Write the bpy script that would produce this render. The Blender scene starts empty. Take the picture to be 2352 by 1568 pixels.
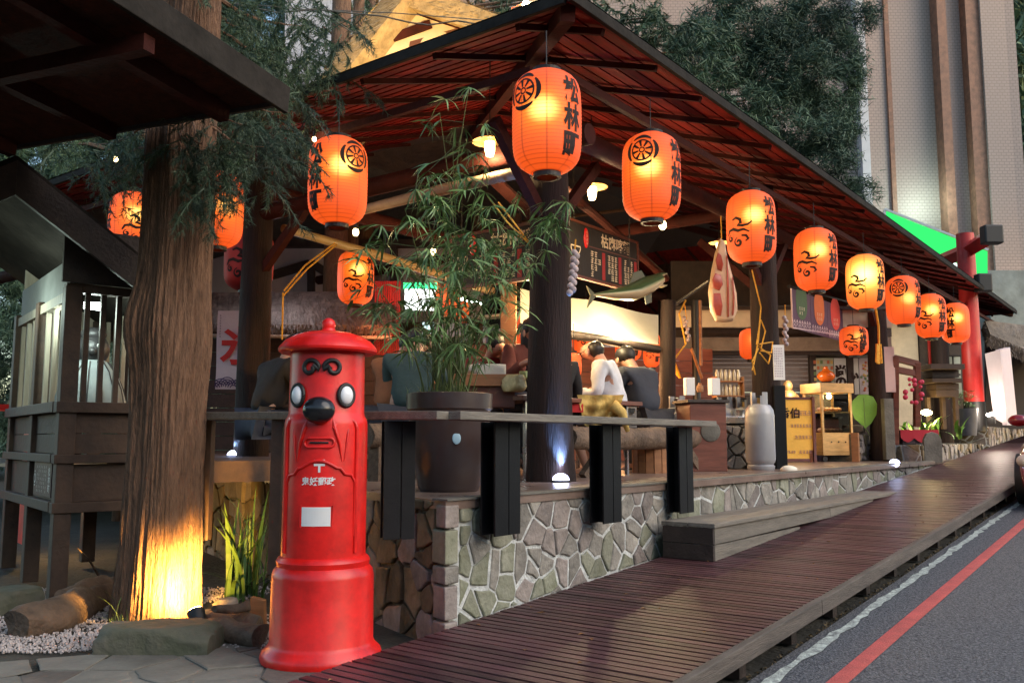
import bpy, bmesh, math, random
import numpy as np
from mathutils import Vector, Matrix, Euler, noise
from math import radians as R, pi, sin, cos, sqrt

random.seed(7); np.random.seed(7)
scene = bpy.context.scene
COL = scene.collection

# ---------------------------------------------------------------- camera
F_, CX, CY, CAMZ = 2047.0, 1176.0, 784.0, 0.33
HEAD, PITCH = R(37.355), R(6.30)
_fw = Vector((cos(HEAD), sin(HEAD), 0)); RT = Vector((sin(HEAD), -cos(HEAD), 0))
FW = _fw * cos(PITCH) + Vector((0, 0, sin(PITCH)))
UPV = -_fw * sin(PITCH) + Vector((0, 0, cos(PITCH)))
cd = bpy.data.cameras.new("camera"); cam = bpy.data.objects.new("camera", cd); COL.objects.link(cam)
cam.location = (0, 0, CAMZ); cam.rotation_euler = (pi / 2 + PITCH, 0, HEAD - pi / 2)
cd.sensor_width = 36; cd.lens = 36 * F_ / 2352; cd.clip_start = 0.05; cd.clip_end = 2000
scene.camera = cam

# ---------------------------------------------------------------- world, sun, exposure
SUN_EL, SUN_AZ = R(8.5), R(172)
w = bpy.data.worlds.new("World"); scene.world = w; w.use_nodes = True
nt = w.node_tree; bg = nt.nodes["Background"]
sky = nt.nodes.new("ShaderNodeTexSky"); sky.sky_type = 'NISHITA'; sky.sun_disc = False
sky.sun_elevation = SUN_EL; sky.sun_rotation = SUN_AZ; sky.air_density = 1.0; sky.dust_density = 1.5; sky.ozone_density = 1.6
nt.links.new(sky.outputs[0], bg.inputs[0]); bg.inputs[1].default_value = 0.15
sl = bpy.data.lights.new("sun", 'SUN'); sl.energy = 0.62; sl.angle = R(50); sl.color = (1, .88, .80)
so = bpy.data.objects.new("sun", sl); COL.objects.link(so)
sd = Vector((sin(SUN_AZ) * cos(R(42)), cos(SUN_AZ) * cos(R(42)), sin(R(42))))
so.rotation_euler = sd.to_track_quat('Z', 'Y').to_euler()
scene.view_settings.view_transform = 'Standard'; scene.view_settings.look = 'None'
scene.view_settings.gamma = 1; scene.view_settings.use_curve_mapping = False
scene.view_settings.exposure = 1.78
cy = scene.cycles
cy.use_denoising = True
try: cy.denoiser = 'OPENIMAGEDENOISE'
except Exception: pass
cy.max_bounces = 5; cy.diffuse_bounces = 3; cy.glossy_bounces = 3; cy.transmission_bounces = 4
cy.sample_clamp_indirect = 4; cy.caustics_reflective = False; cy.caustics_refractive = False

def ray(px, py):
    return FW + RT * ((px - CX) / F_) + UPV * (-(py - CY) / F_)
def P(px, py, d=None, x=None, y=None, z=None):
    """a point of the place seen in the direction (px,py), on a known plane or at a known distance"""
    r = ray(px, py)
    if d is None:
        d = x / r.x if x is not None else y / r.y if y is not None else (z - CAMZ) / r.z
    return Vector((r.x * d, r.y * d, CAMZ + r.z * d))
def rnd(a, b): return random.uniform(a, b)

# ---------------------------------------------------------------- objects
ROOT = {}
def tag(o, label=None, cat=None, group=None, kind=None):
    if label: o["label"] = label
    if cat: o["category"] = cat
    if group: o["group"] = group
    if kind: o["kind"] = kind
    return o
def thing(name, label, cat, loc, group=None, rz=0.0, tilt=None):
    o = bpy.data.objects.new(name, None); COL.objects.link(o); o.empty_display_size = .1
    e = Euler((0, 0, rz)) if tilt is None else Euler(tilt)
    o.location = Vector(loc); o.rotation_euler = e
    ROOT[o.name] = (Matrix.Translation(Vector(loc)) @ e.to_matrix().to_4x4())
    return tag(o, label, cat, group)
def top(o):
    while o.parent: o = o.parent
    return o
class MB:
    def __init__(s): s.v = []; s.f = []
    def add(s, vs, fs, M=None):
        b = len(s.v)
        s.v += [tuple(M @ Vector(p)) for p in vs] if M is not None else [tuple(p) for p in vs]
        s.f += [tuple(i + b for i in f) for f in fs]; return s
    def box(s, c, sz, rz=0.0, M=None):
        x, y, z = sz[0] / 2, sz[1] / 2, sz[2] / 2
        vs = [(-x, -y, -z), (x, -y, -z), (x, y, -z), (-x, y, -z), (-x, -y, z), (x, -y, z), (x, y, z), (-x, y, z)]
        m = Matrix.Translation(Vector(c)) @ (M if M is not None else Matrix.Rotation(rz, 4, 'Z'))
        return s.add(vs, [(0, 3, 2, 1), (4, 5, 6, 7), (0, 1, 5, 4), (1, 2, 6, 5), (2, 3, 7, 6), (3, 0, 4, 7)], m)
    def bb(s, x0, y0, z0, x1, y1, z1): return s.box(((x0 + x1) / 2, (y0 + y1) / 2, (z0 + z1) / 2), (abs(x1 - x0), abs(y1 - y0), abs(z1 - z0)))
    def beam(s, a, b, w_, h, up=(0, 0, 1)):
        a, b = Vector(a), Vector(b); d = (b - a); L = d.length; d.normalize()
        u = Vector(up); r = d.cross(u)
        if r.length < 1e-4: r = d.cross(Vector((1, 0, 0)))
        r.normalize(); u = r.cross(d)
        M = Matrix((( d.x, r.x, u.x, 0), (d.y, r.y, u.y, 0), (d.z, r.z, u.z, 0), (0, 0, 0, 1)))
        return s.box((a + b) / 2, (L, w_, h), M=M)
    def tube(s, pts, rad, n=8, cap=True, squash=1.0):
        pts = [Vector(p) for p in pts]; k = len(pts)
        if not isinstance(rad, (list, tuple)): rad = [rad] * k
        b = len(s.v); prev = None
        for i, p in enumerate(pts):
            d = (pts[min(i + 1, k - 1)] - pts[max(i - 1, 0)]).normalized()
            if prev is None:
                r = d.cross(Vector((0, 0, 1)))
                if r.length < .05: r = d.cross(Vector((0, 1, 0)))
            else: r = prev - d * prev.dot(d)
            r.normalize(); prev = r; u = d.cross(r)
            for j in range(n):
                t = 2 * pi * j / n; s.v.append(tuple(p + r * (rad[i] * cos(t)) + u * (rad[i] * squash * sin(t))))
        for i in range(k - 1):
            for j in range(n):
                a0 = b + i * n + j; a1 = b + i * n + (j + 1) % n
                s.f.append((a0, a1, a1 + n, a0 + n))
        if cap:
            s.f.append(tuple(b + j for j in range(n))[::-1]); s.f.append(tuple(b + (k - 1) * n + j for j in range(n)))
        return s
    def lathe(s, prof, n=32, c=(0, 0, 0), fn=None, close=True):
        b = len(s.v); c = Vector(c)
        for i, (r, z) in enumerate(prof):
            for j in range(n):
                t = 2 * pi * j / n; rr = r * (fn(t, z) if fn else 1)
                s.v.append((c.x + rr * cos(t), c.y + rr * sin(t), c.z + z))
        for i in range(len(prof) - 1):
            for j in range(n):
                a0 = b + i * n + j; a1 = b + i * n + (j + 1) % n
                s.f.append((a0, a1, a1 + n, a0 + n))
        if close:
            s.f.append(tuple(b + j for j in range(n))[::-1]); s.f.append(tuple(b + (len(prof) - 1) * n + j for j in range(n)))
        return s
    def ball(s, c, r, n=14, m=9, M=None):
        if not isinstance(r, (tuple, list)): r = (r, r, r)
        b = len(s.v); T = Matrix.Translation(Vector(c)) @ (M if M is not None else Matrix.Identity(4))
        for i in range(m + 1):
            ph = pi * i / m
            for j in range(n):
                t = 2 * pi * j / n
                s.v.append(tuple(T @ Vector((r[0] * max(sin(ph), 1e-3) * cos(t), r[1] * max(sin(ph), 1e-3) * sin(t), r[2] * cos(ph)))))
        for i in range(m):
            for j in range(n):
                a0 = b + i * n + j; a1 = b + i * n + (j + 1) % n
                s.f.append((a0, a0 + n, a1 + n, a1))
        return s
    def prism(s, poly, o, ux, uy, dep, inset=0.0, chz=0.0):
        """extrude a 2D polygon in the frame o,ux,uy by dep along ux x uy; optional chamfered front"""
        o, ux, uy = Vector(o), Vector(ux), Vector(uy); n = ux.cross(uy).normalized(); b = len(s.v); k = len(poly)
        cx_ = sum(p[0] for p in poly) / k; cy_ = sum(p[1] for p in poly) / k
        rings = [(0, 0.0), (dep - chz, 0.0)] + ([(dep, inset)] if inset else [])
        for (h, ins) in rings:
            for (x, y) in poly:
                L = math.hypot(x - cx_, y - cy_) or 1; f = max(0, 1 - ins / L)
                s.v.append(tuple(o + ux * (cx_ + (x - cx_) * f) + uy * (cy_ + (y - cy_) * f) + n * h))
        for q in range(len(rings) - 1):
            for j in range(k):
                a0 = b + q * k + j; a1 = b + q * k + (j + 1) % k
                s.f.append((a0, a1, a1 + k, a0 + k))
        s.f.append(tuple(b + j for j in range(k))[::-1]); s.f.append(tuple(b + (len(rings) - 1) * k + j for j in range(k)))
        return s
    def mesh(s, name="m"):
        me = bpy.data.meshes.new(name); me.from_pydata(s.v, [], s.f); me.validate(); return me

def finish(me, m, smooth):
    if m is not None:
        for q in (m if isinstance(m, (list, tuple)) else [m]): me.materials.append(q)
    if smooth:
        me.polygons.foreach_set("use_smooth", [True] * len(me.polygons))
        if smooth is not True: me.set_sharp_from_angle(angle=R(smooth))
    me.update()
def part(name, mb, m, parent=None, smooth=False, bev=0, world=True, label=None):
    me = mb.mesh(name) if isinstance(mb, MB) else mb
    finish(me, m, smooth)
    o = bpy.data.objects.new(name, me); COL.objects.link(o)
    if parent is not None:
        o.parent = parent
        t = top(parent)
        if world and t.name in ROOT: me.transform(ROOT[t.name].inverted())
    if bev:
        b = o.modifiers.new("bevel", 'BEVEL'); b.width = bev; b.segments = 2; b.limit_method = 'ANGLE'; b.angle_limit = R(40)
    if label: o["label"] = label
    return o
def solo(name, mb, m, label, cat, group=None, smooth=False, bev=0, loc=None):
    """a thing that is one mesh; its origin sits at loc or at the base of the mesh"""
    me = mb.mesh(name) if isinstance(mb, MB) else mb
    finish(me, m, smooth)
    if loc is None:
        vs = [v.co for v in me.vertices]; n = len(vs)
        loc = Vector((sum(v.x for v in vs) / n, sum(v.y for v in vs) / n, min(v.z for v in vs)))
    me.transform(Matrix.Translation(-Vector(loc)))
    o = bpy.data.objects.new(name, me); COL.objects.link(o); o.location = loc
    ROOT[o.name] = Matrix.Translation(Vector(loc))
    if bev:
        b = o.modifiers.new("bevel", 'BEVEL'); b.width = bev; b.segments = 2; b.limit_method = 'ANGLE'; b.angle_limit = R(40)
    return tag(o, label, cat, group)
def struct(name, mb, m, parent=None, smooth=False, kind="structure"):
    o = part(name, mb, m, parent, smooth)
    if parent is None or kind == "stuff": o["kind"] = kind
    return o
def inst(name, me, parent, M):
    """a piece sharing the mesh me, placed by the world matrix M"""
    o = bpy.data.objects.new(name, me); COL.objects.link(o)
    if parent is not None:
        o.parent = parent; t = top(parent)
        if t.name in ROOT: M = ROOT[t.name].inverted() @ M
    o.matrix_basis = M
    return o
def copy_tree(src, loc, rz, label, group=None):
    r = src.copy(); COL.objects.link(r); r.location = loc; r.rotation_euler = (0, 0, rz); r["label"] = label
    if group: r["group"] = group
    ROOT[r.name] = Matrix.Translation(Vector(loc)) @ Matrix.Rotation(rz, 4, 'Z')
    def rec(a, b):
        for ch in list(a.children):
            c = ch.copy(); COL.objects.link(c); c.parent = b; rec(ch, c)
    rec(src, r)
    return r
def light(kind, loc, energy, col, size=.05, to=None, spot=None, blend=.5, name="lamp_or_fill_light"):
    l = bpy.data.lights.new(name, kind); l.energy = energy; l.color = col
    if kind == 'AREA': l.size = size
    else: l.shadow_soft_size = size
    if spot: l.spot_size = R(spot); l.spot_blend = blend
    o = bpy.data.objects.new(name, l); COL.objects.link(o); o.location = loc
    if to is not None: o.rotation_euler = (Vector(loc) - Vector(to)).to_track_quat('Z', 'Y').to_euler()
    return o

# ---------------------------------------------------------------- materials
def mat(name, col, rough=.6, metal=0.0, var=.25, scale=5.0, st=(1, 1, 1), bump=.15, bsc=None, rnd_=.12, emit=None, es=1.0, coat=0, col2=None, spec=.5, trans=0, sub=None, alpha=None):
    m = bpy.data.materials.new(name); m.use_nodes = True; nt = m.node_tree; N = nt.nodes; L = nt.links
    b = N["Principled BSDF"]; b.inputs["Roughness"].default_value = rough; b.inputs["Metallic"].default_value = metal
    b.inputs["Specular IOR Level"].default_value = spec
    if coat: b.inputs["Coat Weight"].default_value = coat; b.inputs["Coat Roughness"].default_value = .08
    if trans: b.inputs["Transmission Weight"].default_value = trans
    tc = N.new("ShaderNodeTexCoord"); mp = N.new("ShaderNodeMapping"); mp.inputs["Scale"].default_value = st
    L.new(tc.outputs["Object"], mp.inputs[0])
    oi = N.new("ShaderNodeObjectInfo")
    ofs = N.new("ShaderNodeVectorMath"); ofs.operation = 'ADD'
    mul = N.new("ShaderNodeMath"); mul.operation = 'MULTIPLY'; mul.inputs[1].default_value = 37.0
    L.new(oi.outputs["Random"], mul.inputs[0]); L.new(mp.outputs[0], ofs.inputs[0]); L.new(mul.outputs[0], ofs.inputs[1])
    n1 = N.new("ShaderNodeTexNoise"); n1.inputs["Scale"].default_value = scale; n1.inputs["Detail"].default_value = 6; n1.inputs["Roughness"].default_value = .65
    L.new(ofs.outputs[0], n1.inputs["Vector"])
    c2 = col2 or tuple(max(0, c * (1 - var)) for c in col); c1 = tuple(min(1, c * (1 + var * .6)) for c in col)
    cr = N.new("ShaderNodeValToRGB"); cr.color_ramp.elements[0].position = .32; cr.color_ramp.elements[1].position = .68
    cr.color_ramp.elements[0].color = (*c2, 1); cr.color_ramp.elements[1].color = (*c1, 1)
    L.new(n1.outputs["Fac"], cr.inputs[0])
    hs = N.new("ShaderNodeHueSaturation"); mr = N.new("ShaderNodeMapRange")
    mr.inputs[3].default_value = 1 - rnd_; mr.inputs[4].default_value = 1 + rnd_
    L.new(oi.outputs["Random"], mr.inputs[0]); L.new(mr.outputs[0], hs.inputs["Value"]); L.new(cr.outputs[0], hs.inputs["Color"])
    L.new(hs.outputs[0], b.inputs["Base Color"])
    if bump:
        n2 = N.new("ShaderNodeTexNoise"); n2.inputs["Scale"].default_value = bsc or scale * 5; n2.inputs["Detail"].default_value = 5
        L.new(ofs.outputs[0], n2.inputs["Vector"])
        bp = N.new("ShaderNodeBump"); bp.inputs["Strength"].default_value = bump; bp.inputs["Distance"].default_value = .02
        L.new(n2.outputs["Fac"], bp.inputs["Height"]); L.new(bp.outputs[0], b.inputs["Normal"])
        rr = N.new("ShaderNodeMapRange"); rr.inputs[3].default_value = max(.03, rough - .12); rr.inputs[4].default_value = min(1, rough + .12)
        L.new(n1.outputs["Fac"], rr.inputs[0]); L.new(rr.outputs[0], b.inputs["Roughness"])
    if emit: b.inputs["Emission Color"].default_value = (*emit, 1); b.inputs["Emission Strength"].default_value = es
    m["hs"] = 1
    return m
def emat(name, col, s):
    m = bpy.data.materials.new(name); m.use_nodes = True; nt = m.node_tree; nt.nodes.clear()
    e = nt.nodes.new("ShaderNodeEmission"); e.inputs[0].default_value = (*col, 1); e.inputs[1].default_value = s
    o = nt.nodes.new("ShaderNodeOutputMaterial"); nt.links.new(e.outputs[0], o.inputs[0]); return m
def flat(name, col, rough=.6): return mat(name, col, rough, var=.08, bump=0, rnd_=0)

M_ = {}
M_['dark_wood'] = mat("dark_wood", (.040, .026, .020), .6, st=(1, 1, 1), scale=9, var=.45, bump=.3)
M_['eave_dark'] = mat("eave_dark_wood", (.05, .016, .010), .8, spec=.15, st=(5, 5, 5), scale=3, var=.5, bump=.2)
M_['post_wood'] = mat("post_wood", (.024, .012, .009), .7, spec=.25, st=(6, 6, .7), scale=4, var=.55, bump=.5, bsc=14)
M_['roof_wood'] = mat("roof_wood", (.15, .009, .006), .75, spec=.12, st=(1, 5, 5), scale=3, var=.6, bump=.3, rnd_=.35)
M_['rafter_wood'] = mat("rafter_wood", (.045, .010, .007), .8, spec=.15, scale=6, var=.4, bump=.3)
M_['fascia'] = mat("fascia_paint", (.030, .026, .022), .9, spec=.1, scale=5, var=.4, bump=.3)
M_['edge_wood'] = mat('deck_edge_wood', (.10, .082, .066), .75, st=(1, 8, 8), scale=3, var=.45, bump=.35)
M_['grey_wood'] = mat("weathered_wood", (.19, .165, .13), .7, st=(1, 8, 8), scale=3, var=.35, bump=.35)
M_['deck'] = mat("deck_wood", (.080, .031, .033), .44, st=(8, 1, 8), scale=3, var=.5, bump=.35, rnd_=.4, spec=.6)
M_['steel'] = mat("black_steel", (.007, .007, .008), .5, spec=.25, scale=12, var=.3, bump=.06)
M_['mortar'] = mat("mortar", (.58, .59, .56), .9, scale=14, var=.35, bump=.6, bsc=60)
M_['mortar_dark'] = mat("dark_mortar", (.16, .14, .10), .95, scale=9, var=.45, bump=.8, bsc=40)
M_['stone'] = mat("wall_stone", (.275, .25, .21), .75, scale=7, var=.45, bump=.7, bsc=26, rnd_=.3)
M_['stone_moss'] = mat("mossy_stone", (.225, .22, .165), .8, scale=5, var=.45, bump=.7, bsc=26, rnd_=.25, col2=(.15, .155, .095))
M_['stone_red'] = mat("reddish_stone", (.26, .218, .19), .75, scale=7, var=.4, bump=.7, bsc=26, rnd_=.25)
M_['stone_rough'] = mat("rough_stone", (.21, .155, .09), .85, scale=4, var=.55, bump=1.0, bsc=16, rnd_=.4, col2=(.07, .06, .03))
M_['floor'] = mat("platform_floor", (.20, .14, .11), .30, scale=2.5, var=.35, bump=.12, spec=.6)
M_['asphalt'] = mat("asphalt", (.145, .142, .145), .85, scale=55, var=.95, bump=1.0, bsc=80, col2=(.035, .036, .042))
M_['red_line'] = mat("red_road_paint", (.52, .10, .085), .6, scale=8, var=.25, bump=.5, bsc=110)
M_['soil'] = mat("soil", (.05, .045, .033), .95, scale=5, var=.5, bump=1, bsc=30)
M_['concrete'] = mat("old_concrete", (.16, .15, .125), .85, scale=3, var=.4, bump=.4, bsc=30)
M_['red'] = mat("red_enamel", (.74, .010, .006), .38, scale=5, var=.35, bump=.12, bsc=9, coat=.1, rnd_=0)
M_['black_gloss'] = flat("black_gloss", (.012, .012, .014), .2)
M_['black'] = flat("black_paint", (.012, .011, .01), .5)
M_['ink'] = flat("black_ink", (.02, .006, .003), .8)
M_['white'] = flat("white_paint", (.78, .77, .74), .5)
M_['cream'] = mat("cream_plaster", (.60, .50, .36), .8, scale=4, var=.15, bump=.1)
M_['thatch'] = mat("thatch", (.42, .32, .18), .95, scale=8, var=.4, bump=.4, rnd_=.3)
M_['thatch_grey'] = mat("weathered_thatch", (.20, .17, .14), .95, scale=8, var=.45, bump=.6, rnd_=.2)
M_['leaf'] = mat("leaf_green", (.055, .115, .035), .5, scale=3, var=.5, bump=0, rnd_=.2, col2=(.03, .06, .02))
M_['bamboo_leaf'] = mat("bamboo_leaf", (.13, .23, .075), .45, scale=4, var=.5, bump=0, rnd_=.2)
M_['needle'] = mat("conifer_needles", (.055, .10, .04), .6, scale=1.1, var=.6, bump=0, rnd_=.2, col2=(.022, .045, .03))
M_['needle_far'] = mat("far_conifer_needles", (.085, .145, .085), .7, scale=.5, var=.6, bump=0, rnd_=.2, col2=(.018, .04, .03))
M_['grass'] = mat("grass_blade", (.16, .22, .05), .55, scale=6, var=.4, bump=0)
M_['stem'] = mat("green_stem", (.12, .16, .05), .5, scale=6, var=.3, bump=0)
M_['bark'] = mat("tree_bark", (.20, .108, .062), .95, st=(14, 14, 2.6), scale=3, var=.45, bump=1.0, bsc=9)
M_['rock'] = mat("rock", (.10, .092, .070), .85, scale=3, var=.5, bump=1, bsc=12, col2=(.06, .07, .035))
M_['log'] = mat("old_log", (.13, .085, .055), .8, st=(1, 1, 1), scale=6, var=.5, bump=.8)
M_['canvas'] = mat("white_canvas", (.75, .70, .58), .8, scale=3, var=.1, bump=.1)
M_['pot'] = mat("glazed_pot", (.045, .035, .036), .35, scale=3, var=.45, bump=.08, col2=(.05, .025, .018))
M_['gas'] = mat("grey_cylinder_paint", (.36, .36, .37), .4, scale=3, var=.15, bump=.05, metal=.2)
M_['orange_wood'] = mat("varnished_wood", (.33, .14, .055), .45, st=(1, 1, 6), scale=3, var=.35, bump=.1)
M_['red_wood'] = mat("cabinet_wood", (.16, .05, .03), .4, st=(1, 1, 6), scale=3, var=.35, bump=.1)
M_['rope'] = mat("yellow_rope", (.75, .36, .03), .8, scale=30, var=.3, bump=.2)
M_['skin'] = mat("skin", (.50, .27, .18), .5, scale=8, var=.12, bump=.05)
M_['hair'] = flat("black_hair", (.012, .010, .009), .5)
M_['gravel'] = mat("gravel_chip", (.55, .48, .45), .8, scale=3, var=.3, bump=.2, rnd_=.2)
M_['shrine_wood'] = mat("booth_wood", (.070, .038, .022), .65, st=(1, 1, 1), scale=6, var=.4, bump=.25)
M_['pale_wood'] = mat("pale_wood", (.38, .33, .25), .65, st=(5, 5, .7), scale=3, var=.3, bump=.2)
M_['torii'] = mat("vermilion_paint", (.50, .025, .02), .45, scale=3, var=.25, bump=.1)
M_['tarp'] = mat("dark_fabric", (.02, .02, .024), .8, scale=5, var=.3, bump=.2)
M_['steel_bright'] = mat("stainless", (.55, .55, .55), .25, metal=.9, scale=8, var=.1, bump=.03)
M_['warm_bulb'] = emat("warm_bulb", (1, .70, .30), 7)
M_['cool_dome'] = emat("cool_dome_light", (.62, .66, 1), 4)
M_['white_bulb'] = emat("white_tube", (.85, 1, .92), 14)
_r = M_['red'].node_tree; _n = _r.nodes; _b = _n["Principled BSDF"]; _src = _b.inputs["Base Color"].links[0].from_socket
_t = _n.new("ShaderNodeTexCoord"); _z = _n.new("ShaderNodeTexNoise"); _z.inputs["Scale"].default_value = 6; _z.inputs["Detail"].default_value = 9; _z.inputs["Roughness"].default_value = .75
_c = _n.new("ShaderNodeValToRGB"); _c.color_ramp.elements[0].position = .60; _c.color_ramp.elements[1].position = .72; _c.color_ramp.elements[1].color = (.55, .55, .55, 1)
_m = _n.new("ShaderNodeMix"); _m.data_type = 'RGBA'; _m.inputs[7].default_value = (.16, .012, .010, 1)
_r.links.new(_t.outputs["Object"], _z.inputs["Vector"]); _r.links.new(_z.outputs["Fac"], _c.inputs[0]); _r.links.new(_c.outputs[0], _m.inputs[0]); _r.links.new(_src, _m.inputs[6]); _r.links.new(_m.outputs[2], _b.inputs["Base Color"])
# ---------------------------------------------------------------- text and brush marks (flat print and painted signs)
def text2d(s, size, bold=0.0, spacing=1.0):
    c = bpy.data.curves.new("t", 'FONT'); c.body = s; c.size = size; c.align_x = 'CENTER'; c.align_y = 'CENTER'; c.offset = bold; c.space_line = spacing
    c.resolution_u = 3
    o = bpy.data.objects.new("t", c); COL.objects.link(o)
    bpy.context.view_layer.update()
    dg = bpy.context.evaluated_depsgraph_get()
    me = bpy.data.meshes.new_from_object(o.evaluated_get(dg)); bpy.data.objects.remove(o)
    vs = np.array([v.co[:2] for v in me.vertices]); fs = [tuple(p.vertices) for p in me.polygons]
    if len(vs): vs = vs - (vs.min(0) + vs.max(0)) / 2
    return [tuple(v) for v in vs], fs
def strokes2d(lines, w_):
    """list of (points, [widths]) -> flat ribbon mesh with rounded look"""
    V, Fc = [], []
    for ln in lines:
        pts, ws = (ln if isinstance(ln, tuple) else (ln, None)); k = len(pts)
        if ws is None: ws = [w_] * k
        b = len(V)
        for i, p in enumerate(pts):
            a, c = pts[max(i - 1, 0)], pts[min(i + 1, k - 1)]
            dx, dy = c[0] - a[0], c[1] - a[1]; L = math.hypot(dx, dy) or 1; nx, ny = -dy / L, dx / L
            V.append((p[0] + nx * ws[i] / 2, p[1] + ny * ws[i] / 2)); V.append((p[0] - nx * ws[i] / 2, p[1] - ny * ws[i] / 2))
        for i in range(k - 1): q = b + 2 * i; Fc.append((q, q + 1, q + 3, q + 2))
    return V, Fc
def scribble(wd, ht, rows, cols, rng=.75, seed=1):
    """small unreadable printed characters: a grid of tiny glyph-like stroke groups"""
    rs = random.Random(seed); L = []
    cw, ch = wd / cols, ht / rows; g = min(cw, ch) * rng
    for r in range(rows):
        for c in range(cols):
            if rs.random() < .06: continue
            x = -wd / 2 + cw * (c + .5); y = ht / 2 - ch * (r + .5)
            for k in range(3):
                yy = y + g * (.38 - .38 * k); L.append([(x - g * rs.uniform(.25, .5), yy), (x + g * rs.uniform(.25, .5), yy)])
            xx = x + rs.uniform(-.3, .3) * g; L.append([(xx, y - g * .5), (xx, y + g * .5)])
    return strokes2d(L, g * .16)
def arc(cx_, cy_, r, a0, a1, n=10): return [(cx_ + r * cos(R(a0 + (a1 - a0) * i / n)), cy_ + r * sin(R(a0 + (a1 - a0) * i / n))) for i in range(n + 1)]
def spiral(cx_, cy_, r0, r1, a0, a1, n=16): return [(cx_ + (r0 + (r1 - r0) * i / n) * cos(R(a0 + (a1 - a0) * i / n)), cy_ + (r0 + (r1 - r0) * i / n) * sin(R(a0 + (a1 - a0) * i / n))) for i in range(n + 1)]
def plane_map(vf, o, ux, uy, thick=0.002):
    """place flat print on a surface, as a very thin raised layer"""
    V, Fc = vf; o, ux, uy = Vector(o), Vector(ux).normalized(), Vector(uy).normalized(); n = ux.cross(uy).normalized()
    m = MB(); m.add([o + ux * x + uy * y + n * thick for x, y in V], Fc); return m
def wrap_map(vf, az, z0, prof, off, sub=1):
    """wrap flat print round a turned body with radius prof(z); az from local -Y, growing to the viewer's right"""
    V, Fc = vf
    me = bpy.data.meshes.new("w"); me.from_pydata([(x, y, 0) for x, y in V], [], Fc)
    bm = bmesh.new(); bm.from_mesh(me); bmesh.ops.triangulate(bm, faces=bm.faces)
    if sub:
        long_e = [e for e in bm.edges if e.calc_length() > .02]
        bmesh.ops.subdivide_edges(bm, edges=long_e, cuts=sub)
        bmesh.ops.triangulate(bm, faces=bm.faces)
    out = MB()
    rr = prof(z0)
    for v in bm.verts:
        x, y = v.co.x, v.co.y; z = z0 + y; r = prof(z) + off; t = -pi / 2 + az + x / rr
        out.v.append((r * cos(t), r * sin(t), z))
    bm.verts.index_update()
    out.f = [tuple(v.index for v in f.verts) for f in bm.faces]
    bm.free(); return out
# ================================================================ GROUND, DECK, ROAD
SL = .0535
def deckz(x): return -.658 + SL * (x - 3.7)
def gz(x, y):
    return -.80 if y > 3.26 else min(-.80 + 0 * x, -.80) if x < 2.2 else deckz(x) - .45
m = MB()
xs = [-40, -15, -5, 0, 1, 2.2, 3.7, 6, 10, 16, 24, 40, 80, 160, 400]; ys = [-400, -120, -40, -12, -4, 0, 1.7, 3.25, 3.27, 6, 12, 40, 120, 400]
for y in ys:
    for x in xs: m.v.append((x, y, gz(x, y)))
for j in range(len(ys) - 1):
    for i in range(len(xs) - 1):
        a0 = j * len(xs) + i; m.f.append((a0, a0 + 1, a0 + 1 + len(xs), a0 + len(xs)))
struct("ground", m, M_['soil'])
m = MB()
def strip(m, x0, x1, y0, y1, dz, n=24):
    b = len(m.v)
    for i in range(n + 1):
        x = x0 + (x1 - x0) * i / n
        m.v += [(x, y0, deckz(x) + dz), (x, y1, deckz(x) + dz)]
    for i in range(n): q = b + 2 * i; m.f.append((q, q + 2, q + 3, q + 1))
strip(m, -3, 90, -9, 1.80, -.20); road = struct("road", m, M_['asphalt'])
m = MB(); strip(m, 0, 90, 1.39, 1.48, -.196, 60); o = part("red_edge_line", m, M_['red_line'], road)
# worn white gutter line with an uneven edge
m = MB(); n = 500; b = 0
for i in range(n + 1):
    x = 1.5 + i * .1; a_ = .025 * noise.noise((x * 2.1, 3, 0)) + .05 * noise.noise((x * 9, 1, 0)); c_ = .025 * noise.noise((x * 1.7, 9, 0)) + .05 * noise.noise((x * 11, 5, 0))
    m.v += [(x, 1.68 + a_, deckz(x) - .194), (x, 1.735 + c_ * .6, deckz(x) - .194)]
for i in range(n): q = 2 * i; m.f.append((q, q + 2, q + 3, q + 1))
part("worn_white_line", m, mat("worn_line_paint", (.50, .53, .46), .8, scale=22, var=.55, bump=.5, bsc=90, col2=(.15, .15, .14)), road)
# dirt strip under the deck edge
m = MB(); strip(m, 1.5, 90, 1.76, 3.25, -.235); struct("gutter_soil", m, M_['soil'])
m = MB()
for i in range(2600):
    x = rnd(2.8, 14); y = rnd(1.70, 1.86); s = rnd(.006, .02); a_ = rnd(0, 6.28); z = deckz(x) - .225
    m.add([(x, y, z), (x + s * cos(a_), y + s * sin(a_), z + rnd(0, .015)), (x + s * cos(a_ + 1.5), y + s * sin(a_ + 1.5), z + rnd(.0, .02))], [(0, 1, 2)])
o = struct("leaf_litter", m, mat("dead_leaves", (.16, .11, .05), .8, scale=20, var=.5, rnd_=0), kind="stuff")

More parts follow.
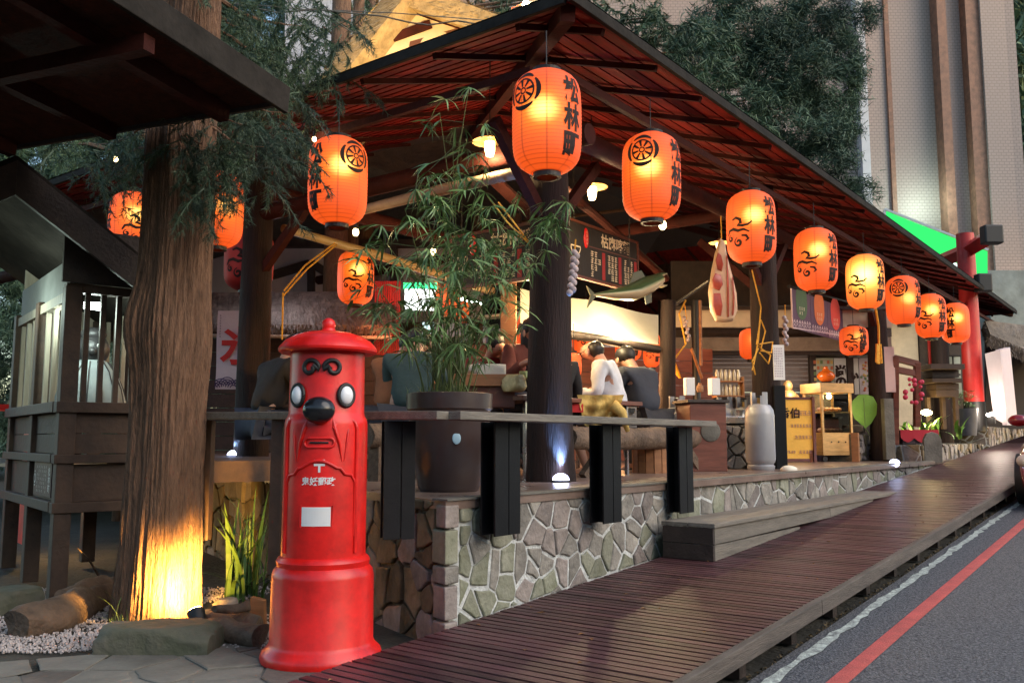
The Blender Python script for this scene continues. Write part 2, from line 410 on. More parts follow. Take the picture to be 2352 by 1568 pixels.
deck = thing("boardwalk", "long brown slatted timber boardwalk climbing beside the road", "boardwalk", (3, 2.5, deckz(3)))
DY0, DY1 = 1.80, 3.215
sm = MB().box((0, 0, 0), (.047, DY1 - DY0, .028)).mesh("slat"); finish(sm, M_['deck'], False)
RS = Matrix.Rotation(-math.atan(SL), 4, 'Y'); pitch_ = .0625; x = 2.25; k = 0; rest = MB()
while x < 45:
    z = deckz(x) - .014 + rnd(-.0012, .0012)
    if k < 300: inst("slat", sm, deck, Matrix.Translation((x, (DY0 + DY1) / 2 + rnd(-.004, .004), z)) @ RS @ Matrix.Rotation(rnd(-.0016, .0016), 4, 'Z'))
    else: rest.box((x, (DY0 + DY1) / 2, z), (.050, DY1 - DY0, .028))
    x += pitch_; k += 1
o = part("slat", rest, M_['deck'], deck); o["kind"] = "stuff"
def sloped(m, x0, x1, yc, wy, ztop, h):
    m.beam((x0, yc, deckz(x0) + ztop - h / 2), (x1, yc, deckz(x1) + ztop - h / 2), wy, h)
m = MB(); sloped(m, 2.2, 5.2, 1.775, .045, .006, .085); sloped(m, 5.205, 9.5, 1.775, .045, .004, .085); sloped(m, 9.505, 45, 1.775, .045, .006, .085)
part("edge_board", m, M_['edge_wood'], deck, bev=.004)
for yy in (1.95, 2.5, 3.1):
    m = MB(); sloped(m, 2.2, 45, yy, .06, -.032, .08); part("joist", m, M_['dark_wood'], deck)
blk = MB().box((0, 0, 0), (.08, .12, .13)).mesh("support_block"); finish(blk, M_['dark_wood'], False)
x = 2.9
while x < 22:
    inst("support_block", blk, deck, Matrix.Translation((x, 1.93, deckz(x) - .155))); x += .72

fl_m = MB()
for i in range(60):
    x = rnd(2.6, 11); y = rnd(1.9, 3.15); s_ = rnd(.012, .03); a_ = rnd(0, 6.28); z = deckz(x) + .004
    fl_m.add([(x, y, z), (x + s_ * cos(a_), y + s_ * sin(a_), z + .006), (x + s_ * 1.6 * cos(a_ + .5), y + s_ * 1.6 * sin(a_ + .5), z + .002), (x + s_ * cos(a_ + 1), y + s_ * sin(a_ + 1), z + .007)], [(0, 1, 2, 3)])
struct("fallen_leaves", fl_m, mat("fallen_leaf", (.26, .13, .05), .8, scale=9, var=.6), kind="stuff")

# low timber step against the wall
ts = thing("timber_step", "long low weathered timber step lying on the boardwalk beside the stone wall", "step", (6.03, 2.98, -.53))
zt = -.266
for (x0, x1) in ((6.03, 8.6), (8.606, 11.0)):
    for j in range(2): part("tread_board", MB().bb(x0 - .01, 2.775 + j * .215, zt - .03, x1, 2.985 + j * .215, zt), M_['grey_wood'], ts, bev=.003)
for (x0, x1) in ((6.05, 8.6), (8.606, 10.9)):
    for j in range(2):
        za, zb = zt - .034 - j * .12, zt - .034 - (j + 1) * .12 + .006
        m = MB(); e = min(x1, 3.7 + (zb + .658) / SL)
        lo0, lo1 = max(zb, deckz(x0) + .002), max(zb, deckz(min(x1, 10.9)) + .002)
        if lo0 < za - .01:
            xe = x1 if lo1 < za - .01 else 3.7 + (za - .02 + .658) / SL
            ze = max(zb, deckz(xe) + .002)
            m.v = [(x0, 2.79, lo0), (xe, 2.79, ze), (xe, 2.79, za), (x0, 2.79, za), (x0, 2.815, lo0), (xe, 2.815, ze), (xe, 2.815, za), (x0, 2.815, za)]
            m.f = [(0, 1, 2, 3), (7, 6, 5, 4), (0, 4, 5, 1), (3, 2, 6, 7), (0, 3, 7, 4), (1, 5, 6, 2)]
            part("front_board", m, M_['grey_wood'], ts)
for j in range(2):
    za, zb = zt - .034 - j * .12, zt - .034 - (j + 1) * .12 + .006
    part("end_board", MB().bb(6.02, 2.79, max(zb, deckz(6.03) + .003), 6.045, 3.19, za), M_['dark_wood'], ts, bev=.002)

# unseen wooded slopes added to block low skylight from across and behind
m = MB(); nseg = 44; prof_ = [(17, -2.0), (20, 1.5), (25, 4.0), (32, 7), (42, 10), (70, 17)]
for k in range(nseg + 1):
    th = R(120) + R(215) * k / nseg
    for (r_, z_) in prof_:
        rr = r_ * (1 + .10 * noise.noise((cos(th) * 2, sin(th) * 2, 0))); m.v.append((2 + rr * cos(th), rr * sin(th) * 1.0, z_ + 1.6 * noise.noise((th * 3, r_ * .2, 1))))
q_ = len(prof_)
for k in range(nseg):
    for j in range(q_ - 1): a0 = k * q_ + j; m.f.append((a0, a0 + 1, a0 + q_ + 1, a0 + q_))
struct("shade_hills", m, mat("shade_wooded_slope", (.045, .06, .035), .95, scale=.8, var=.6, bump=1, bsc=3), smooth=True)

# ================================================================ STONE WALLS
def clip(poly, a, b, c):
    out = []; k = len(poly)
    for i in range(k):
        p, q = poly[i], poly[(i + 1) % k]; dp = a * p[0] + b * p[1] - c; dq = a * q[0] + b * q[1] - c
        if dp <= 0: out.append(p)
        if (dp < 0) != (dq < 0) and dp != dq:
            t = dp / (dp - dq); out.append((p[0] + (q[0] - p[0]) * t, p[1] + (q[1] - p[1]) * t))
    return out
def cells(sites, bound, reach):
    res = []
    for i, s in enumerate(sites):
        poly = list(bound)
        for j, t in enumerate(sites):
            if i == j or abs(t[0] - s[0]) > reach or abs(t[1] - s[1]) > reach: continue
            mx, my = (s[0] + t[0]) / 2, (s[1] + t[1]) / 2; a, b = t[0] - s[0], t[1] - s[1]
            poly = clip(poly, a, b, a * mx + b * my)
            if len(poly) < 3: break
        if len(poly) >= 3: res.append((s, poly))
    return res
def shrink(poly, g, jit=0):
    cx_ = sum(p[0] for p in poly) / len(poly); cy_ = sum(p[1] for p in poly) / len(poly); out = poly
    k = len(poly)
    for i in range(k):
        p, q = poly[i], poly[(i + 1) % k]; dx, dy = q[0] - p[0], q[1] - p[1]; L = math.hypot(dx, dy)
        if L < 1e-5: continue
        nx, ny = dy / L, -dx / L
        gg = g * rnd(1 - jit, 1 + jit)
        if nx * (cx_ - p[0]) + ny * (cy_ - p[1]) > 0: nx, ny = -nx, -ny
        out = clip(out, nx, ny, nx * p[0] + ny * p[1] - gg)
        if len(out) < 3: return None
    # drop tiny edges
    res = [p for i, p in enumerate(out) if math.hypot(p[0] - out[i - 1][0], p[1] - out[i - 1][1]) > .006]
    return res if len(res) >= 3 else None
def area(p): return abs(sum(p[i][0] * p[(i + 1) % len(p)][1] - p[(i + 1) % len(p)][0] * p[i][1] for i in range(len(p)))) / 2
def rough_poly(p, amp):
    out = []
    k = len(p)
    for i in range(k):
        a, b = p[i], p[(i + 1) % k]; out.append(a); L = math.hypot(b[0] - a[0], b[1] - a[1])
        if L > .07: 
            t = rnd(.35, .65); out.append((a[0] + (b[0] - a[0]) * t + rnd(-amp, amp), a[1] + (b[1] - a[1]) * t + rnd(-amp, amp)))
    return out
def stone_panel(parent, o, ux, uy, bound, sp, gap, dep, mats, name="stone", jit=.60, stretch=1.0, tol=.0006, amp=.006):
    x0 = min(p[0] for p in bound); x1 = max(p[0] for p in bound); y0 = min(p[1] for p in bound); y1 = max(p[1] for p in bound)
    sites = []; r = 0; y = y0 - sp
    while y < y1 + sp:
        x = x0 - sp + (r % 2) * sp * .5
        while x < x1 + sp: sites.append((x + rnd(-jit, jit) * sp, y + rnd(-jit, jit) * sp * stretch)); x += sp
        y += sp * .92 * stretch; r += 1
    cnt = 0
    for s, poly in cells(sites, bound, sp * 3.2 * max(1, stretch)):
        q = shrink(poly, gap / 2, .85)
        if not q or area(q) < tol: continue
        q = rough_poly(q, amp)
        d = dep * rnd(.5, 1.9)
        mm = mats(s) if callable(mats) else random.choice(mats)
        # push the outline's centre to each stone's own origin
        cx_ = sum(p[0] for p in q) / len(q); cy_ = sum(p[1] for p in q) / len(q)
        m = MB().prism(q, o, ux, uy, d, inset=.008, chz=min(.006, d * .4))
        part(name, m, mm, parent); cnt += 1
    return cnt
WY = 3.27
wall = thing("stone_wall", "low crazy stone retaining wall with pale mortar along the boardwalk", "wall", (3.7, 3.3, -.8))
XE = 15.9
m = MB().bb(3.745, WY + .022, -.9, 6.36, WY + .06, -.004); m.bb(6.362, WY + .05, -.9, XE, WY + .35, -.004)
part("mortar_bed", m, M_['mortar'], wall)
LW = Vector((1.71, 4.73, 0)).normalized(); c0 = Vector((3.69, 3.27, 0))          # direction of the left side wall
def pick(s):
    moss = s[0] < .6 and rnd(0, 1) < .75 or (s[1] < deckz(3.7 + s[0]) + .14 and rnd(0, 1) < .5) or rnd(0, 1) < .10
    return M_['stone_moss'] if moss else random.choice([M_['stone'], M_['stone'], M_['stone_red']])
zb = lambda x: deckz(x) - .03
stone_panel(wall, (3.7, WY + .024, 0), (1, 0, 0), (0, 0, 1), [(.12, zb(3.7)), (2.65, zb(6.35)), (2.65, -.006), (.12, -.006)], .150, .020, .012, pick, stretch=1.18)
stone_panel(wall, (6.36, WY + .052, 0), (1, 0, 0), (0, 0, 1), [(0.005, zb(6.36)), (XE - 6.36, min(-.02, zb(XE))), (XE - 6.36, -.006), (0.005, -.006)], .185, .020, .012, pick, stretch=1.1)
zq = -.80
while zq < -.03:
    h = min(rnd(.10, .20), -.012 - zq); wq_, dq_ = rnd(.10, .125), rnd(.11, .16); pr_ = rnd(.0, .008)
    q = MB(); A0 = c0 + Vector((-.006 - pr_, -.004 - pr_, 0)); A1 = A0 + Vector((wq_, 0, 0)); A3 = A0 + LW * dq_; A2 = A3 + Vector((.09, 0, 0))
    q.v = [(p.x, p.y, zq) for p in (A0, A1, A2, A3)] + [(p.x, p.y, zq + h - .014) for p in (A0, A1, A2, A3)]; q.f = [(3, 2, 1, 0), (4, 5, 6, 7), (0, 1, 5, 4), (1, 2, 6, 5), (2, 3, 7, 6), (3, 0, 4, 7)]
    part("stone", q, random.choice([M_['stone'], M_['stone_moss'], M_['stone_red']]), wall, bev=.008); zq += h
swall = thing("side_wall", "dark rough rubble side wall behind the red postbox", "wall", (3.75, 3.4, -.8))
NL = Vector((-LW.y, LW.x, 0))
c0 = Vector((3.69, 3.27, 0))
m = MB(); p0, p1 = c0 - NL * .03 + LW * .08, c0 + LW * 6.2 - NL * .03
m.add([p0 + Vector((0, 0, -.9)), p1 + Vector((0, 0, -.9)), p1 + Vector((0, 0, -.005)), p0 + Vector((0, 0, -.005)), p0 - NL * .1 + Vector((0, 0, -.9)), p1 - NL * .1 + Vector((0, 0, -.9)), p1 - NL * .1 + Vector((0, 0, -.005)), p0 - NL * .1 + Vector((0, 0, -.005))],
      [(0, 1, 2, 3), (7, 6, 5, 4), (0, 3, 7, 4), (1, 5, 6, 2), (3, 2, 6, 7)])
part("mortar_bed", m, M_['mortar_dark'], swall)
# side face seen from the left: frame runs from far to near so that its normal looks outward
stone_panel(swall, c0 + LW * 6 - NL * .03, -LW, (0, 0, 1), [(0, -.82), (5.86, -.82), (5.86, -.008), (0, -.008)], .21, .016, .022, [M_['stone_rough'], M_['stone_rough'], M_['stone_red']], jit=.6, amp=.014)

# ================================================================ PLATFORM FLOOR
m = MB(); f0 = c0 + LW * 6.2
top_ = [(3.69, 3.27), (XE, 3.27), (26, 3.6), (26, 18), (f0.x, 18), (f0.x, f0.y)]
m.v = [(x, y, 0) for x, y in top_] + [(x, y, -.05) for x, y in top_]
m.f = [tuple(range(6)), tuple(range(6, 12))[::-1]] + [(i, i + 6, (i + 1) % 6 + 6, (i + 1) % 6) for i in range(6)]
struct("platform_floor", m, M_['floor'])
m = MB().bb(3.69, WY - .012, -.001, 6.37, WY + .10, .010); m.bb(6.372, WY + .022, -.001, XE, WY + .10, .010)
part("coping_strip", m, M_['concrete'], wall)

m = MB(); rc_ = P(560, 1040, d=8.6); m.box((rc_.x + .35, rc_.y + .5, .0825), (3.2, 4.2, .165), rz=math.atan2(LW.y, LW.x) - pi / 2)
solo('raised_floor', m, M_['shrine_wood'], 'low raised timber floor under the left log post, holding a bluish floor light', 'platform')
# crazy paving at the near left, gravel bed, kerb rocks
pv = thing("stone_pavement", None, None, (2, 3, -.74)); pv["kind"] = "structure"
m = MB().bb(-3, 1.85, -.8, 2.98, 4.35, -.742); part("mortar_bed", m, M_['concrete'], pv)
stone_panel(pv, (0, 0, -.742), (1, 0, 0), (0, 1, 0), [(1.3, 2.3), (2.96, 3.1), (3.3, 3.6), (2.7, 4.3), (1.2, 5.2)], .30, .022, .006, [mat('paving_slate', (.13, .105, .085), .8, scale=4, var=.4, bump=.5), M_['concrete']], name="paving_stone", tol=.002)
m = MB().bb(-3, 4.352, -.80, 3.9, 9, -.765); struct("planting_bed", m, M_['soil'])
gv = MB()
for i in range(9000):
    px, py = rnd(-60, 620), rnd(1350, 1500)
    p = P(px, py, z=-.755)
    if noise.noise(p * 1.5) < -.30 or p.y < 4.2 - (p.x - 1.2) * .6: continue
    s = rnd(.006, .014); gv.box(p + Vector((0, 0, rnd(0, .012))), (s, s * rnd(.6, 1), s * .7), M=Euler((rnd(0, 3), rnd(0, 3), rnd(0, 3))).to_matrix().to_4x4())
struct("gravel", gv, M_['gravel'], kind="stuff")

# ================================================================ PAVILION
pav = thing("pavilion", "open timber food pavilion with wide red-lit eaves and log posts", "pavilion", (5.7, 3.95, 0))
EX0, EX1, EY0, EY1, EZ = 4.71, 23.0, 3.11, 14.6, 3.2
PT = .33
RY = (EY0 + EY1) / 2; half = RY - EY0
def roofpoly(side, t0, t1, dz):
    """strip of a roof slope between distances t0<t1 in from the eave"""
    z0, z1 = EZ + t0 * PT + dz, EZ + t1 * PT + dz
    if side == 's': return [(EX0 + t0, EY0 + t0, z0), (EX1 - t0, EY0 + t0, z0), (EX1 - t1, EY0 + t1, z1), (EX0 + t1, EY0 + t1, z1)]
    if side == 'w': return [(EX0 + t0, EY1 - t0, z0), (EX0 + t0, EY0 + t0, z0), (EX0 + t1, EY0 + t1, z1), (EX0 + t1, EY1 - t1, z1)]
    if side == 'n': return [(EX1 - t0, EY1 - t0, z0), (EX0 + t0, EY1 - t0, z0), (EX0 + t1, EY1 - t1, z1), (EX1 - t1, EY1 - t1, z1)]
    return [(EX1 - t0, EY0 + t0, z0), (EX1 - t0, EY1 - t0, z0), (EX1 - t1, EY1 - t1, z1), (EX1 - t1, EY0 + t1, z1)]
m = MB()
for s in 'swne': m.add(roofpoly(s, -.04, half, .10), [(0, 1, 2, 3)])
part("roof_covering", m, mat("roof_felt", (.05, .045, .04), .9, scale=6, var=.4, bump=.5), pav)
BW = .175
for s in 'swe':
    t = 0
    while t < 4.4:
        A = roofpoly(s, t, t + BW - .006, 0); m = MB()
        lap = .009
        v = [Vector(a) for a in A]; v[0].z += -lap + .03; v[1].z += -lap + .03; v[2].z += .03; v[3].z += .03
        m.v = [tuple(a) for a in v] + [(a.x, a.y, a.z + .02) for a in v]
        m.f = [(3, 2, 1, 0), (4, 5, 6, 7), (0, 1, 5, 4), (1, 2, 6, 5), (2, 3, 7, 6), (3, 0, 4, 7)]
        part("roof_board", m, M_['roof_wood'], pav); t += BW
m = MB()
for s in 'swne': m.add(roofpoly(s, 4.4, half, .03), [(3, 2, 1, 0)])
part("roof_lining", m, M_['dark_wood'], pav)
for sgn in (0, 1):                                        # eave fascias
    pass
fc = [((EX0 - .05, EY0 - .03), (EX1 + .05, EY0 - .03)), ((EX0 - .03, EY0 + .02), (EX0 - .03, EY1)), ((EX1 + .03, EY0 + .02), (EX1 + .03, EY1))]
for a, b in fc: part("eave_board", MB().beam((a[0], a[1], EZ + .035), (b[0], b[1], EZ + .03), .035, .075), M_['fascia'], pav, bev=.004)
def slopept(s, u, t, dz):
    z = EZ + t * PT + dz
    return Vector((u, EY0 + t, z)) if s == 's' else Vector((EX0 + t, u, z)) if s == 'w' else Vector((EX1 - t, u, z))
raf = []
for s, lo, hi in (('s', EX0, EX1), ('w', EY0, EY1), ('e', EY0, EY1)):
    u = lo + .45
    while u < hi - .4:
        tm = min(u - lo, hi - u, 4.6)
        if tm > .3: raf.append((s, u, tm))
        u += .78
for s, u, tm in raf:
    part("rafter", MB().beam(slopept(s, u, .02, -.025), slopept(s, u, tm, -.018), .04, .045), M_['rafter_wood'], pav)
part("hip_rafter", MB().beam((EX0 + .05, EY0 + .05, EZ - .02), (EX0 + half, RY, EZ + half * PT - .05), .10, .12), M_['rafter_wood'], pav)
part("hip_rafter", MB().beam((EX1 - .05, EY0 + .05, EZ - .02), (EX1 - half, RY, EZ + half * PT - .05), .10, .12), M_['rafter_wood'], pav)
# posts: rough logs
def logpost(x, y, r0, r1, h, z0=0.0, seed=0):
    m = MB(); n = 22; prof = []
    K = 16
    for i in range(K + 1):
        t = i / K; prof.append((r0 + (r1 - r0) * t + .015 * math.exp(-t * 14), z0 + h * t))
    b = len(m.v)
    m.lathe(prof, n, (x, y, 0), fn=lambda t, z: 1 + .10 * noise.noise((cos(t) * 1.4 + seed, sin(t) * 1.4, z * .8)) + .035 * noise.noise((cos(t) * 7, sin(t) * 7 + seed, z * 1.2)))
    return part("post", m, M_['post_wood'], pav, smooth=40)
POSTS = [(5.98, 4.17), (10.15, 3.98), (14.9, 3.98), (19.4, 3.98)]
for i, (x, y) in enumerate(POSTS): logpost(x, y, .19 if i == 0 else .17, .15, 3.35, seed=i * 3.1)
logpost(5.72, 7.75, .17, .15, 3.3, seed=20); logpost(5.72, 11.6, .16, .15, 3.3, seed=30)
for x in (10.15, 14.9): logpost(x, 7.75, .15, .14, 3.6, seed=x)
for (a, b, r) in [((5.3, 3.98, 2.86), (22.6, 3.98, 2.86), .085), ((5.72, 3.6, 2.70), (5.72, 14, 2.70), .085), ((5.7, 7.75, 2.98), (22, 7.75, 2.98), .09), ((10.15, 3.8, 3.1), (10.15, 12, 3.1), .08), ((14.9, 3.8, 3.1), (14.9, 12, 3.1), .08)]:
    part("tie_beam", MB().tube([a, b], r, 12), M_['rafter_wood'], pav, smooth=40)
for x, y in POSTS[:3]:
    for dx, dy in ((-.75, 0), (.75, 0), (0, .8)):
        part("brace", MB().beam((x, y, 2.05), (x + dx, y + dy, 2.80), .075, .09), M_['rafter_wood'], pav)
for dy in (-.8, .8): part("brace", MB().beam((5.72, 7.75, 2.0), (5.72, 7.75 + dy, 2.68), .075, .09), M_['rafter_wood'], pav)
# battens the street lanterns hang from
part("lantern_rail", MB().beam((5.0, 3.45, 2.95), (22.7, 3.45, 2.95), .045, .06), M_['rafter_wood'], pav)
part("lantern_rail", MB().beam((4.95, 3.6, 2.95), (4.95, 13.5, 2.95), .045, .06), M_['rafter_wood'], pav)
# pale bare log ties
part("log_tie", MB().tube([P(835, 482, x=5.66), P(1000, 440, x=5.66), P(1235, 386, x=5.66)], [.045, .05, .05], 10), mat("peeled_log", (.30, .20, .13), .6, scale=5, var=.3), pav, smooth=40)
part("bamboo_tie", MB().tube([P(650, 524, y=7.6), P(880, 590, y=7.6), P(1130, 668, y=7.6)], [.045, .055, .06], 10), mat("dry_bamboo", (.48, .36, .16), .45, scale=3, var=.2), pav, smooth=40)
part("log_tie", MB().tube([P(1235, 386, x=5.7), P(1375, 500, y=5.4), P(1530, 640, y=5.4)], .05, 8), M_['rafter_wood'], pav, smooth=40)

# dark back walls under the roof
bw = thing("board_fence", "dark horizontal plank screen standing across the back of the pavilion", "fence", (13, 12.5, 0))
for k in range(13):
    for (xa, xb) in ((9.4, 13.2), (13.21, 17.5), (17.51, 23)):
        part("plank", MB().bb(xa, 12.5, .02 + k * .19, xb, 12.53, .20 + k * .19), M_['dark_wood'], bw)

# ================================================================ SEAT RAIL WITH STEEL BRACKETS
rail = thing("bench_rail", "grey plank seat rail on black steel channel brackets round the platform", "bench", (5, 3.15, 0))
a, b = P(1030, 960, y=3.12), P(1591, 984, y=3.12)
zr = .455
part("seat_board", MB().bb(3.47, 2.98, zr - .022, 6.55, 3.17, zr + .022), M_['grey_wood'], rail, bev=.004)
l0, l1 = Vector((3.47, 3.08, zr)), Vector(P(462, 955, d=5.8)); l1.z = zr + .03
part("seat_board", MB().beam(l0 + (l1 - l0).normalized() * -.02, l1, .19, .044), M_['grey_wood'], rail, bev=.004)
def bracket(x, y, zb_, ax=0.0, w_=.115):
    root = MB()
    Mz = Matrix.Rotation(ax, 4, 'Z')
    def bx(dx, dy, sx, sy):
        o = Mz @ Vector((dx, dy, 0)); root.box((x + o.x, y + o.y, (zb_ + zr - .024) / 2), (sx, sy, zr - .024 - zb_), rz=ax)
    bx(0, 0, .012, .11); bx(-w_ / 2, -.05, w_, .012); bx(w_ / 2 + .006, -.05, w_ - .012, .012); bx(0, .055, w_ * 2 - .02, .01)
    return part("bracket", root, M_['steel'], rail, bev=.0015)
bracket(4.03, 3.16, -.20); bracket(5.17, 3.16, -.215); bracket(6.32, 3.19, -.225)
p = P(912, 1100, d=4.78); bracket(p.x, p.y, -.19, ax=-.55, w_=.085)
for px, zb_ in ((478, -.3), (640, -.45)):
    p = P(px, 1000, d=5.75 if px < 500 else 5.3)
    part("wooden_leg", MB().box((p.x, p.y, (zb_ + zr) / 2), (.07, .07, zr - zb_), rz=.6), M_['shrine_wood'], rail, bev=.004)
# ================================================================ LANTERNS
def paper_mat(name, strength, hot=(1, .70, .16), mid=(1, .185, .012), low=(1, .105, .010), hotz=.05, hotaz=0.0, hs=2.6, sig=.080, base=.50):
    m = bpy.data.materials.new(name); m.use_nodes = True; nt = m.node_tree; N = nt.nodes; L = nt.links; b = N["Principled BSDF"]
    b.inputs["Base Color"].default_value = (.40, .05, .02, 1); b.inputs["Roughness"].default_value = .7
    tc = N.new("ShaderNodeTexCoord"); sp = N.new("ShaderNodeSeparateXYZ"); L.new(tc.outputs["Object"], sp.inputs[0])
    def math_(op, a, b_=None):
        n = N.new("ShaderNodeMath"); n.operation = op
        for i, q in enumerate((a, b_)):
            if q is None: continue
            if isinstance(q, (int, float)): n.inputs[i].default_value = q
            else: L.new(q, n.inputs[i])
        return n.outputs[0]
    # distance from a hot spot painted into the emission; no bulb inside
    bx, by = .17 * sin(hotaz), -.17 * cos(hotaz)
    d = N.new("ShaderNodeVectorMath"); d.operation = 'DISTANCE'; L.new(tc.outputs["Object"], d.inputs[0]); d.inputs[1].default_value = (bx, by, hotz)
    q = math_('DIVIDE', d.outputs["Value"], sig); q = math_('MULTIPLY', q, q); g = math_('POWER', 2.718, math_('MULTIPLY', q, -1))
    q2 = math_('DIVIDE', d.outputs["Value"], sig * 2.0); q2 = math_('MULTIPLY', q2, q2); g2 = math_('POWER', 2.718, math_('MULTIPLY', q2, -1))
    # seams: eight meridian tapes
    at = math_('ARCTAN2', sp.outputs["X"], sp.outputs["Y"]); sm = math_('ABSOLUTE', math_('SINE', math_('MULTIPLY', at, 4.0)))
    seam = N.new("ShaderNodeMapRange"); seam.inputs[1].default_value = .0; seam.inputs[2].default_value = .16; seam.inputs[3].default_value = .42; seam.inputs[4].default_value = 1; L.new(sm, seam.inputs[0])
    rb = math_('ABSOLUTE', math_('SINE', math_('MULTIPLY', sp.outputs["Z"], pi / .0245))); 
    rib = N.new("ShaderNodeMapRange"); rib.inputs[1].default_value = 0; rib.inputs[2].default_value = .5; rib.inputs[3].default_value = .50; rib.inputs[4].default_value = 1; L.new(rb, rib.inputs[0])
    cr = N.new("ShaderNodeValToRGB"); e = cr.color_ramp.elements; e[0].position = .0; e[0].color = (*low, 1); e[1].position = 1; e[1].color = (*hot, 1)
    k = e.new(.55); k.color = (*mid, 1); L.new(g2, cr.inputs[0])
    st = math_('ADD', math_('MULTIPLY', g, hs), math_('ADD', math_('MULTIPLY', g2, .30), base))
    st = math_('MULTIPLY', math_('MULTIPLY', st, seam.outputs[0]), math_('MULTIPLY', rib.outputs[0], strength))
    st = math_('MULTIPLY', st, .52)
    L.new(cr.outputs[0], b.inputs["Emission Color"]); L.new(st, b.inputs["Emission Strength"])
    return m
LH, LR = .345, .232
def lprof(z, R0=LR, H0=LH):
    t = min(1, abs(z) / H0); return R0 * (1 - .05 * t * t - .53 * t ** 7)
PM = [paper_mat("lit_paper_a", 1.0, hotz=.02, hotaz=-.1), paper_mat("lit_paper_b", 1.0, hotz=.07, hotaz=.15, hs=2.4), paper_mat("lit_paper_c", 1.15, hotz=.06, hotaz=.0, hs=3.0, sig=.13, mid=(1, .36, .045)),
      paper_mat("lit_paper_d", .95, hotz=.0, hotaz=.35, hs=1.2)]
PM_far = paper_mat("lit_paper_deep", .9, hotz=.05, hotaz=0.3, hs=.5, sig=.06, base=.45, mid=(1, .19, .025), hot=(1, .5, .1))
PM_off = mat("unlit_red_paper", (.42, .02, .015), .6, scale=6, var=.2, bump=.1)
def shell_mesh(R0=LR, H0=LH):
    m = MB(); K = 56; prof = []
    for i in range(K + 1):
        z = -H0 + 2 * H0 * i / K; r = lprof(z, R0, H0); prof.append((r - (.0022 if i % 2 else 0), z))
    m.lathe(prof, 40, close=False); return m
def crest(s=.085):
    L = []
    L.append((arc(0, 0, s * .70, 0, 360, 26), [s * .11] * 27))
    L.append((arc(0, 0, s * .17, 0, 360, 14), [s * .09] * 15))
    for k in range(8):
        a_ = R(k * 45 + 12); L.append(([(s * .24 * cos(a_), s * .24 * sin(a_)), (s * .66 * cos(a_ + .0), s * .66 * sin(a_))], [s * .10, s * .20]))
    for k in range(4):
        a0 = k * 90 + 50; A = arc(0, 0, s * 1.0, a0, a0 + 80, 10); L.append((A, [s * (.10 + .18 * sin(pi * i / 10)) for i in range(11)]))
    return strokes2d(L, .01)
def cloud(s=.075):
    L = []
    def W(n, a=.30): return [s * a * (.45 + .75 * sin(pi * min(1, (i + .5) / n * 1.1))) for i in range(n)]
    A = [(-.55 * s, 1.35 * s), (-.15 * s, 1.5 * s), (.25 * s, 1.3 * s), (.30 * s, .98 * s), (.02 * s, .82 * s), (.45 * s, .72 * s), (.95 * s, .78 * s), (1.3 * s, 1.05 * s)]; L.append((A, W(len(A), .26)))
    A = [(-1.2 * s, .05 * s), (-.95 * s, .45 * s), (-.45 * s, .52 * s), (.05 * s, .30 * s), (.55 * s, .38 * s), (1.05 * s, .12 * s)]; L.append((A, W(len(A), .24)))
    A = spiral(-.80 * s, -.28 * s, .06 * s, .30 * s, 500, 90, 18); L.append((A, W(len(A), .18)))
    A = spiral(.02 * s, -.72 * s, .07 * s, .42 * s, 560, 100, 20); L.append((A, W(len(A), .20)))
    A = [(.35 * s, -.15 * s), (.75 * s, -.2 * s), (.95 * s, -.5 * s), (.7 * s, -.68 * s)]; L.append((A, W(4, .2)))
    return strokes2d(L, .01)
CH = [text2d(c, .165, .0065) for c in "松林町"]
def make_lantern(label, motif, pm, loc, rz, group, paz=-.45, taz=.95, R0=LR, H0=LH, letters=True, ink=None, name="paper_lantern", sc=1.0):
    t = thing(name, label, "lantern", loc, group, rz)
    pr = lambda z: lprof(z, R0, H0)
    part("paper_shade", shell_mesh(R0, H0), pm, t, smooth=True, world=False)
    m = MB().lathe([(R0 * .40, H0 - .012), (R0 * .42, H0 + .022), (R0 * .30, H0 + .022), (R0 * .30, H0 - .012)], 24, close=False); part("top_ring", m, M_['black'], t, world=False)
    m = MB().lathe([(R0 * .30, -H0 + .012), (R0 * .30, -H0 - .030), (R0 * .40, -H0 - .030), (R0 * .40, -H0 + .012)], 24, close=False); part("bottom_ring", m, M_['black'], t, world=False)
    m = MB().tube([(0, 0, H0 + .0), (0, 0, H0 + .30)], .004, 5); m.beam((-R0 * .35, 0, H0 + .02), (R0 * .35, 0, H0 + .02), .01, .006); part("hanger", m, M_['black'], t, world=False)
    ink = ink or M_['ink']
    if letters:
        m = MB()
        for k, c in enumerate(CH):
            f = sc * R0 / LR
            q = wrap_map(([(x * .86 * f, y * 1.12 * f) for x, y in c[0]], c[1]), taz, (.165 - k * .185) * H0 / LH, pr, .0035); m.add(q.v, q.f)
        part("lettering", m, ink, t, world=False)
    f = R0 / LR
    if motif == 'crest': part("crest", wrap_map(([(x * f, y * f) for x, y in crest(.115)[0]], crest(.115)[1]), paz, .155 * H0 / LH, pr, .0035, 0), ink, t, world=False)
    if motif in ('cloud',): part("cloud_motif", wrap_map(([(x * f, y * f) for x, y in cloud(.106)[0]], cloud(.106)[1]), paz, -.10 * H0 / LH, pr, .0035, 0), ink, t, world=False)
    return t
def face_cam(p): return math.atan2(-p[1], -p[0]) + pi / 2        # local -Y towards the camera
G1 = "lit orange paper lanterns along the pavilion eave"
LY = 3.20
def lant(label, px, py, motif, pm, plane, paz=-.5, taz=.95, **k):
    p = P(px, py, **plane); return make_lantern(label, motif, pm, p, face_cam(p), G1, paz, taz, **k)
lant("large orange paper lantern at the pavilion's front corner, nearest of the street row", 1256, 283, 'crest', PM[0], dict(y=3.30), paz=-.72, taz=.80, sc=1.0)
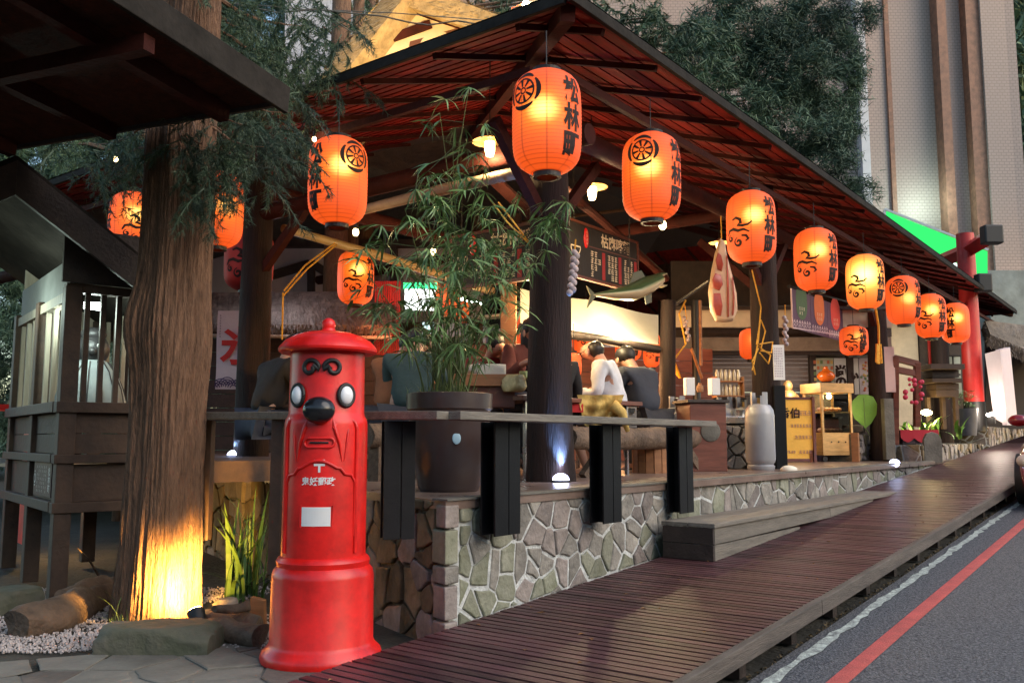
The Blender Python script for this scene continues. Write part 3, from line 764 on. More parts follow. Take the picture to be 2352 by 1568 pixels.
lant("orange paper lantern with wheel crest, second from the front corner on the street side", 1496, 407, 'crest', PM[0], dict(y=3.30), paz=-.30, taz=1.02)
lant("orange paper lantern with cloud motif beside the hanging bacon", 1725, 523, 'cloud', PM[1], dict(y=3.25), paz=-.55, taz=.85)
lant("orange paper lantern with cloud motif above the hanging menu flags' left end", 1873, 597, 'cloud', PM[1], dict(y=3.22), paz=-.42, taz=.95)
lant("brightest yellow paper lantern, next to the third log post", 1987, 648, 'cloud', PM[2], dict(y=3.2), paz=-.5, taz=.95)
lant("small orange paper lantern with wheel crest right of the brightest yellow lantern", 2074, 690, 'crest', PM[3], dict(y=3.2), paz=-.25, taz=1.1)
lant("small orange paper lantern overlapped between two others near the far eave end", 2137, 726, 'cloud', PM[1], dict(y=3.2), paz=-.4, taz=.85)
lant("farthest small orange paper lantern, just left of the red gate pillar", 2194, 742, 'none', PM[1], dict(y=3.2), paz=.3, taz=-.35)
lant("orange paper lantern with crest, over the red postbox's lid", 776, 417, 'crest', PM[1], dict(d=7.0), paz=.62, taz=-.85)
lant("orange paper lantern showing at the right edge of the big tree trunk", 500, 483, 'crest', PM[3], dict(d=8.2), paz=.25, taz=-1.0)
lant("orange paper lantern half hidden at the left edge of the big tree trunk", 303, 518, 'cloud', PM[1], dict(d=9.3), paz=.15, taz=-1.3)
lant("orange paper lantern deep inside, above and right of the postbox lid", 817, 638, 'cloud', PM[1], dict(d=11.4), paz=-.15, taz=.95)
# unlit red lantern beside the left log post
p = P(572, 598, d=9.6); make_lantern("unlit dark red lantern behind the left log post", 'cloud', PM_off, p, face_cam(p), "unlit red lanterns", paz=-.45, taz=.3, R0=.26, H0=.33, ink=M_['ink'])
# small inner lanterns at the back stalls
G2 = "small lit orange lanterns at the back stalls"
def sl_(label, px, py, d, R0=.19, H0=.26, motif='cloud', **k):
    p = P(px, py, d=d); return make_lantern(label, motif, PM_far, p, face_cam(p), G2, -.2, .7, R0=R0, H0=H0, **k)
sl_("small lit lantern under the canvas awning just right of the front corner post", 1347, 765, 12.0, .20, .27)
sl_("small lit lantern under the canvas awning above the dark-shirted diner", 1443, 785, 12.0, .18, .26, motif='none')
sl_("narrow lit lantern at the right end of the canvas awning", 1497, 803, 12.2, .12, .24)
sl_("small lit lantern left of the front corner post behind the reddish-clothed diner", 1218, 765, 12.0, .20, .30, motif='none')
sl_("low glowing lantern between the corner post and the bald man", 1318, 838, 9.0, .08, .12, motif='none', letters=False)
sl_("small lit lantern half hidden behind the second log post", 1727, 790, 12.8, .18, .22, motif='none')
sl_("small lit lantern below the right end of the menu flags", 1961, 783, 13.5, .21, .22)
for k, (px, py, h_) in enumerate([(1000, 672, .16), (1025, 690, .24), (1048, 700, .2), (1066, 712, .18)]):
    sl_(["leftmost of four slim lanterns glimpsed through the bamboo", "tallest and palest of four slim lanterns glimpsed through the bamboo", "third of four slim lanterns glimpsed through the bamboo", "rightmost of four slim lanterns glimpsed through the bamboo"][k], px, py, 12.5, .07, h_, motif='none', letters=False)

# ================================================================ POSTBOX
pb_p = P(733, 1497, z=-.735)
pb_p = Vector((3.035, 3.50, -.735))
face = face_cam(pb_p) - .16
pbx = thing("postbox", "tall red cast-iron postbox with a comic face, round lid and white plate", "postbox", pb_p, rz=0, tilt=(0, 0, face))
SC = 1.0
def bodyr(z): 
    return .247 if z < .41 else .205 if z < 1.165 else .187
prof = [(.292, 0), (.296, .02), (.288, .045), (.262, .068), (.252, .09), (.250, .40), (.243, .43), (.226, .45), (.228, .462), (.230, .475), (.222, .49), (.208, .50), (.207, .52), (.206, 1.14), (.203, 1.165), (.192, 1.185), (.188, 1.20), (.186, 1.51)]
part("body", MB().lathe(prof, 72), M_['red'], pbx, smooth=35, world=False)
prof = [(.186, 1.505), (.234, 1.500), (.246, 1.510), (.248, 1.522), (.241, 1.536), (.215, 1.565), (.17, 1.59), (.12, 1.607), (.06, 1.617), (.038, 1.62), (.032, 1.632), (.036, 1.652), (.030, 1.672), (.015, 1.684), (.004, 1.687)]
part("lid", MB().lathe(prof, 72, fn=lambda t, z: 1 + .006 * sin(2 * t)), M_['red'], pbx, smooth=35, world=False)
def on(az, z, off=0.0, r=None):
    r = (r or bodyr(z)) + off; t = -pi / 2 + az; return Vector((r * cos(t), r * sin(t), z))
def tube_on(pts, rad, name, mm=None, n=8):
    return part(name, MB().tube([on(a_, z, o) for a_, z, o in pts], rad, n), mm or M_['red'], pbx, smooth=60, world=False)
for s in (-1, 1):
    tube_on([(s * .95, .52 + .04 * i, .004) for i in range(16)] + [(s * .90, 1.15, .0), (s * .78, 1.175, -.004), (s * .5, 1.165, 0), (s * .32, 1.12, .002)], .010, "raised_rib")
    # brow spiral
    A = spiral(0, 0, .014, .047, 150 if s > 0 else 30, (150 + 400) if s > 0 else (30 - 400), 20)
    A = A + [(A[-1][0] * .75 + (.018 if s > 0 else -.018), A[-1][1] + .022)]
    tube_on([(s * .30 + x / .187, 1.415 + y, .004) for x, y in A], .0115, "brow", M_['black'])
    # cheek folds
    tube_on([(s * .28, 1.19, .0), (s * .36, 1.12, .003), (s * .47, 1.05, .005), (s * .55, .96, .0)], [.008, .010, .007, .003], "cheek_fold")
    tube_on([(s * .75, 1.165, .002), (s * .68, 1.08, .003), (s * .60, .96, .0)], [.008, .007, .003], "cheek_fold")
    # eye
    c = on(s * .66, 1.283, .004); t_ = -pi / 2 + s * .66
    Me = Matrix.Rotation(t_, 4, 'Z')
    ring = MB().tube([c + Me @ Vector((.002, .042 * cos(a_), .053 * sin(a_))) for a_ in [2 * pi * i / 20 for i in range(21)]], .010, 8, cap=False)
    eye = part("eye", MB().ball(c, (.026, .037, .047), 20, 12, M=Me), flat('eye_white', (.88, .88, .88), .3) if s < 0 else bpy.data.materials['eye_white'], pbx, smooth=True, world=False)
    part("eye_ring", ring, M_['black'], eye, smooth=True, world=False)
    part("pupil", MB().ball(c + Me @ Vector((.0235, -.003 * s, 0)), (.002, .003, .0035), 8, 6, M=Me), M_['black'], eye, smooth=True, world=False)
c = on(0, 1.208, .045)
part("nose", MB().ball(c, (.078, .062, .066), 28, 18), M_['black_gloss'], pbx, smooth=True, world=False)
# slot
m = MB(); A = [(x / .206 * 1.0, 1.052 + y, .006) for x, y in arc(-.05, 0, .022, 90, 270, 6) + arc(.05, 0, .022, -90, 90, 6) + [(-.05, .022)]]
tube_on(A, .007, "slot_frame")
part("slot", MB().tube([on(x / .206, 1.052, .002) for x in (-.045, -.02, .0, .02, .045)], .0055, 6), M_['black'], pbx, world=False)
# arched door outline, hatch and white plate
A = [(-.92, .60, .0), (-.92, .86, .002), (-.80, .895, .002), (-.62, .90, .003), (-.5, .93, .004)] + [(-.42 + .84 * i / 10, .93 + .035 * sin(pi * i / 10), .004) for i in range(11)] + [(.5, .93, .004), (.62, .90, .003), (.80, .895, .002), (.92, .86, .002), (.92, .60, 0)]
tube_on(A, .008, "door_edge")
pl = lambda x: x / .206
m = MB()
def platepatch(x0, x1, z0, z1, off, n=10):
    q = MB(); 
    for i in range(n + 1):
        a_ = pl(x0 + (x1 - x0) * i / n)
        for (z, o) in ((z0, -.004), (z0, off), (z1, off), (z1, -.004)): q.v.append(tuple(on(a_, z, o)))
    for i in range(n):
        b = i * 4
        for j in range(3): q.f.append((b + j, b + 4 + j, b + 5 + j, b + 1 + j))
    q.f += [(0, 1, 2, 3), (n * 4 + 3, n * 4 + 2, n * 4 + 1, n * 4)]; return q
part("label_plate", platepatch(-.078, .062, .655, .745, .004), M_['white'], pbx, world=False)
tube_on([(pl(-.086), .65, .002), (pl(-.086), .752, .002), (pl(.07), .752, .002), (pl(.07), .65, .002), (pl(-.086), .65, .002)], .004, "plate_frame")
pr = lambda z: .206
mk = strokes2d([[(-.026, .026), (.026, .026)], [(-.026, .006), (.026, .006)], [(0, .006), (0, -.030)]], .011)
part("postal_mark", wrap_map(mk, .02, .940 + .0, pr, .003, 0), M_['white'], pbx, world=False)
part("lettering", wrap_map(text2d("鬼妖郵政", .041, .0012), .0, .868, pr, .003), M_['white'], pbx, world=False)

# ================================================================ BIG TREE with bark ridges
tree = thing("conifer_tree", "big ridged conifer trunk lit from below by a yellow floodlight", "tree", (3.2, 5.22, -.76))
tb, tt = Vector((3.17, 5.18, -.80)), Vector(P(440, -60, d=5.75))
m = MB(); n = 230; K = 150
def barkf(t, z):
    tw = t + .06 * noise.noise((z * .7, 3, 1))
    a_ = noise.noise((cos(tw) * 13, sin(tw) * 13, z * .7)); a2 = noise.noise((cos(tw) * 30, sin(tw) * 30, z * 2.2)); a3 = noise.noise((cos(tw) * 2, sin(tw) * 2, z * .5))
    return -.013 * (1 - min(1, abs(a_) * 4.5)) + .009 * a2 - .007 * (1 - min(1, abs(a2) * 4)) + .03 * a3
for i in range(K + 1):
    s = i / K; c = tb.lerp(tt, s); z = c.z - tb.z
    r0 = .242 + .045 * math.exp(-z / .40) - .012 * z + .02 * math.exp(-((z - 1.75) / .25) ** 2)
    for j in range(n):
        t = 2 * pi * j / n; fl = 1 + .04 * math.exp(-z / .5) * sin(3 * t + 1)
        bulge = .05 * math.exp(-((z - 1.85) / .22) ** 2) * max(0, cos(t - HEAD - pi * .70)) ** 2
        r = r0 * fl + barkf(t, z) + bulge
        m.v.append((c.x + r * cos(t), c.y + r * sin(t), c.z))
for i in range(K):
    for j in range(n):
        a0 = i * n + j; a1 = i * n + (j + 1) % n; m.f.append((a0, a1, a1 + n, a0 + n))
part("trunk", m, M_['bark'], tree, smooth=True)

# ---- foliage helpers: numpy baked sprays
def spray_variant(seed, L=1.0, nn=60, w_=.012, droop=.35, spread=.22, nl=.13):
    rs = np.random.RandomState(seed); V = []; Fc = []
    t = np.linspace(0, 1, 7); ax = np.stack([t * L, .06 * L * np.sin(t * 3 + seed), -droop * L * t ** 1.8], 1)
    subs = [(ax, .012 * L)]
    for k in range(7):
        s = rs.uniform(.12, .9); i = int(s * 6); p = ax[i]; a_ = rs.uniform(-1.2, 1.2); l = L * rs.uniform(.25, .5) * (1.1 - s * .6)
        tt_ = np.linspace(0, 1, 4); side = 1 if k % 2 else -1
        q = np.stack([p[0] + tt_ * l * .75, p[1] + side * tt_ * l * .65, p[2] + tt_ * l * rs.uniform(-.1, .15) - droop * l * 1.3 * tt_ ** 2], 1); subs.append((q, .006 * L))
    for (q, r) in subs:
        for i in range(len(q) - 1):
            b = len(V); V += [q[i] + (0, 0, r), q[i] - (0, 0, r), q[i + 1] - (0, 0, r * .6), q[i + 1] + (0, 0, r * .6)]; Fc.append((b, b + 1, b + 2, b + 3))
        m_ = int(nn * (1.0 if q is ax else .55))
        for k in range(m_):
            s = rs.uniform(.08, 1) * (len(q) - 1); i = min(int(s), len(q) - 2); f = s - i; p = q[i] * (1 - f) + q[i + 1] * f
            d = (q[i + 1] - q[i]); d = d / np.linalg.norm(d)
            o = rs.normal(size=3); o -= d * o.dot(d); o /= np.linalg.norm(o)
            e = d * rs.uniform(.5, 1) + o * rs.uniform(.5, 1.0) + np.array([0, 0, -.25]); e /= np.linalg.norm(e); l = nl * L * rs.uniform(.6, 1.2)
            sd_ = np.cross(e, rs.normal(size=3)); sd_ /= np.linalg.norm(sd_); b = len(V)
            V += [p - sd_ * w_ * L / 2, p + sd_ * w_ * L / 2, p + e * l]; Fc.append((b, b + 1, b + 2))
    return np.array(V), Fc
def tuft_variant(seed, nn=130, w_=.024):
    rs = np.random.RandomState(seed); V = []; Fc = []
    for k in range(nn):
        e = rs.normal(size=3); e[2] = e[2] * .8 - .15; e /= np.linalg.norm(e); c = rs.normal(size=3) * .22; l = rs.uniform(.25, .55)
        sd_ = np.cross(e, rs.normal(size=3)); sd_ /= np.linalg.norm(sd_); b = len(V)
        V += [c - sd_ * w_, c + sd_ * w_, c + e * l]; Fc.append((b, b + 1, b + 2))
    return np.array(V), Fc
def bamboo_variant(seed, nl=6):
    rs = np.random.RandomState(seed); V = []; Fc = []
    for k in range(nl):
        a_ = rs.uniform(-1.5, 1.5); l = rs.uniform(.75, 1.2); w_ = rs.uniform(.032, .052); dr = rs.uniform(.2, .9)
        d = np.array([cos(a_), sin(a_), 0]); s_ = np.array([-sin(a_), cos(a_), 0]) + rs.normal(size=3) * .35; s_ /= np.linalg.norm(s_)
        b = len(V); prof = [(0, .15), (.25, 1), (.6, .75), (1, 0)]
        for (t, ww) in prof:
            c = d * l * t * (1 - dr * .35 * t) + np.array([0, 0, -dr * l * t ** 1.6 * .9]); V += [c - s_ * w_ * ww, c + s_ * w_ * ww]
        for i in range(3): q = b + 2 * i; Fc.append((q, q + 1, q + 3, q + 2))
    return np.array(V), Fc
class Leaves:
    def __init__(s): s.V = []; s.F = []; s.n = 0
    def add(s, var, M):
        V, Fc = var; A = np.array(M)[:3]; W_ = V @ A[:, :3].T + A[:, 3]; s.V.append(W_)
        s.F += [tuple(i + s.n for i in f) for f in Fc]; s.n += len(V)
    def mb(s):
        m = MB(); m.v = [tuple(v) for v in np.concatenate(s.V)]; m.f = s.F; return m
def TRS(p, eul, sc):
    return Matrix.Translation(p) @ Euler(eul).to_matrix().to_4x4() @ Matrix.Scale(sc, 4)
SPR = [spray_variant(k) for k in range(5)]; TUF = [tuft_variant(k) for k in range(4)]; BAM = [bamboo_variant(k) for k in range(6)]
LSPR = [spray_variant(10 + k, nn=34, w_=.02, nl=.16) for k in range(4)]

# near tree's drooping sprays and limbs
lv = Leaves(); limbs = MB()
def limb(p0, p1, r0, sag=.25, n=7):
    pts = [p0.lerp(p1, i / n) + Vector((rnd(-.03, .03), rnd(-.03, .03), -sag * sin(pi * i / n) * .4)) for i in range(n + 1)]
    limbs.tube(pts, [r0 * (1 - .85 * i / n) for i in range(n + 1)], 6); return pts
core = lambda py: P(425, py, d=5.7)
for (px, py, d, cnt, sp, sc_) in [(560, 60, 6.8, 32, .42, .55), (640, 120, 7.2, 30, .40, .55), (700, 60, 7.4, 26, .4, .5), (690, 200, 7.3, 20, .32, .5), (500, 150, 6.3, 30, .35, .5), (470, 30, 6.2, 26, .4, .5),
                             (590, 290, 6.0, 16, .24, .42), (660, 260, 6.0, 16, .22, .42), (560, 380, 5.6, 12, .2, .36), (610, 340, 5.6, 10, .2, .36), (530, 300, 5.5, 16, .22, .40), (470, 330, 5.2, 14, .15, .34), (475, 430, 5.2, 12, .12, .30), (520, 420, 5.3, 10, .14, .32),
                             (410, 330, 5.2, 6, .1, .26), (280, 350, 6.6, 16, .3, .4), (220, 330, 7.5, 18, .4, .5), (330, 330, 6.8, 12, .2, .4)]:
    c = P(px, py, d=d); b0 = core(py - 120)
    pts = limb(b0, c, .022 if d > 6 else .012)
    for k in range(int(cnt * .95)):
        q = pts[random.randrange(3, len(pts))] if k % 2 == 0 else c
        p = q + Vector((rnd(-sp, sp), rnd(-sp, sp), rnd(-sp, sp) * .8))
        lv.add(random.choice(SPR), TRS(p, (rnd(-.4, .4), rnd(.1, 1.2), rnd(0, 6.28)), sc_ * rnd(.6, 1.15)))
part("limb", limbs, M_['bark'], tree)
part("foliage", lv.mb(), M_['needle'], tree)

# ---- big conifer beyond the roof (right) and the others behind
def conifer(name, label, blobs, trunk, mt, var=TUF, sc=(.4, .75), dens=9, group="dark conifers behind the pavilion"):
    base = trunk[0]
    t = thing(name, label, "tree", base, group)
    m = MB().tube([Vector(base), Vector(trunk[1])], [trunk[2], trunk[2] * .5], 10); part("trunk", m, M_['bark'], t, smooth=True)
    lv = Leaves(); lm = MB()
    for (px, py, d, rx, rz_) in blobs:
        c = P(px, py, d=d); k = d / F_; X, Z = rx * k, rz_ * k
        n = max(6, int(dens * X * Z * 6))
        tz = max(base[2] + 1, c.z - .5); tpt = Vector(base).lerp(Vector(trunk[1]), min(1, max(0, (tz - base[2]) / (trunk[1][2] - base[2]))))
        lm.tube([tpt, tpt.lerp(c, .6) + Vector((0, 0, .1)), c], [.05, .03, .012], 5)
        for i in range(n):
            u = Vector((random.gauss(0, 1), random.gauss(0, 1), random.gauss(0, 1))); u.normalize(); u *= rnd(.35, 1.05) ** .6
            p = c + RT * (u.x * X) + UPV * (u.y * Z) + FW * (u.z * X * .8)
            lv.add(random.choice(var), TRS(p, (rnd(-.6, .6), rnd(-.2, .9), rnd(0, 6.28)), rnd(*sc)))
    part("limb", lm, M_['bark'], t); part("foliage", lv.mb(), mt, t); return t
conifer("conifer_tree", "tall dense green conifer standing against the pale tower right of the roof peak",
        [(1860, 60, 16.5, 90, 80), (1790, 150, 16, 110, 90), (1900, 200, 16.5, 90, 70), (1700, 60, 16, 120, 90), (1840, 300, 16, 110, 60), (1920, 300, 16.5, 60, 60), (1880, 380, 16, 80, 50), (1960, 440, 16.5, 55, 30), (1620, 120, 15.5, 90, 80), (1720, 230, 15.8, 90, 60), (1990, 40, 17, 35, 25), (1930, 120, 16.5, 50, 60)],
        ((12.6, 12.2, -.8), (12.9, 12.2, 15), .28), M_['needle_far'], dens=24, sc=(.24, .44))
conifer("conifer_tree", "conifer with looser yellow-green sprays close behind the roof peak",
        [(1500, 40, 14, 110, 80), (1400, 10, 14, 90, 60), (1560, 120, 14.5, 60, 50), (1330, -20, 14, 80, 40), (1620, 190, 14.5, 60, 40), (1240, 0, 14, 60, 35)],
        ((9.3, 10.6, -.8), (9.5, 10.8, 13), .22), M_['needle'], var=LSPR, sc=(.7, 1.2), dens=9)
for k, (px, d, r, lab) in enumerate([(312, 13, .16, "slim dark trunk left of the big tree, seen under the near eave"), (800, 15, .14, "slim straight dark trunk left of the thatched gable"), (832, 16, .18, "thicker straight dark trunk nearest the thatched gable"), (1090, 17, .16, "bare dark trunk right behind the thatched gable's peak")]):
    b0 = P(px, 600, d=d); b0.z = -.8; t1 = P(px + 6, -300, d=d)
    t1.x, t1.y = b0.x + .2, b0.y; t1.z = 13
    bl = [[(250, 380, d, 90, 60), (380, 300, d, 60, 50), (120, 330, d + 1, 80, 40)], [(740, 60, d, 45, 60), (700, 130, d, 50, 40)], [(870, -10, d, 60, 35), (760, -20, d, 60, 30)], [(1140, 10, d, 50, 25), (1060, -20, d, 60, 25)]][k]
    conifer("conifer_tree", lab, bl, (tuple(b0), tuple(t1), r), M_['needle'], var=LSPR, sc=(.6, 1.1), dens=8)
# forested hillside far behind on the left
m = MB(); nx_ = 60
hill = MB()
for j in range(14):
    for i in range(nx_ + 1):
        px = -400 + i * 50; d = 24 + j * 3
        p = P(px, 1000, d=d); p.z = -1 + j * 1.15 + 1.2 * noise.noise((p.x * .15, p.y * .15, 0)); hill.v.append(tuple(p))
for j in range(13):
    for i in range(nx_): a0 = j * (nx_ + 1) + i; hill.f.append((a0, a0 + 1, a0 + nx_ + 2, a0 + nx_ + 1))
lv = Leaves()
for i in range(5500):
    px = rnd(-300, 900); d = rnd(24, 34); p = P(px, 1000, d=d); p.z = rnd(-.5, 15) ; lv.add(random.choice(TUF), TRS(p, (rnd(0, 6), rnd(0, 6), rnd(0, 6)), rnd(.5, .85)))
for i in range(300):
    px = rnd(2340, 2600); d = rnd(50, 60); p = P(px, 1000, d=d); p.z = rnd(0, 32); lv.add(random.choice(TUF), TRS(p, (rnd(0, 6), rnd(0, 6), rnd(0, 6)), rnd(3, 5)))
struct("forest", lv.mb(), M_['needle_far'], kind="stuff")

# potted bamboo
pot_c = Vector((4.43, 3.90, 0))
pot = thing("planter_pot", "big dark glazed planter pot with a small pale blue sticker, at the platform edge", "pot", pot_c)
part("bowl", MB().lathe([(.185, 0), (.20, .02), (.235, .20), (.262, .40), (.272, .52), (.282, .53), (.284, .63), (.262, .635), (.255, .60), (.25, .56)], 48, pot_c, close=False), M_['pot'], pot, smooth=40)
part("soil_fill", MB().lathe([(.25, .575), (.001, .60)], 24, pot_c, close=False), M_['soil'], pot)
fz = face_cam(pot_c); a_ = fz - pi / 2 + .18
c = pot_c + Vector((cos(a_) * .2555, sin(a_) * .2555, .34))
part("sticker", MB().ball(c, (.004, .028, .038), 16, 8, M=Matrix.Rotation(a_, 4, 'Z')), flat("pale_blue_sticker", (.30, .45, .52), .5), pot, smooth=True)
bam = thing("bamboo_plant", "leafy green bamboo rising from the dark pot in front of the corner post", "plant", pot_c + Vector((0, 0, .58)))
culm = MB(); lv = Leaves(); tw = MB()
tips = [(1075, 215, 5.7), (1010, 260, 5.6), (1130, 330, 5.6), (1040, 340, 5.5), (960, 400, 5.5), (1100, 430, 5.5), (1190, 440, 5.7), (1270, 460, 5.6), (930, 480, 5.4), (1020, 520, 5.4), (1150, 560, 5.4), (1215, 580, 5.5), (890, 560, 5.6), (1060, 620, 5.3), (1150, 650, 5.4), (850, 640, 5.5), (880, 700, 5.4), (960, 690, 5.3), (1300, 480, 5.7), (1120, 740, 5.4)]
for (px, py, d) in tips:
    b0 = pot_c + Vector((rnd(-.13, .13), rnd(-.13, .13), .58)); e = P(px, py, d=d)
    mid = b0.lerp(e, .5) + (pot_c - b0) * .0 + Vector((0, 0, .12)); mid.x = b0.x + (e.x - b0.x) * .25; mid.y = b0.y + (e.y - b0.y) * .25
    pts = [b0 * (1 - s) ** 2 + mid * (2 * s * (1 - s)) + e * s * s for s in [i / 10 for i in range(11)]]
    culm.tube(pts, [.007 - .0005 * i for i in range(11)], 5)
    for i in range(3, 11):
        for q in range(2 if i > 5 else (1 if i > 4 else 0)):
            p = pts[i] + Vector((rnd(-.16, .16), rnd(-.16, .16), rnd(-.14, .12)))
            tw.tube([pts[i], p], .0018, 3)
            for z in range(2 if random.random() < .55 else 1): lv.add(random.choice(BAM), TRS(p, (rnd(-.5, .5), rnd(-.3, .8), rnd(0, 6.28)), rnd(.12, .19)))
for i in range(46):                                                       # sheaf of thin stalks low down
    b0 = pot_c + Vector((rnd(-.11, .11), rnd(-.11, .11), .57)); e = b0 + Vector((rnd(-.22, .18), rnd(-.2, .2), rnd(.25, .7)))
    culm.tube([b0, b0.lerp(e, .5) + Vector((0, 0, .05)), e], [.004, .003, .002], 4)
    if i % 2: lv.add(random.choice(BAM), TRS(e, (rnd(-.5, .5), rnd(-.3, .8), rnd(0, 6.28)), rnd(.1, .15)))
part("stalk", culm, M_['stem'], bam)["kind"] = "stuff"; part("twig", tw, M_['stem'], bam)["kind"] = "stuff"; part("foliage", lv.mb(), M_['bamboo_leaf'], bam)
gb = MB()
def blade(m, p, a_, L, w_, lean, n=5, up=1.0):
    b = len(m.v); s_ = Vector((-sin(a_), cos(a_), 0)); d = Vector((cos(a_), sin(a_), 0))
    for i in range(n + 1):
        t = i / n; c = p + d * (lean * L * t * t) + Vector((0, 0, L * up * (t - .45 * lean * t * t))); ww = w_ * (1 - t ** 2.2) * (.7 + .6 * t if t < .5 else 1)
        m.v += [tuple(c - s_ * ww), tuple(c + s_ * ww)]
    for i in range(n): q = b + 2 * i; m.f.append((q, q + 1, q + 3, q + 2))
for i in range(110): 
    blade(gb, pot_c + Vector((rnd(-.22, .22), rnd(-.22, .22), .59)), rnd(0, 6.28), rnd(.08, .2), .002, rnd(.4, 1.2))
o = part("grass_tuft", gb, M_['grass'], pot)

# iris-like strap plant, tall and wide leaves
ip = P(560, 1378, z=-.765)
iris = thing("strap_leaf_plant", "clump of tall sword-shaped green leaves between the tree and the red postbox", "plant", ip)
lm_ = mat("iris_leaf", (.10, .19, .04), .45, scale=3, var=.35, bump=0, rnd_=.25)
for i in range(46):
    m = MB(); L = rnd(.45, .92) if i < 34 else rnd(.2, .5); off = Vector((rnd(-.14, .14), rnd(-.1, .1), 0)) 
    blade(m, ip + off, rnd(0, 6.28), L, rnd(.012, .022), rnd(.05, .55) if i < 34 else rnd(.6, 1.4), 7)
    part("leaf", m, lm_, iris)
m = MB()
for i in range(420):
    q = P(rnd(250, 470), rnd(1425, 1475), z=-.765); blade(m, q, rnd(0, 6.28), rnd(.05, .13), .0022, rnd(.3, 1.3), 4)
for i in range(14):
    q = P(rnd(255, 330), rnd(1430, 1450), z=-.765); blade(m, q, rnd(0, 6.28), rnd(.2, .32), .003, rnd(.3, .9), 5)
struct("grass", m, M_['grass'], kind="stuff")
wp = P(1545, 1566, z=deckz(3.4) - .15)
wd = MB()
for i in range(16): blade(wd, wp + Vector((rnd(-.03, .03), rnd(-.02, .02), 0)), i * .4, rnd(.06, .12), .014, rnd(.8, 1.4), 5, up=1.3)
solo("weed", wd, M_['leaf'], "small green weed sprouting beside the deck's near lower corner", "plant")

# ================================================================ ROCKS, LOGS, FLOODLIGHT at the tree foot
def rockmesh(c, s, seed, sub=3, rot=0):
    bm = bmesh.new(); bmesh.ops.create_icosphere(bm, subdivisions=sub, radius=1)
    for v in bm.verts:
        p = v.co.copy(); f = 1 + .30 * noise.noise(p * 1.2 + Vector((seed, 0, 0))) + .12 * noise.noise(p * 3 + Vector((seed, 5, 0))) + .04 * noise.noise(p * 9)
        for ax in range(3):
            p[ax] = max(-.72, min(.72, p[ax] * f))
        v.co = Vector((p.x * s[0], p.y * s[1], p.z * s[2]))
    me = bpy.data.meshes.new("r"); bm.to_mesh(me); bm.free(); me.transform(Matrix.Translation(Vector(c)) @ Matrix.Rotation(rot, 4, 'Z')); return me
c = P(372, 1470, z=-.70); solo("boulder", rockmesh(c + FW * .0, (.40, .22, .12), 3, 4, HEAD - pi / 2), M_['rock'], "flat mossy boulder lying in front of the floodlit tree", "rock", smooth=45)
c = P(25, 1385, z=-.70); solo("boulder", rockmesh(c, (.2, .2, .13), 8, 4), M_['rock'], "dark boulder at the far left edge on the gravel", "rock", smooth=45)
c = P(520, 1392, z=-.73); solo("boulder", rockmesh(c, (.09, .08, .07), 12, 3), M_['stone_red'], "small pinkish boulder behind the short logs", "rock", smooth=45)
def roughlog(pts, rad, seed):
    m = MB(); 
    P2 = [Vector(p) for p in pts]; fine = []; rr = []
    for i in range(len(P2) - 1):
        for k in range(6): t = k / 6; fine.append(P2[i].lerp(P2[i + 1], t)); rr.append(rad[i] * (1 - t) + rad[i + 1] * t)
    fine.append(P2[-1]); rr.append(rad[-1])
    m.tube(fine, rr, 16)
    m.v = [tuple(Vector(v) + Vector((noise.noise(Vector(v) * 9 + Vector((seed, 0, 0))), noise.noise(Vector(v) * 9 + Vector((0, seed, 0))), noise.noise(Vector(v) * 9 + Vector((0, 0, seed))))) * .035) for v in m.v]
    return m
Z = -.70
solo("driftwood", roughlog([P(40, 1440, z=Z), P(130, 1420, z=Z), P(215, 1375, z=Z), P(250, 1340, z=Z)], [.10, .12, .09, .05], 2), M_['log'], "thick gnarled driftwood log on the gravel at left", "log", smooth=50)
solo("driftwood", roughlog([P(150, 1375, z=Z + .05), P(215, 1345, z=Z + .05), P(262, 1335, z=Z + .03)], [.05, .07, .03], 5), M_['log'], "smaller twisted driftwood root behind the thick log", "log", smooth=50)
solo("twig", MB().tube([P(178, 1258, z=-.3), P(205, 1285, z=-.45), P(235, 1335, z=-.7)], [.004, .007, .01], 5), M_['log'], "thin bent twig leaning by the tree's left side", "twig")
solo("firewood_log", roughlog([P(470, 1445, z=Z), P(600, 1462, z=Z)], [.07, .065], 9), M_['log'], "nearest short dark log beside the postbox base", "log", smooth=50)
solo("firewood_log", roughlog([P(475, 1420, z=Z), P(590, 1432, z=Z)], [.06, .05], 11), M_['log'], "middle short log behind the nearest one", "log", smooth=50)
solo("firewood_log", roughlog([P(500, 1400, z=Z + .1), P(570, 1388, z=Z + .1)], [.025, .03], 14), M_['log'], "split branch lying on top of the short logs", "log", smooth=50)
solo("cut_stump", MB().prism([(0, 0), (.10, 0), (.09, .15), (.01, .17)], P(575, 1435, z=-.75), RT, (0, 0, 1), .05), M_['orange_wood'], "yellow sawn plank end standing among the logs", "wood", bev=.004)
fl = P(450, 1404, d=5.08)
fld = thing("floodlight", "small round garden floodlight aimed up the big tree trunk", "floodlight", fl)
d_ = (P(420, 1290, d=5.3) - fl).normalized()
part("housing", MB().tube([fl - d_ * .09, fl - d_ * .06, fl], [.03, .045, .05], 16), M_['black'], fld, smooth=40)
part("lens", MB().tube([fl, fl + d_ * .004], [.046, .046], 16), emat("flood_lens", (1, .75, .35), 30), fld)
part("stake", MB().tube([fl - d_ * .05, fl + Vector((0, 0, -.14))], .012, 6), M_['black'], fld)
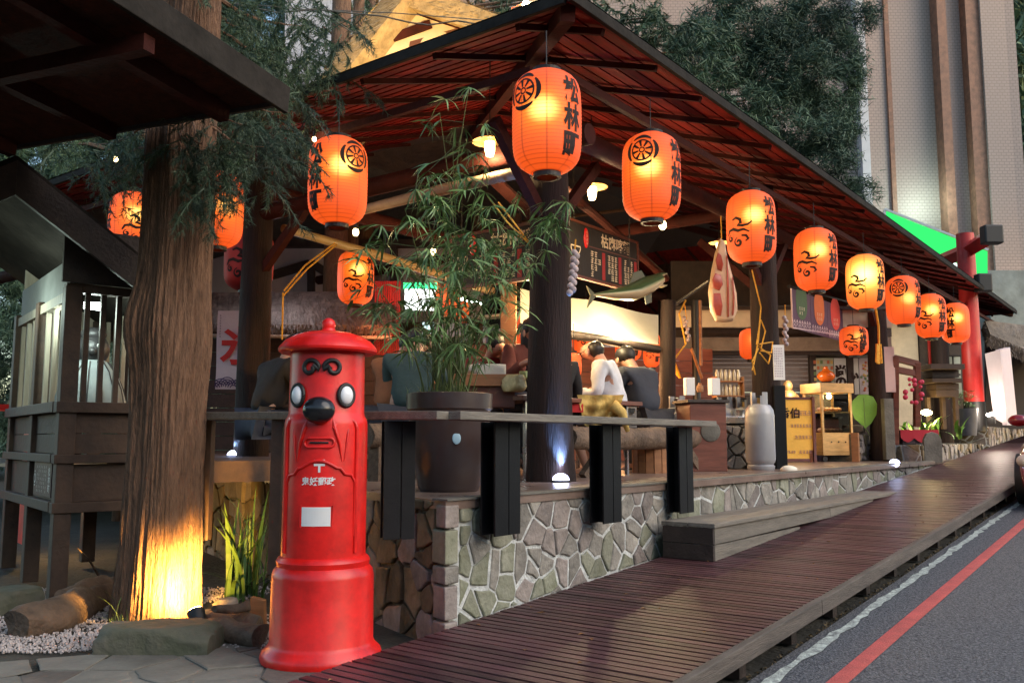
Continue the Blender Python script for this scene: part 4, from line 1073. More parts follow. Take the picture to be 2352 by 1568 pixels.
# ================================================================ SHRINE BOOTH at far left
BC = P(130, 1355, d=6.05); BC = Vector((BC.x, BC.y, 0))
E1 = (RT * .787 + _fw * .617).normalized(); E2 = (RT * -.617 + _fw * .787).normalized()
brz = math.atan2(E1.y, E1.x)
booth = thing("wooden_booth", "dark timber booth on posts with barred windows and a white-lit robed figure inside", "booth", (BC.x, BC.y, -.74), rz=brz)
SW = M_['shrine_wood']
def BL(x, y, z): return BC + E1 * x + E2 * y + Vector((0, 0, z))
def bbox(m, x0, y0, z0, x1, y1, z1):
    q = MB().bb(x0, y0, z0 + .74, x1, y1, z1 + .74); m.add(q.v, q.f); return m
W1, W2 = .62, 1.9
for (x, y) in ((0, 0), (W1, 0), (0, W2), (W1, W2), (0, W2 / 2)):
    part("post", bbox(MB(), x - .055, y - .055, -.74, x + .055, y + .055, 1.40), SW, booth, world=False, bev=.006)
for zc, h, ov in ((.555, .075, .06), (.20, .06, .05), (-.13, .07, .04)):
    part("rail", bbox(MB(), -.06 - ov * .3, -.06 - ov * .3, zc - h / 2, W1 + .06, -.06 + .09, zc + h / 2), SW, booth, world=False, bev=.004)
    part("rail", bbox(MB(), -.065 - ov * .3, .035, zc - h / 2 + .003, -.06 + .09, W2 + .06, zc + h / 2 + .003), SW, booth, world=False, bev=.004)
for (z0, z1) in ((.235, .515), (-.095, .165)):
    n = 2 if z0 > 0 else 1
    for k in range(n):
        h = (z1 - z0) / n
        part("panel_board", bbox(MB(), .056, -.02, z0 + k * h + .003, W1 - .056, .0, z0 + (k + 1) * h - .003), SW, booth, world=False)
        part("panel_board", bbox(MB(), -.02, .056, z0 + k * h + .003, 0, W2 - .056, z0 + (k + 1) * h - .003), SW, booth, world=False)
part("floor_board", bbox(MB(), .0, .0, .50, W1, W2, .52), SW, booth, world=False)
bz0, bz1 = .593, 1.36
for k in range(5):
    x = .10 + k * .105; part("bar", bbox(MB(), x - .017, -.018, bz0, x + .017, .018, bz1), SW, booth, world=False)
for k in range(7):
    y = .25 + k * .26; part("bar", bbox(MB(), -.016, y - .018, bz0, .016, y + .018, 1.30), M_['pale_wood'], booth, world=False)
    part("bar", bbox(MB(), W1 - .016, y - .018, bz0, W1 + .016, y + .018, 1.36), M_['pale_wood'], booth, world=False)
part("lintel", bbox(MB(), -.05, -.05, 1.36, W1 + .05, .04, 1.42), SW, booth, world=False)
part("lintel", bbox(MB(), -.04, .045, 1.30, .04, W2 + .05, 1.37), M_['pale_wood'], booth, world=False)
part("wall_board", bbox(MB(), -.09, -.10, 1.42, .42, -.065, 1.80), M_['dark_wood'], booth, world=False)
part("back_board", bbox(MB(), .0, W2 - .02, .52, W1, W2, 1.9), M_['pale_wood'], booth, world=False)
part("gable_board", bbox(MB(), -.012, .05, 1.38, .012, W2, 1.62), mat("grey_gable_board", (.20, .21, .20), .7), booth, world=False)
# roof: ridge runs along E2
def loc_(v): return Vector(v)
pk = Vector((-.12, -.32, 2.13)); 
def slope(m, x0, z0, x1, z1, y0, y1, th):
    m.v += [(x0, y0, z0), (x1, y0, z1), (x1, y1, z1), (x0, y1, z0), (x0, y0, z0 + th), (x1, y0, z1 + th), (x1, y1, z1 + th), (x0, y1, z0 + th)]
    b = len(m.v) - 8; m.f += [tuple(b + i for i in f) for f in [(0, 3, 2, 1), (4, 5, 6, 7), (0, 1, 5, 4), (1, 2, 6, 5), (2, 3, 7, 6), (3, 0, 4, 7)]]; return m
z_ = .74
part("roof_slope", slope(MB(), -.45, 2.12 + z_, .80, 1.25 + z_, -.36, 2.4, .05), M_['fascia'], booth, world=False)
for k in range(5):
    y0 = -.34 + k * .56; part("ceiling_board", slope(MB(), -.451, 2.10 + z_, -1.15, 1.61 + z_, y0, y0 + .55, .02), M_['pale_wood'], booth, world=False)
part("roof_slope", slope(MB(), -.452, 2.125 + z_, -1.16, 1.635 + z_, -.36, 2.4, .05), M_['fascia'], booth, world=False)
part("barge_board", slope(MB(), -.45, 1.90 + z_, .82, 1.02 + z_, -.40, -.36, .23), M_['dark_wood'], booth, world=False)
part("barge_board", slope(MB(), -.451, 1.90 + z_, -1.18, 1.40 + z_, -.40, -.36, .23), M_['dark_wood'], booth, world=False)
# notice board on the left face
nb = part("notice_board", bbox(MB(), -.045, .14, -.07, -.03, .74, .17), mat("maroon_board", (.045, .012, .02), .5), booth, world=False)
def BLw(x, y, z): return Vector((x, y, z + .74))
q = plane_map(scribble(.36, .20, 7, 6, .62, 4), BLw(-.046, .46, .05), (0, -1, 0), (0, 0, 1)); part("lettering", q, M_['white'], nb, world=False)
q = plane_map(text2d("松\n林\n町", .062, .001, .95), BLw(-.046, .20, .05), (0, -1, 0), (0, 0, 1)); part("lettering", q, M_['white'], nb, world=False)
q = plane_map(strokes2d([(arc(0, 0, .03, 0, 360, 16), None), [(-.012, -.05), (.012, -.05)], [(-.012, .05), (.012, .05)]], .012), BLw(-.046, .695, .05), (0, -1, 0), (0, 0, 1)); part("lantern_mark", q, M_['white'], nb, world=False)
# fluorescent tubes
for k in range(2):
    c = BL(.05 + .15 * k, .30, 1.32)
    tl = solo("tube_lamp", MB().tube([c - E1 * .055, c + E1 * .055], .028, 12), M_['white_bulb'], ["left one of the two bright white lamps in the timber booth", "right one of the two bright white lamps in the timber booth"][k], "lamp", group="booth lamps")
light('POINT', BL(.15, .42, 1.22), 3.5, (.80, 1, .90), .06)
light('POINT', BL(-.35, .8, 1.35), 4, (.80, 1, .88), .06)
# warm light in the ground behind the booth (lit yard)
light('POINT', BL(.5, 2.8, -.1), 9, (1, .6, .2), .1)
red_b = thing("red_bench", "red painted bench behind the booth's bars", "bench", BL(-.2, W2 + .6, -.2)); 
part("seat", MB().box(BL(-.1, W2 + .5, .62), (.9, .3, .05), rz=brz), M_['red'], red_b); part("leg", MB().box(BL(-.4, W2 + .5, .0), (.06, .25, 1.2), rz=brz), M_['red'], red_b); part("leg", MB().box(BL(.2, W2 + .5, .0), (.06, .25, 1.2), rz=brz), M_['red'], red_b)
# robed figure
fg_o = BL(.33, .80, .52)
fig = thing("statue", "dark round-headed figure in a pale grey robe seated in the booth", "statue", fg_o)
robe = mat("pale_robe", (.34, .38, .39), .75, scale=4, var=.2, bump=.2); dk = mat("dark_figure", (.035, .033, .035), .45, scale=6, var=.3, bump=.2)
m = MB().lathe([(.26, 0), (.27, .05), (.23, .20), (.18, .34), (.12, .42), (.06, .45)], 30, fg_o, fn=lambda t, z: 1 + .05 * sin(t * 9) * (1 if z < .4 else 0)); part("robe", m, robe, fig, smooth=True)
for k in range(7):
    t = k * .42 + 3.3; part("robe_fold", MB().tube([fg_o + Vector((cos(t) * r, sin(t) * r, z)) for r, z in ((.275, .02), (.24, .2), (.18, .345), (.12, .42))], .006, 5), dk, fig)
m = MB().ball(fg_o + Vector((0, 0, .52)), (.125, .125, .13), 20, 14); m.ball(fg_o + Vector((0, 0, .64)), (.10, .10, .06), 16, 8); part("head", m, dk, fig, smooth=True)
fc_ = (Vector((0, 0, 0)) - Vector((fg_o.x, fg_o.y, 0))).normalized(); sd_ = Vector((-fc_.y, fc_.x, 0))
part("nose", MB().ball(fg_o + Vector((0, 0, .50)) + fc_ * .13, (.03, .03, .028), 10, 8), dk, fig, smooth=True)
for s in (-1, 1): part("eye", MB().ball(fg_o + Vector((0, 0, .545)) + fc_ * .11 + sd_ * .045 * s, (.018, .018, .018), 10, 8), M_['white'], fig, smooth=True)

# ================================================================ NEAR EAVE top left
ne = thing("eave_roof", "low dark boarded roof corner jutting in at the top left", "roof", P(635, 225, z=2.25) + Vector((0, 0, -2.9)))
A = P(640, 232, z=2.25)
d1 = (P(0, 345, z=2.25) - P(632, 240, z=2.25)).normalized()      # edge running left/away
d2 = (P(200, 0, z=2.25) - P(640, 225, z=2.25)).normalized()      # edge running towards the camera
def NP(a_, b_, z): return A + d1 * a_ + d2 * b_ + Vector((0, 0, z + .30 * min(a_, 9) * 0))
rise = .12
def npt(a_, b_, dz=0): return A + d1 * a_ + d2 * b_ + Vector((0, 0, dz + rise * b_ * .0 + .10 * min(b_, 9)))
for k in range(16):
    b0 = k * .20
    m = MB(); vs = [npt(0, b0), npt(5.5, b0), npt(5.5, b0 + .194), npt(0, b0 + .194)]
    up_ = Vector((0, 0, .02)); m.v = [tuple(v + Vector((0, 0, .012 if i > 1 else 0))) for i, v in enumerate(vs)] + [tuple(v + up_) for v in vs]
    m.f = [(0, 1, 2, 3), (7, 6, 5, 4), (0, 4, 5, 1), (1, 5, 6, 2), (2, 6, 7, 3), (3, 7, 4, 0)]
    part("roof_board", m, M_['eave_dark'], ne)
for k in range(6):
    a_ = .35 + k * .85; part("rafter", MB().beam(npt(a_, .03, -.045), npt(a_, 3.2, -.045), .07, .09), M_['rafter_wood'], ne)
for b_ in (.9, 2.2): part("purlin", MB().beam(npt(.02, b_, -.12), npt(5.5, b_, -.12), .07, .08), M_['rafter_wood'], ne)
part("eave_board", MB().beam(npt(-.02, -.05, .02), npt(-.02, 3.3, .02), .03, .16), M_['fascia'], ne, bev=.004)
part("eave_board", MB().beam(npt(-.02, -.02, .01), npt(5.5, -.02, .01), .03, .06), M_['dark_wood'], ne, bev=.004)
m = MB(); vs = [npt(0, 0, .05), npt(5.5, 0, .05), npt(5.5, 3.2, .05), npt(0, 3.2, .05)]; m.v = [tuple(v) for v in vs]; m.f = [(0, 1, 2, 3)]
part("roof_covering", m, M_['rafter_wood'], ne)

# ================================================================ THATCHED GABLE above the roof
def thatch_slab(parent, a, b, c, d, mm, n=900, L=.35, thick=.26, seed=1):
    """a,b = ridge ends, d,c = eave ends: base slab plus combed straw"""
    rs = random.Random(seed); a, b, c, d = map(Vector, (a, b, c, d)); nrm = (b - a).cross(d - a).normalized()
    if nrm.z < 0: nrm = -nrm
    m = MB(); vs = [a, b, c, d]; m.v = [tuple(v) for v in vs] + [tuple(v - nrm * thick) for v in vs]
    m.f = [(0, 1, 2, 3), (7, 6, 5, 4), (0, 4, 5, 1), (1, 5, 6, 2), (2, 6, 7, 3), (3, 7, 4, 0)]
    part("thatch_bed", m, mm, parent)
    m = MB()
    for i in range(n):
        u, v = rs.random(), rs.random() ** .8; p = (a.lerp(b, u)).lerp(d.lerp(c, u), v) + nrm * .004; dn = ((d - a).lerp(c - b, u)).normalized()
        e = p + dn * L * rs.uniform(.5, 1.1) + nrm * rs.uniform(.01, .05) + (b - a).normalized() * rs.uniform(-.04, .04); s_ = (b - a).normalized() * .007
        m.add([p - s_, p + s_, e], [(0, 1, 2)])
    for i in range(n // 2):                                    # frayed cut edge
        u = rs.random(); p = d.lerp(c, u) - nrm * rs.uniform(0, thick); dn = ((d - a).lerp(c - b, u)).normalized(); e = p + dn * rs.uniform(.03, .16) + Vector((rs.uniform(-.03, .03), rs.uniform(-.03, .03), rs.uniform(-.04, .0))); s_ = (b - a).normalized() * .008
        m.add([p - s_, p + s_, e], [(0, 1, 2)])
        v = rs.random(); q0, q1 = (a, d) if i % 2 else (b, c); p = q0.lerp(q1, v) - nrm * rs.uniform(0, thick); e = p + (q1 - q0).normalized() * rs.uniform(.05, .15) + ((a - b) if i % 2 else (b - a)).normalized() * rs.uniform(.02, .10); s_ = nrm * .007
        m.add([p - s_, p + s_, e], [(0, 1, 2)])
    o = part("straw", m, mm, parent); o["kind"] = "stuff"
gd = 11.0
apx = P(940, -25, d=gd); lft = P(772, 190, d=gd); rgt = P(1185, 60, d=gd + .0)
back = (_fw * 1.0 + RT * .55).normalized() * .8; fwd = -back.normalized() * .25
tg = thing("thatched_gable", "warmly lit straw-thatched gable with a cream panel and round brown emblem, above the eave", "gable", (apx.x, apx.y, 3.0))
low_l = lft + (lft - apx).normalized() * .5; low_r = rgt + (rgt - apx) * .45
thatch_slab(tg, apx + fwd, apx + back, low_l + back, low_l + fwd, M_['thatch'], 1500, seed=3)
thatch_slab(tg, apx + back, apx + fwd, low_r + fwd, low_r + back, M_['thatch'], 1200, seed=4)
dn = Vector((0, 0, -.30))
m = MB(); pa, pb, pc = apx + dn, low_l + dn + back * .02, low_r + dn + back * .02
m.v = [tuple(pa), tuple(pb), tuple(pb - Vector((0, 0, .02))), tuple(pc - Vector((0, 0, .02))), tuple(pc)]; m.f = [(0, 1, 2, 3, 4)]
m.v += [tuple(Vector(v) + back * .02) for v in m.v]; m.f.append((9, 8, 7, 6, 5))
part("gable_panel", m, M_['cream'], tg)
for q in (low_l, low_r):
    part("barge_board", MB().beam(apx + dn * .62 - fwd * .1, q + dn * .62 - fwd * .1, .08, .20), M_['rafter_wood'], tg)
part("gable_strut", MB().beam(apx + dn * 1.2 - fwd * .05 + (low_l - apx) * .17, apx + dn * 1.2 - fwd * .05 + (low_r - apx) * .14, .08, .10), M_['rafter_wood'], tg)
em = P(1005, 112, d=gd - .05)
gx = (low_r - low_l); gx.z = 0; gx.normalize(); gy = Vector((0, 0, 1))
e1 = strokes2d([(arc(0, 0, .29, -150, 190, 30), [.05] + [.13] * 29 + [.05])], .12); e2 = strokes2d([(arc(0, -.02, .10, 20, 200, 10), None), [(-.20, -.10), (-.10, -.02), (.0, -.10), (.10, -.02), (.2, -.08)], [(.0, .0), (.03, .14)]], .05)
bm_ = flat("emblem_brown", (.10, .035, .02), .7)
for e in (e1, e2):
    q = plane_map(e, em, gx, gy, -.0); 
    part("emblem", q, bm_, tg)
for (px, py, dd, ee) in ((850, 250, 9.6, 42), (1040, 190, 9.6, 46)):
    pos = P(px, py, d=dd); pos.z = 4.25
    light('SPOT', pos, ee, (1, .62, .22), .08, to=P(px + 20, 40, d=gd + .5), spot=110, blend=.8)
fp = P(1215, 12, d=8.6)
fr_ = thing("floodlight", "bright floodlight with tangled wires on the roof edge at top centre", "floodlight", fp)
part("housing", MB().tube([fp, fp + RT * .10 + UPV * .03], [.06, .05], 14), M_['black'], fr_); part("lens", MB().ball(fp - RT * .01, (.055, .055, .055), 14, 8), emat("flood_glow", (1, .78, .42), 25), fr_)
m = MB()
for k in range(12): m.tube([P(1180 + rnd(-15, 15), 45, d=8.6), P(1195 + rnd(-20, 20), 25 + rnd(-8, 8), d=8.6), P(1210, 5 + rnd(-5, 10), d=8.6)], .003, 4)
part("wire", m, mat("copper_wire", (.45, .12, .06), .5), fr_)
light('POINT', fp - FW * .2, 12, (1, .7, .35), .05)

# ================================================================ TOWER BLOCK
def tower_mat():
    m = bpy.data.materials.new("tower_tiles"); m.use_nodes = True; nt = m.node_tree; N = nt.nodes; L = nt.links; b = N["Principled BSDF"]
    b.inputs["Roughness"].default_value = .55
    tc = N.new("ShaderNodeTexCoord"); br = N.new("ShaderNodeTexBrick"); br.inputs["Scale"].default_value = 1.0
    br.inputs["Color1"].default_value = (.35, .275, .25, 1); br.inputs["Color2"].default_value = (.33, .26, .235, 1); br.inputs["Mortar"].default_value = (.25, .195, .175, 1)
    br.inputs["Mortar Size"].default_value = .014; br.inputs["Brick Width"].default_value = .16; br.inputs["Row Height"].default_value = .10
    L.new(tc.outputs["UV"], br.inputs["Vector"]); 
    nz = N.new("ShaderNodeTexNoise"); nz.inputs["Scale"].default_value = .25; L.new(tc.outputs["Object"], nz.inputs["Vector"])
    mx = N.new("ShaderNodeMix"); mx.data_type = 'RGBA'; mx.blend_type = 'MULTIPLY'; mx.inputs[0].default_value = .35
    cr = N.new("ShaderNodeValToRGB"); cr.color_ramp.elements[0].color = (.6, .55, .55, 1); L.new(nz.outputs["Fac"], cr.inputs[0]); L.new(br.outputs["Color"], mx.inputs[6]); L.new(cr.outputs[0], mx.inputs[7])
    L.new(mx.outputs[2], b.inputs["Base Color"]); bp = N.new("ShaderNodeBump"); bp.inputs["Strength"].default_value = .4; L.new(br.outputs["Fac"], bp.inputs["Height"]); bp.invert = True; L.new(bp.outputs[0], b.inputs["Normal"])
    return m
TM = tower_mat()
TB = mat("brown_tower_tiles", (.23, .115, .075), .6, scale=6, var=.4, bump=.3, bsc=20)
tower = thing("tower_block", "tall pale-tiled tower block with vertical brown strips behind the conifers", "building", P(2150, 1000, d=30) * 1.0 + Vector((0, 0, -1)))
def uvbox(name, pa, pb, z0, z1, mm, thick=.3):
    pa, pb = Vector(pa), Vector(pb); d = pb - pa; L_ = d.length; d.normalize(); n = Vector((d.y, -d.x, 0))
    me = bpy.data.meshes.new(name); q = pa + n * thick; r = pb + n * thick
    # front face, its two returns
    V = [(pa.x, pa.y, z0), (pb.x, pb.y, z0), (pb.x, pb.y, z1), (pa.x, pa.y, z1), (pa.x - n.x * thick, pa.y - n.y * thick, z0), (pb.x - n.x * thick, pb.y - n.y * thick, z0), (pb.x - n.x * thick, pb.y - n.y * thick, z1), (pa.x - n.x * thick, pa.y - n.y * thick, z1)]
    me.from_pydata(V, [], [(0, 1, 2, 3), (1, 5, 6, 2), (4, 0, 3, 7), (5, 4, 7, 6), (3, 2, 6, 7)])
    uv = me.uv_layers.new(name="uv"); U = [(0, 0), (L_, 0), (L_, z1 - z0), (0, z1 - z0), (-thick, 0), (L_ + thick, 0), (L_ + thick, z1 - z0), (-thick, z1 - z0)]
    for lp in me.loops: uv.data[lp.index].uv = U[lp.vertex_index]
    return part(name, me, mm, tower)
def TP(px, d=30):
    p = P(px, 500, d=d); return Vector((p.x, p.y, 0))
segs = [(1000, 1505, 28.5, TM, "wall_panel"), (1505, 1987, 29, TM, "wall_panel"), (1987, 2006, 28.6, flat("white_column", (.52, .52, .55)), "column"), (2006, 2053, 29, TM, "wall_panel"), (2053, 2063, 28.9, TB, "brown_strip"), (2063, 2178, 29, TM, "wall_panel"), (2178, 2199, 28.5, TB, "brown_strip"), (2199, 2245, 28.9, TM, "wall_panel"), (2245, 2280, 28.5, TB, "brown_strip"), (2280, 2337, 28.4, TM, "wall_panel")]
for (x0, x1, d, mm, nm) in segs:
    uvbox(nm, TP(x0, d), TP(x1, d), 5.6 if x0 > 2240 else 2, 46, mm, 1.5)
p0, p1 = TP(2337, 28.4), TP(2337, 28.4) + _fw * 12 + RT * 1.0
uvbox("wall_panel", p1, p0, 5.6, 46, TM, .3)
uvbox("band", TP(2255, 28.2), TP(2420, 28.2), 5.45, 5.6, flat("white_band", (.55, .56, .55)), .2)
lb = thing("stone_building", "grey stone-faced lower block right of the red gate", "building", TP(2300, 27) )
m = MB(); a_, b_ = TP(2262, 27), TP(2480, 27)
q = [(a_.x, a_.y, -1), (b_.x, b_.y, -1), (b_.x, b_.y, 5.4), (a_.x, a_.y, 5.4)]; back_ = _fw * 3
m.v = [tuple(v) for v in q] + [tuple(Vector(v) + back_) for v in q]; m.f = [(0, 1, 2, 3), (7, 6, 5, 4), (0, 3, 7, 4), (1, 5, 6, 2), (3, 2, 6, 7)]
part("wall", m, mat("grey_stone_face", (.22, .26, .26), .8, scale=1.2, var=.45, bump=.5, col2=(.12, .14, .14)), lb)
for k in range(14):
    p = P(2262 + k * 11, 700, d=26.9); part("awning_slat", MB().box(p, (.12, .05, .55), rz=HEAD - pi / 2), mat("pale_blue", (.22, .42, .55), .5) if k == 0 else bpy.data.materials["pale_blue"], lb)
b2 = thing("pale_building", "pale grey building glimpsed between trunks left of the thatched gable", "building", TP(790, 24))
m = MB()
for k in range(26):
    z0 = 2 + k * .55; p = TP(790, 24); part("cladding_board", MB().box((p.x, p.y, z0 + .27), (3.4, .3, .535), rz=HEAD - pi / 2), mat("pale_cladding", (.46, .46, .50), .7, var=.1) if k == 0 else bpy.data.materials["pale_cladding"], b2)
# lit green and white awning in front of the tower
gl = thing("lit_awning", "glowing green and white fascia sign behind the far roof end", "sign", P(2170, 620, d=24))
def quadpart(name, pts, mm, par, th=.06):
    m = MB(); pts = [Vector(p) for p in pts]; n = (pts[1] - pts[0]).cross(pts[2] - pts[0]).normalized() * th; k = len(pts)
    m.v = [tuple(p) for p in pts] + [tuple(p + n) for p in pts]; m.f = [tuple(range(k)), tuple(range(k, 2 * k))[::-1]] + [(i, i + k, (i + 1) % k + k, (i + 1) % k)[::-1] for i in range(k)]
    return part(name, m, mm, par)
quadpart("green_band", [P(2034, 485, d=23), P(2034, 520, d=23), P(2268, 640, d=22), P(2268, 578, d=22)], emat("green_glow", (.015, .30, .06), 1.0), gl)
quadpart("white_band", [P(2034, 521, d=23), P(2110, 600, d=23), P(2268, 690, d=22), P(2268, 641, d=22)], emat("white_glow", (.8, 1, .92), .6), gl)
part("frame", MB().beam(P(2032, 480, d=22.9), P(2270, 574, d=21.9), .06, .05), M_['white'], gl); part("frame", MB().beam(P(2032, 480, d=22.9), P(2032, 530, d=22.9), .05, .05), M_['white'], gl)
light('POINT', P(2150, 455, d=28.0), 40, (.72, 1, .86), .3)

# ================================================================ RED GATE (torii)
tg_x = P(2232, 930, d=17.5)
tor = thing("torii_gate", "vermilion gate with a thick round pillar and black-capped crossbeam at the far end", "gate", (tg_x.x, tg_x.y, tg_x.z))
base = P(2238, 925, d=17.5); topp = P(2238, 545, d=17.5); topp.x, topp.y = base.x, base.y
part("pillar", MB().tube([base, topp + Vector((0, 0, .15))], [.185, .165], 24), M_['torii'], tor, smooth=40)
part("black_foot", MB().tube([base - Vector((0, 0, .55)), base + Vector((0, 0, .02))], [.20, .195], 24), M_['black'], tor, smooth=40)
o2 = P(2050, 680, d=19.6)
dirb = (P(2085, 660, d=20.5) - P(2262, 560, d=17.2)); dirb.z = 0; dirb.normalize()
tz = P(2262, 558, d=17.2)
part("crossbeam", MB().tube([tz - dirb * .12 + Vector((0, 0, .08)), tz + dirb * .6, tz + dirb * 3.6, tz + dirb * 4.4 + Vector((0, 0, .08))], [.17, .155, .15, .17], 4), M_['torii'], tor)
part("black_cap", MB().box(tz - dirb * .25 + Vector((0, 0, .10)), (.22, .36, .36), rz=math.atan2(dirb.y, dirb.x)), M_['black'], tor, bev=.03)
part("black_cap", MB().box(P(2258, 650, d=17.3), (.2, .28, .36), rz=math.atan2(dirb.y, dirb.x)), M_['black'], tor, bev=.03)
fb = base + dirb * 3.4; part("pillar", MB().tube([Vector((fb.x, fb.y, base.z)), Vector((fb.x, fb.y, tz.z))], [.185, .165], 24), M_['torii'], tor, smooth=40)
# ================================================================ PEOPLE
def skinmesh(name, nodes, edges, mm, parent, sub=2, root=0):
    me = bpy.data.meshes.new(name); names = list(nodes); idx = {n: i for i, n in enumerate(names)}
    me.from_pydata([nodes[n][0] for n in names], [(idx[a], idx[b]) for a, b in edges], [])
    me.materials.append(mm)
    o = bpy.data.objects.new(name, me); COL.objects.link(o); o.parent = parent
    s = o.modifiers.new("skin", 'SKIN'); s.use_smooth_shade = True
    for i, n in enumerate(names):
        r = nodes[n][1]; r = (r, r) if not isinstance(r, tuple) else r
        me.skin_vertices[0].data[i].radius = r; me.skin_vertices[0].data[i].use_root = (i == root)
    m = o.modifiers.new("sub", 'SUBSURF'); m.levels = sub; m.render_levels = sub
    return o
def person(label, hip, facing, lean=.4, shirt=None, pants=None, hair=True, bald=False, armfwd=.38, armz=.12, head_pitch=.5, knee=.42, feet=.36, barefoot=False, long_hair=False, sleeve=1.0, standing=False, group="diners seated in the pavilion", stoop=0.0, collar=None, belt=None, glasses=False, sc=1.08, armup=.10):
    rz = math.atan2(facing.y, facing.x) - pi / 2
    t = thing("person", label, "person", hip, group, rz); t.scale = (sc, sc, sc)
    S = lambda z: Vector((0, z * sin(lean), z * cos(lean)))
    pel = Vector((0, 0, .10)); b1 = pel + S(.20); b2 = pel + S(.38) + Vector((0, stoop, 0)); nk = pel + S(.475) + Vector((0, .015 + stoop, 0))
    hd = nk + Vector((0, .05 + .10 * sin(head_pitch), .11 * cos(head_pitch * .6))); cr_ = hd + Vector((0, -.01 + .05 * sin(head_pitch), .075))
    chin = hd + Vector((0, .055, -.055 - .02 * head_pitch))
    N = {"pelvis": (pel, (.15, .115)), "waist": (b1, (.135, .105)), "chest": (b2, (.155, .115)), "neck": (nk, .052), "jaw": (nk + Vector((0, .03, .06)), .055), "head": (hd, (.078, .098)), "crown": (cr_, (.068, .085))}
    Ed = [("pelvis", "waist"), ("waist", "chest"), ("chest", "neck"), ("neck", "jaw"), ("jaw", "head"), ("head", "crown")]
    for s, c in ((-1, "l"), (1, "r")):
        sh = b2 + Vector((s * .185, .01, .05)); el = sh + Vector((s * .04, armup, -.26)); wr = el + Vector((-s * .05, .24, armz)); ha = wr + Vector((-s * .01, .075, .0))
        hp = pel + Vector((s * .09, .02, -.03))
        if standing: kn = hp + Vector((s * .02, .03, -.43)); an = kn + Vector((0, -.02, -.42)); to = an + Vector((0, .14, -.04))
        else: kn = hp + Vector((s * .07, knee, .0)); an = kn + Vector((0, feet - knee, -.43)); to = an + Vector((s * .02, .13, -.045))
        N["sh" + c] = (sh, .058); N["el" + c] = (el, .043); N["wr" + c] = (wr, .029); N["ha" + c] = (ha, (.036, .018))
        N["hp" + c] = (hp, .088); N["kn" + c] = (kn, .060); N["ca" + c] = (kn.lerp(an, .3), .054); N["an" + c] = (an, .036); N["to" + c] = (to, (.040, .024))
        Ed += [("chest", "sh" + c), ("sh" + c, "el" + c), ("el" + c, "wr" + c), ("wr" + c, "ha" + c), ("pelvis", "hp" + c), ("hp" + c, "kn" + c), ("kn" + c, "ca" + c), ("ca" + c, "an" + c), ("an" + c, "to" + c)]
        for k in range(4):
            N["f%d" % k + c] = (ha + Vector((-.027 + .018 * k, .06 - .006 * abs(k - 1.5), -.004)), .0085); N["g%d" % k + c] = (ha + Vector((-.029 + .019 * k, .085 - .008 * abs(k - 1.5), -.026)), .0075)
            Ed += [("ha" + c, "f%d" % k + c), ("f%d" % k + c, "g%d" % k + c)]
        N["th" + c] = (ha + Vector((-s * .045, .015, -.012)), .010); Ed += [("ha" + c, "th" + c)]
    body = skinmesh("body", N, Ed, M_['skin'], t)
    g = 1.17
    def sub_(keys, pre, mm, gr, name, scale_last=None):
        n2 = {k: (N[k][0], tuple(q * gr for q in (N[k][1] if isinstance(N[k][1], tuple) else (N[k][1],) * 2))) for k in keys}
        if scale_last:
            for k, f in scale_last.items():
                if k in n2: n2[k] = (n2[k][0], tuple(q * f for q in n2[k][1]))
        ed = [e for e in Ed if e[0] in n2 and e[1] in n2]
        return skinmesh(name, n2, ed, mm, t)
    ARMS = {"shl": 1.2, "shr": 1.2, "ell": 1.3, "elr": 1.3, "cfl": 1.3, "cfr": 1.3}
    keys = ["pelvis", "waist", "chest", "shl", "shr", "ell", "elr"]
    N["nk0"] = (b2.lerp(nk, .88), .060); Ed.append(("chest", "nk0")); keys.append("nk0")
    if sleeve > .6:
        for c in "lr":
            N["cf" + c] = (N["el" + c][0].lerp(N["wr" + c][0], sleeve * .88), .036); Ed.append(("el" + c, "cf" + c)); keys.append("cf" + c)
    so_ = sub_(keys, "", shirt, 1.16, "shirt", ARMS)
    tx = bpy.data.textures.get("folds") or bpy.data.textures.new("folds", "CLOUDS"); tx.noise_scale = .11; dm = so_.modifiers.new("folds", "DISPLACE"); dm.texture = tx; dm.strength = .045; dm.mid_level = .5; dm.texture_coords = "LOCAL"
    sub_(["pelvis", "hpl", "hpr", "knl", "knr"] + ([] if barefoot else ["cal", "car", "anl", "anr"]), "", pants, 1.14, "trousers")
    if not barefoot:
        for c in "lr": part("shoe", MB().ball(N["to" + c][0] + Vector((0, -.05, -.0)), (.048, .125, .045), 12, 8), M_['black'], t, smooth=True, world=False)
    else:
        for c in "lr": part("sandal", MB().ball(N["to" + c][0] + Vector((0, -.05, -.035)), (.045, .12, .012), 12, 6), M_['black'], t, smooth=True, world=False)
    # face
    q = Vector((0, cos(head_pitch * .6), -sin(head_pitch * .6)))
    fce = hd + q * .092
    part("nose", MB().ball(fce + Vector((0, .008, -.012)), (.012, .018, .020), 10, 8), M_['skin'], t, smooth=True, world=False)
    for s in (-1, 1):
        part("ear", MB().ball(hd + Vector((s * .082, -.005, -.01)), (.012, .020, .032), 10, 8), M_['skin'], t, smooth=True, world=False)
        part("eye", MB().ball(hd + q * .085 + Vector((s * .03, 0, .012)), (.011, .008, .006), 8, 6), M_['hair'], t, smooth=True, world=False)
        part("eyebrow", MB().ball(hd + q * .088 + Vector((s * .03, 0, .03)), (.017, .006, .004), 8, 6), M_['hair'], t, smooth=True, world=False)
    part("mouth", MB().ball(hd + q * .088 + Vector((0, 0, -.045)), (.022, .006, .005), 8, 6), mat("lips", (.32, .10, .08), .5) if "lips" not in bpy.data.materials else bpy.data.materials["lips"], t, smooth=True, world=False)
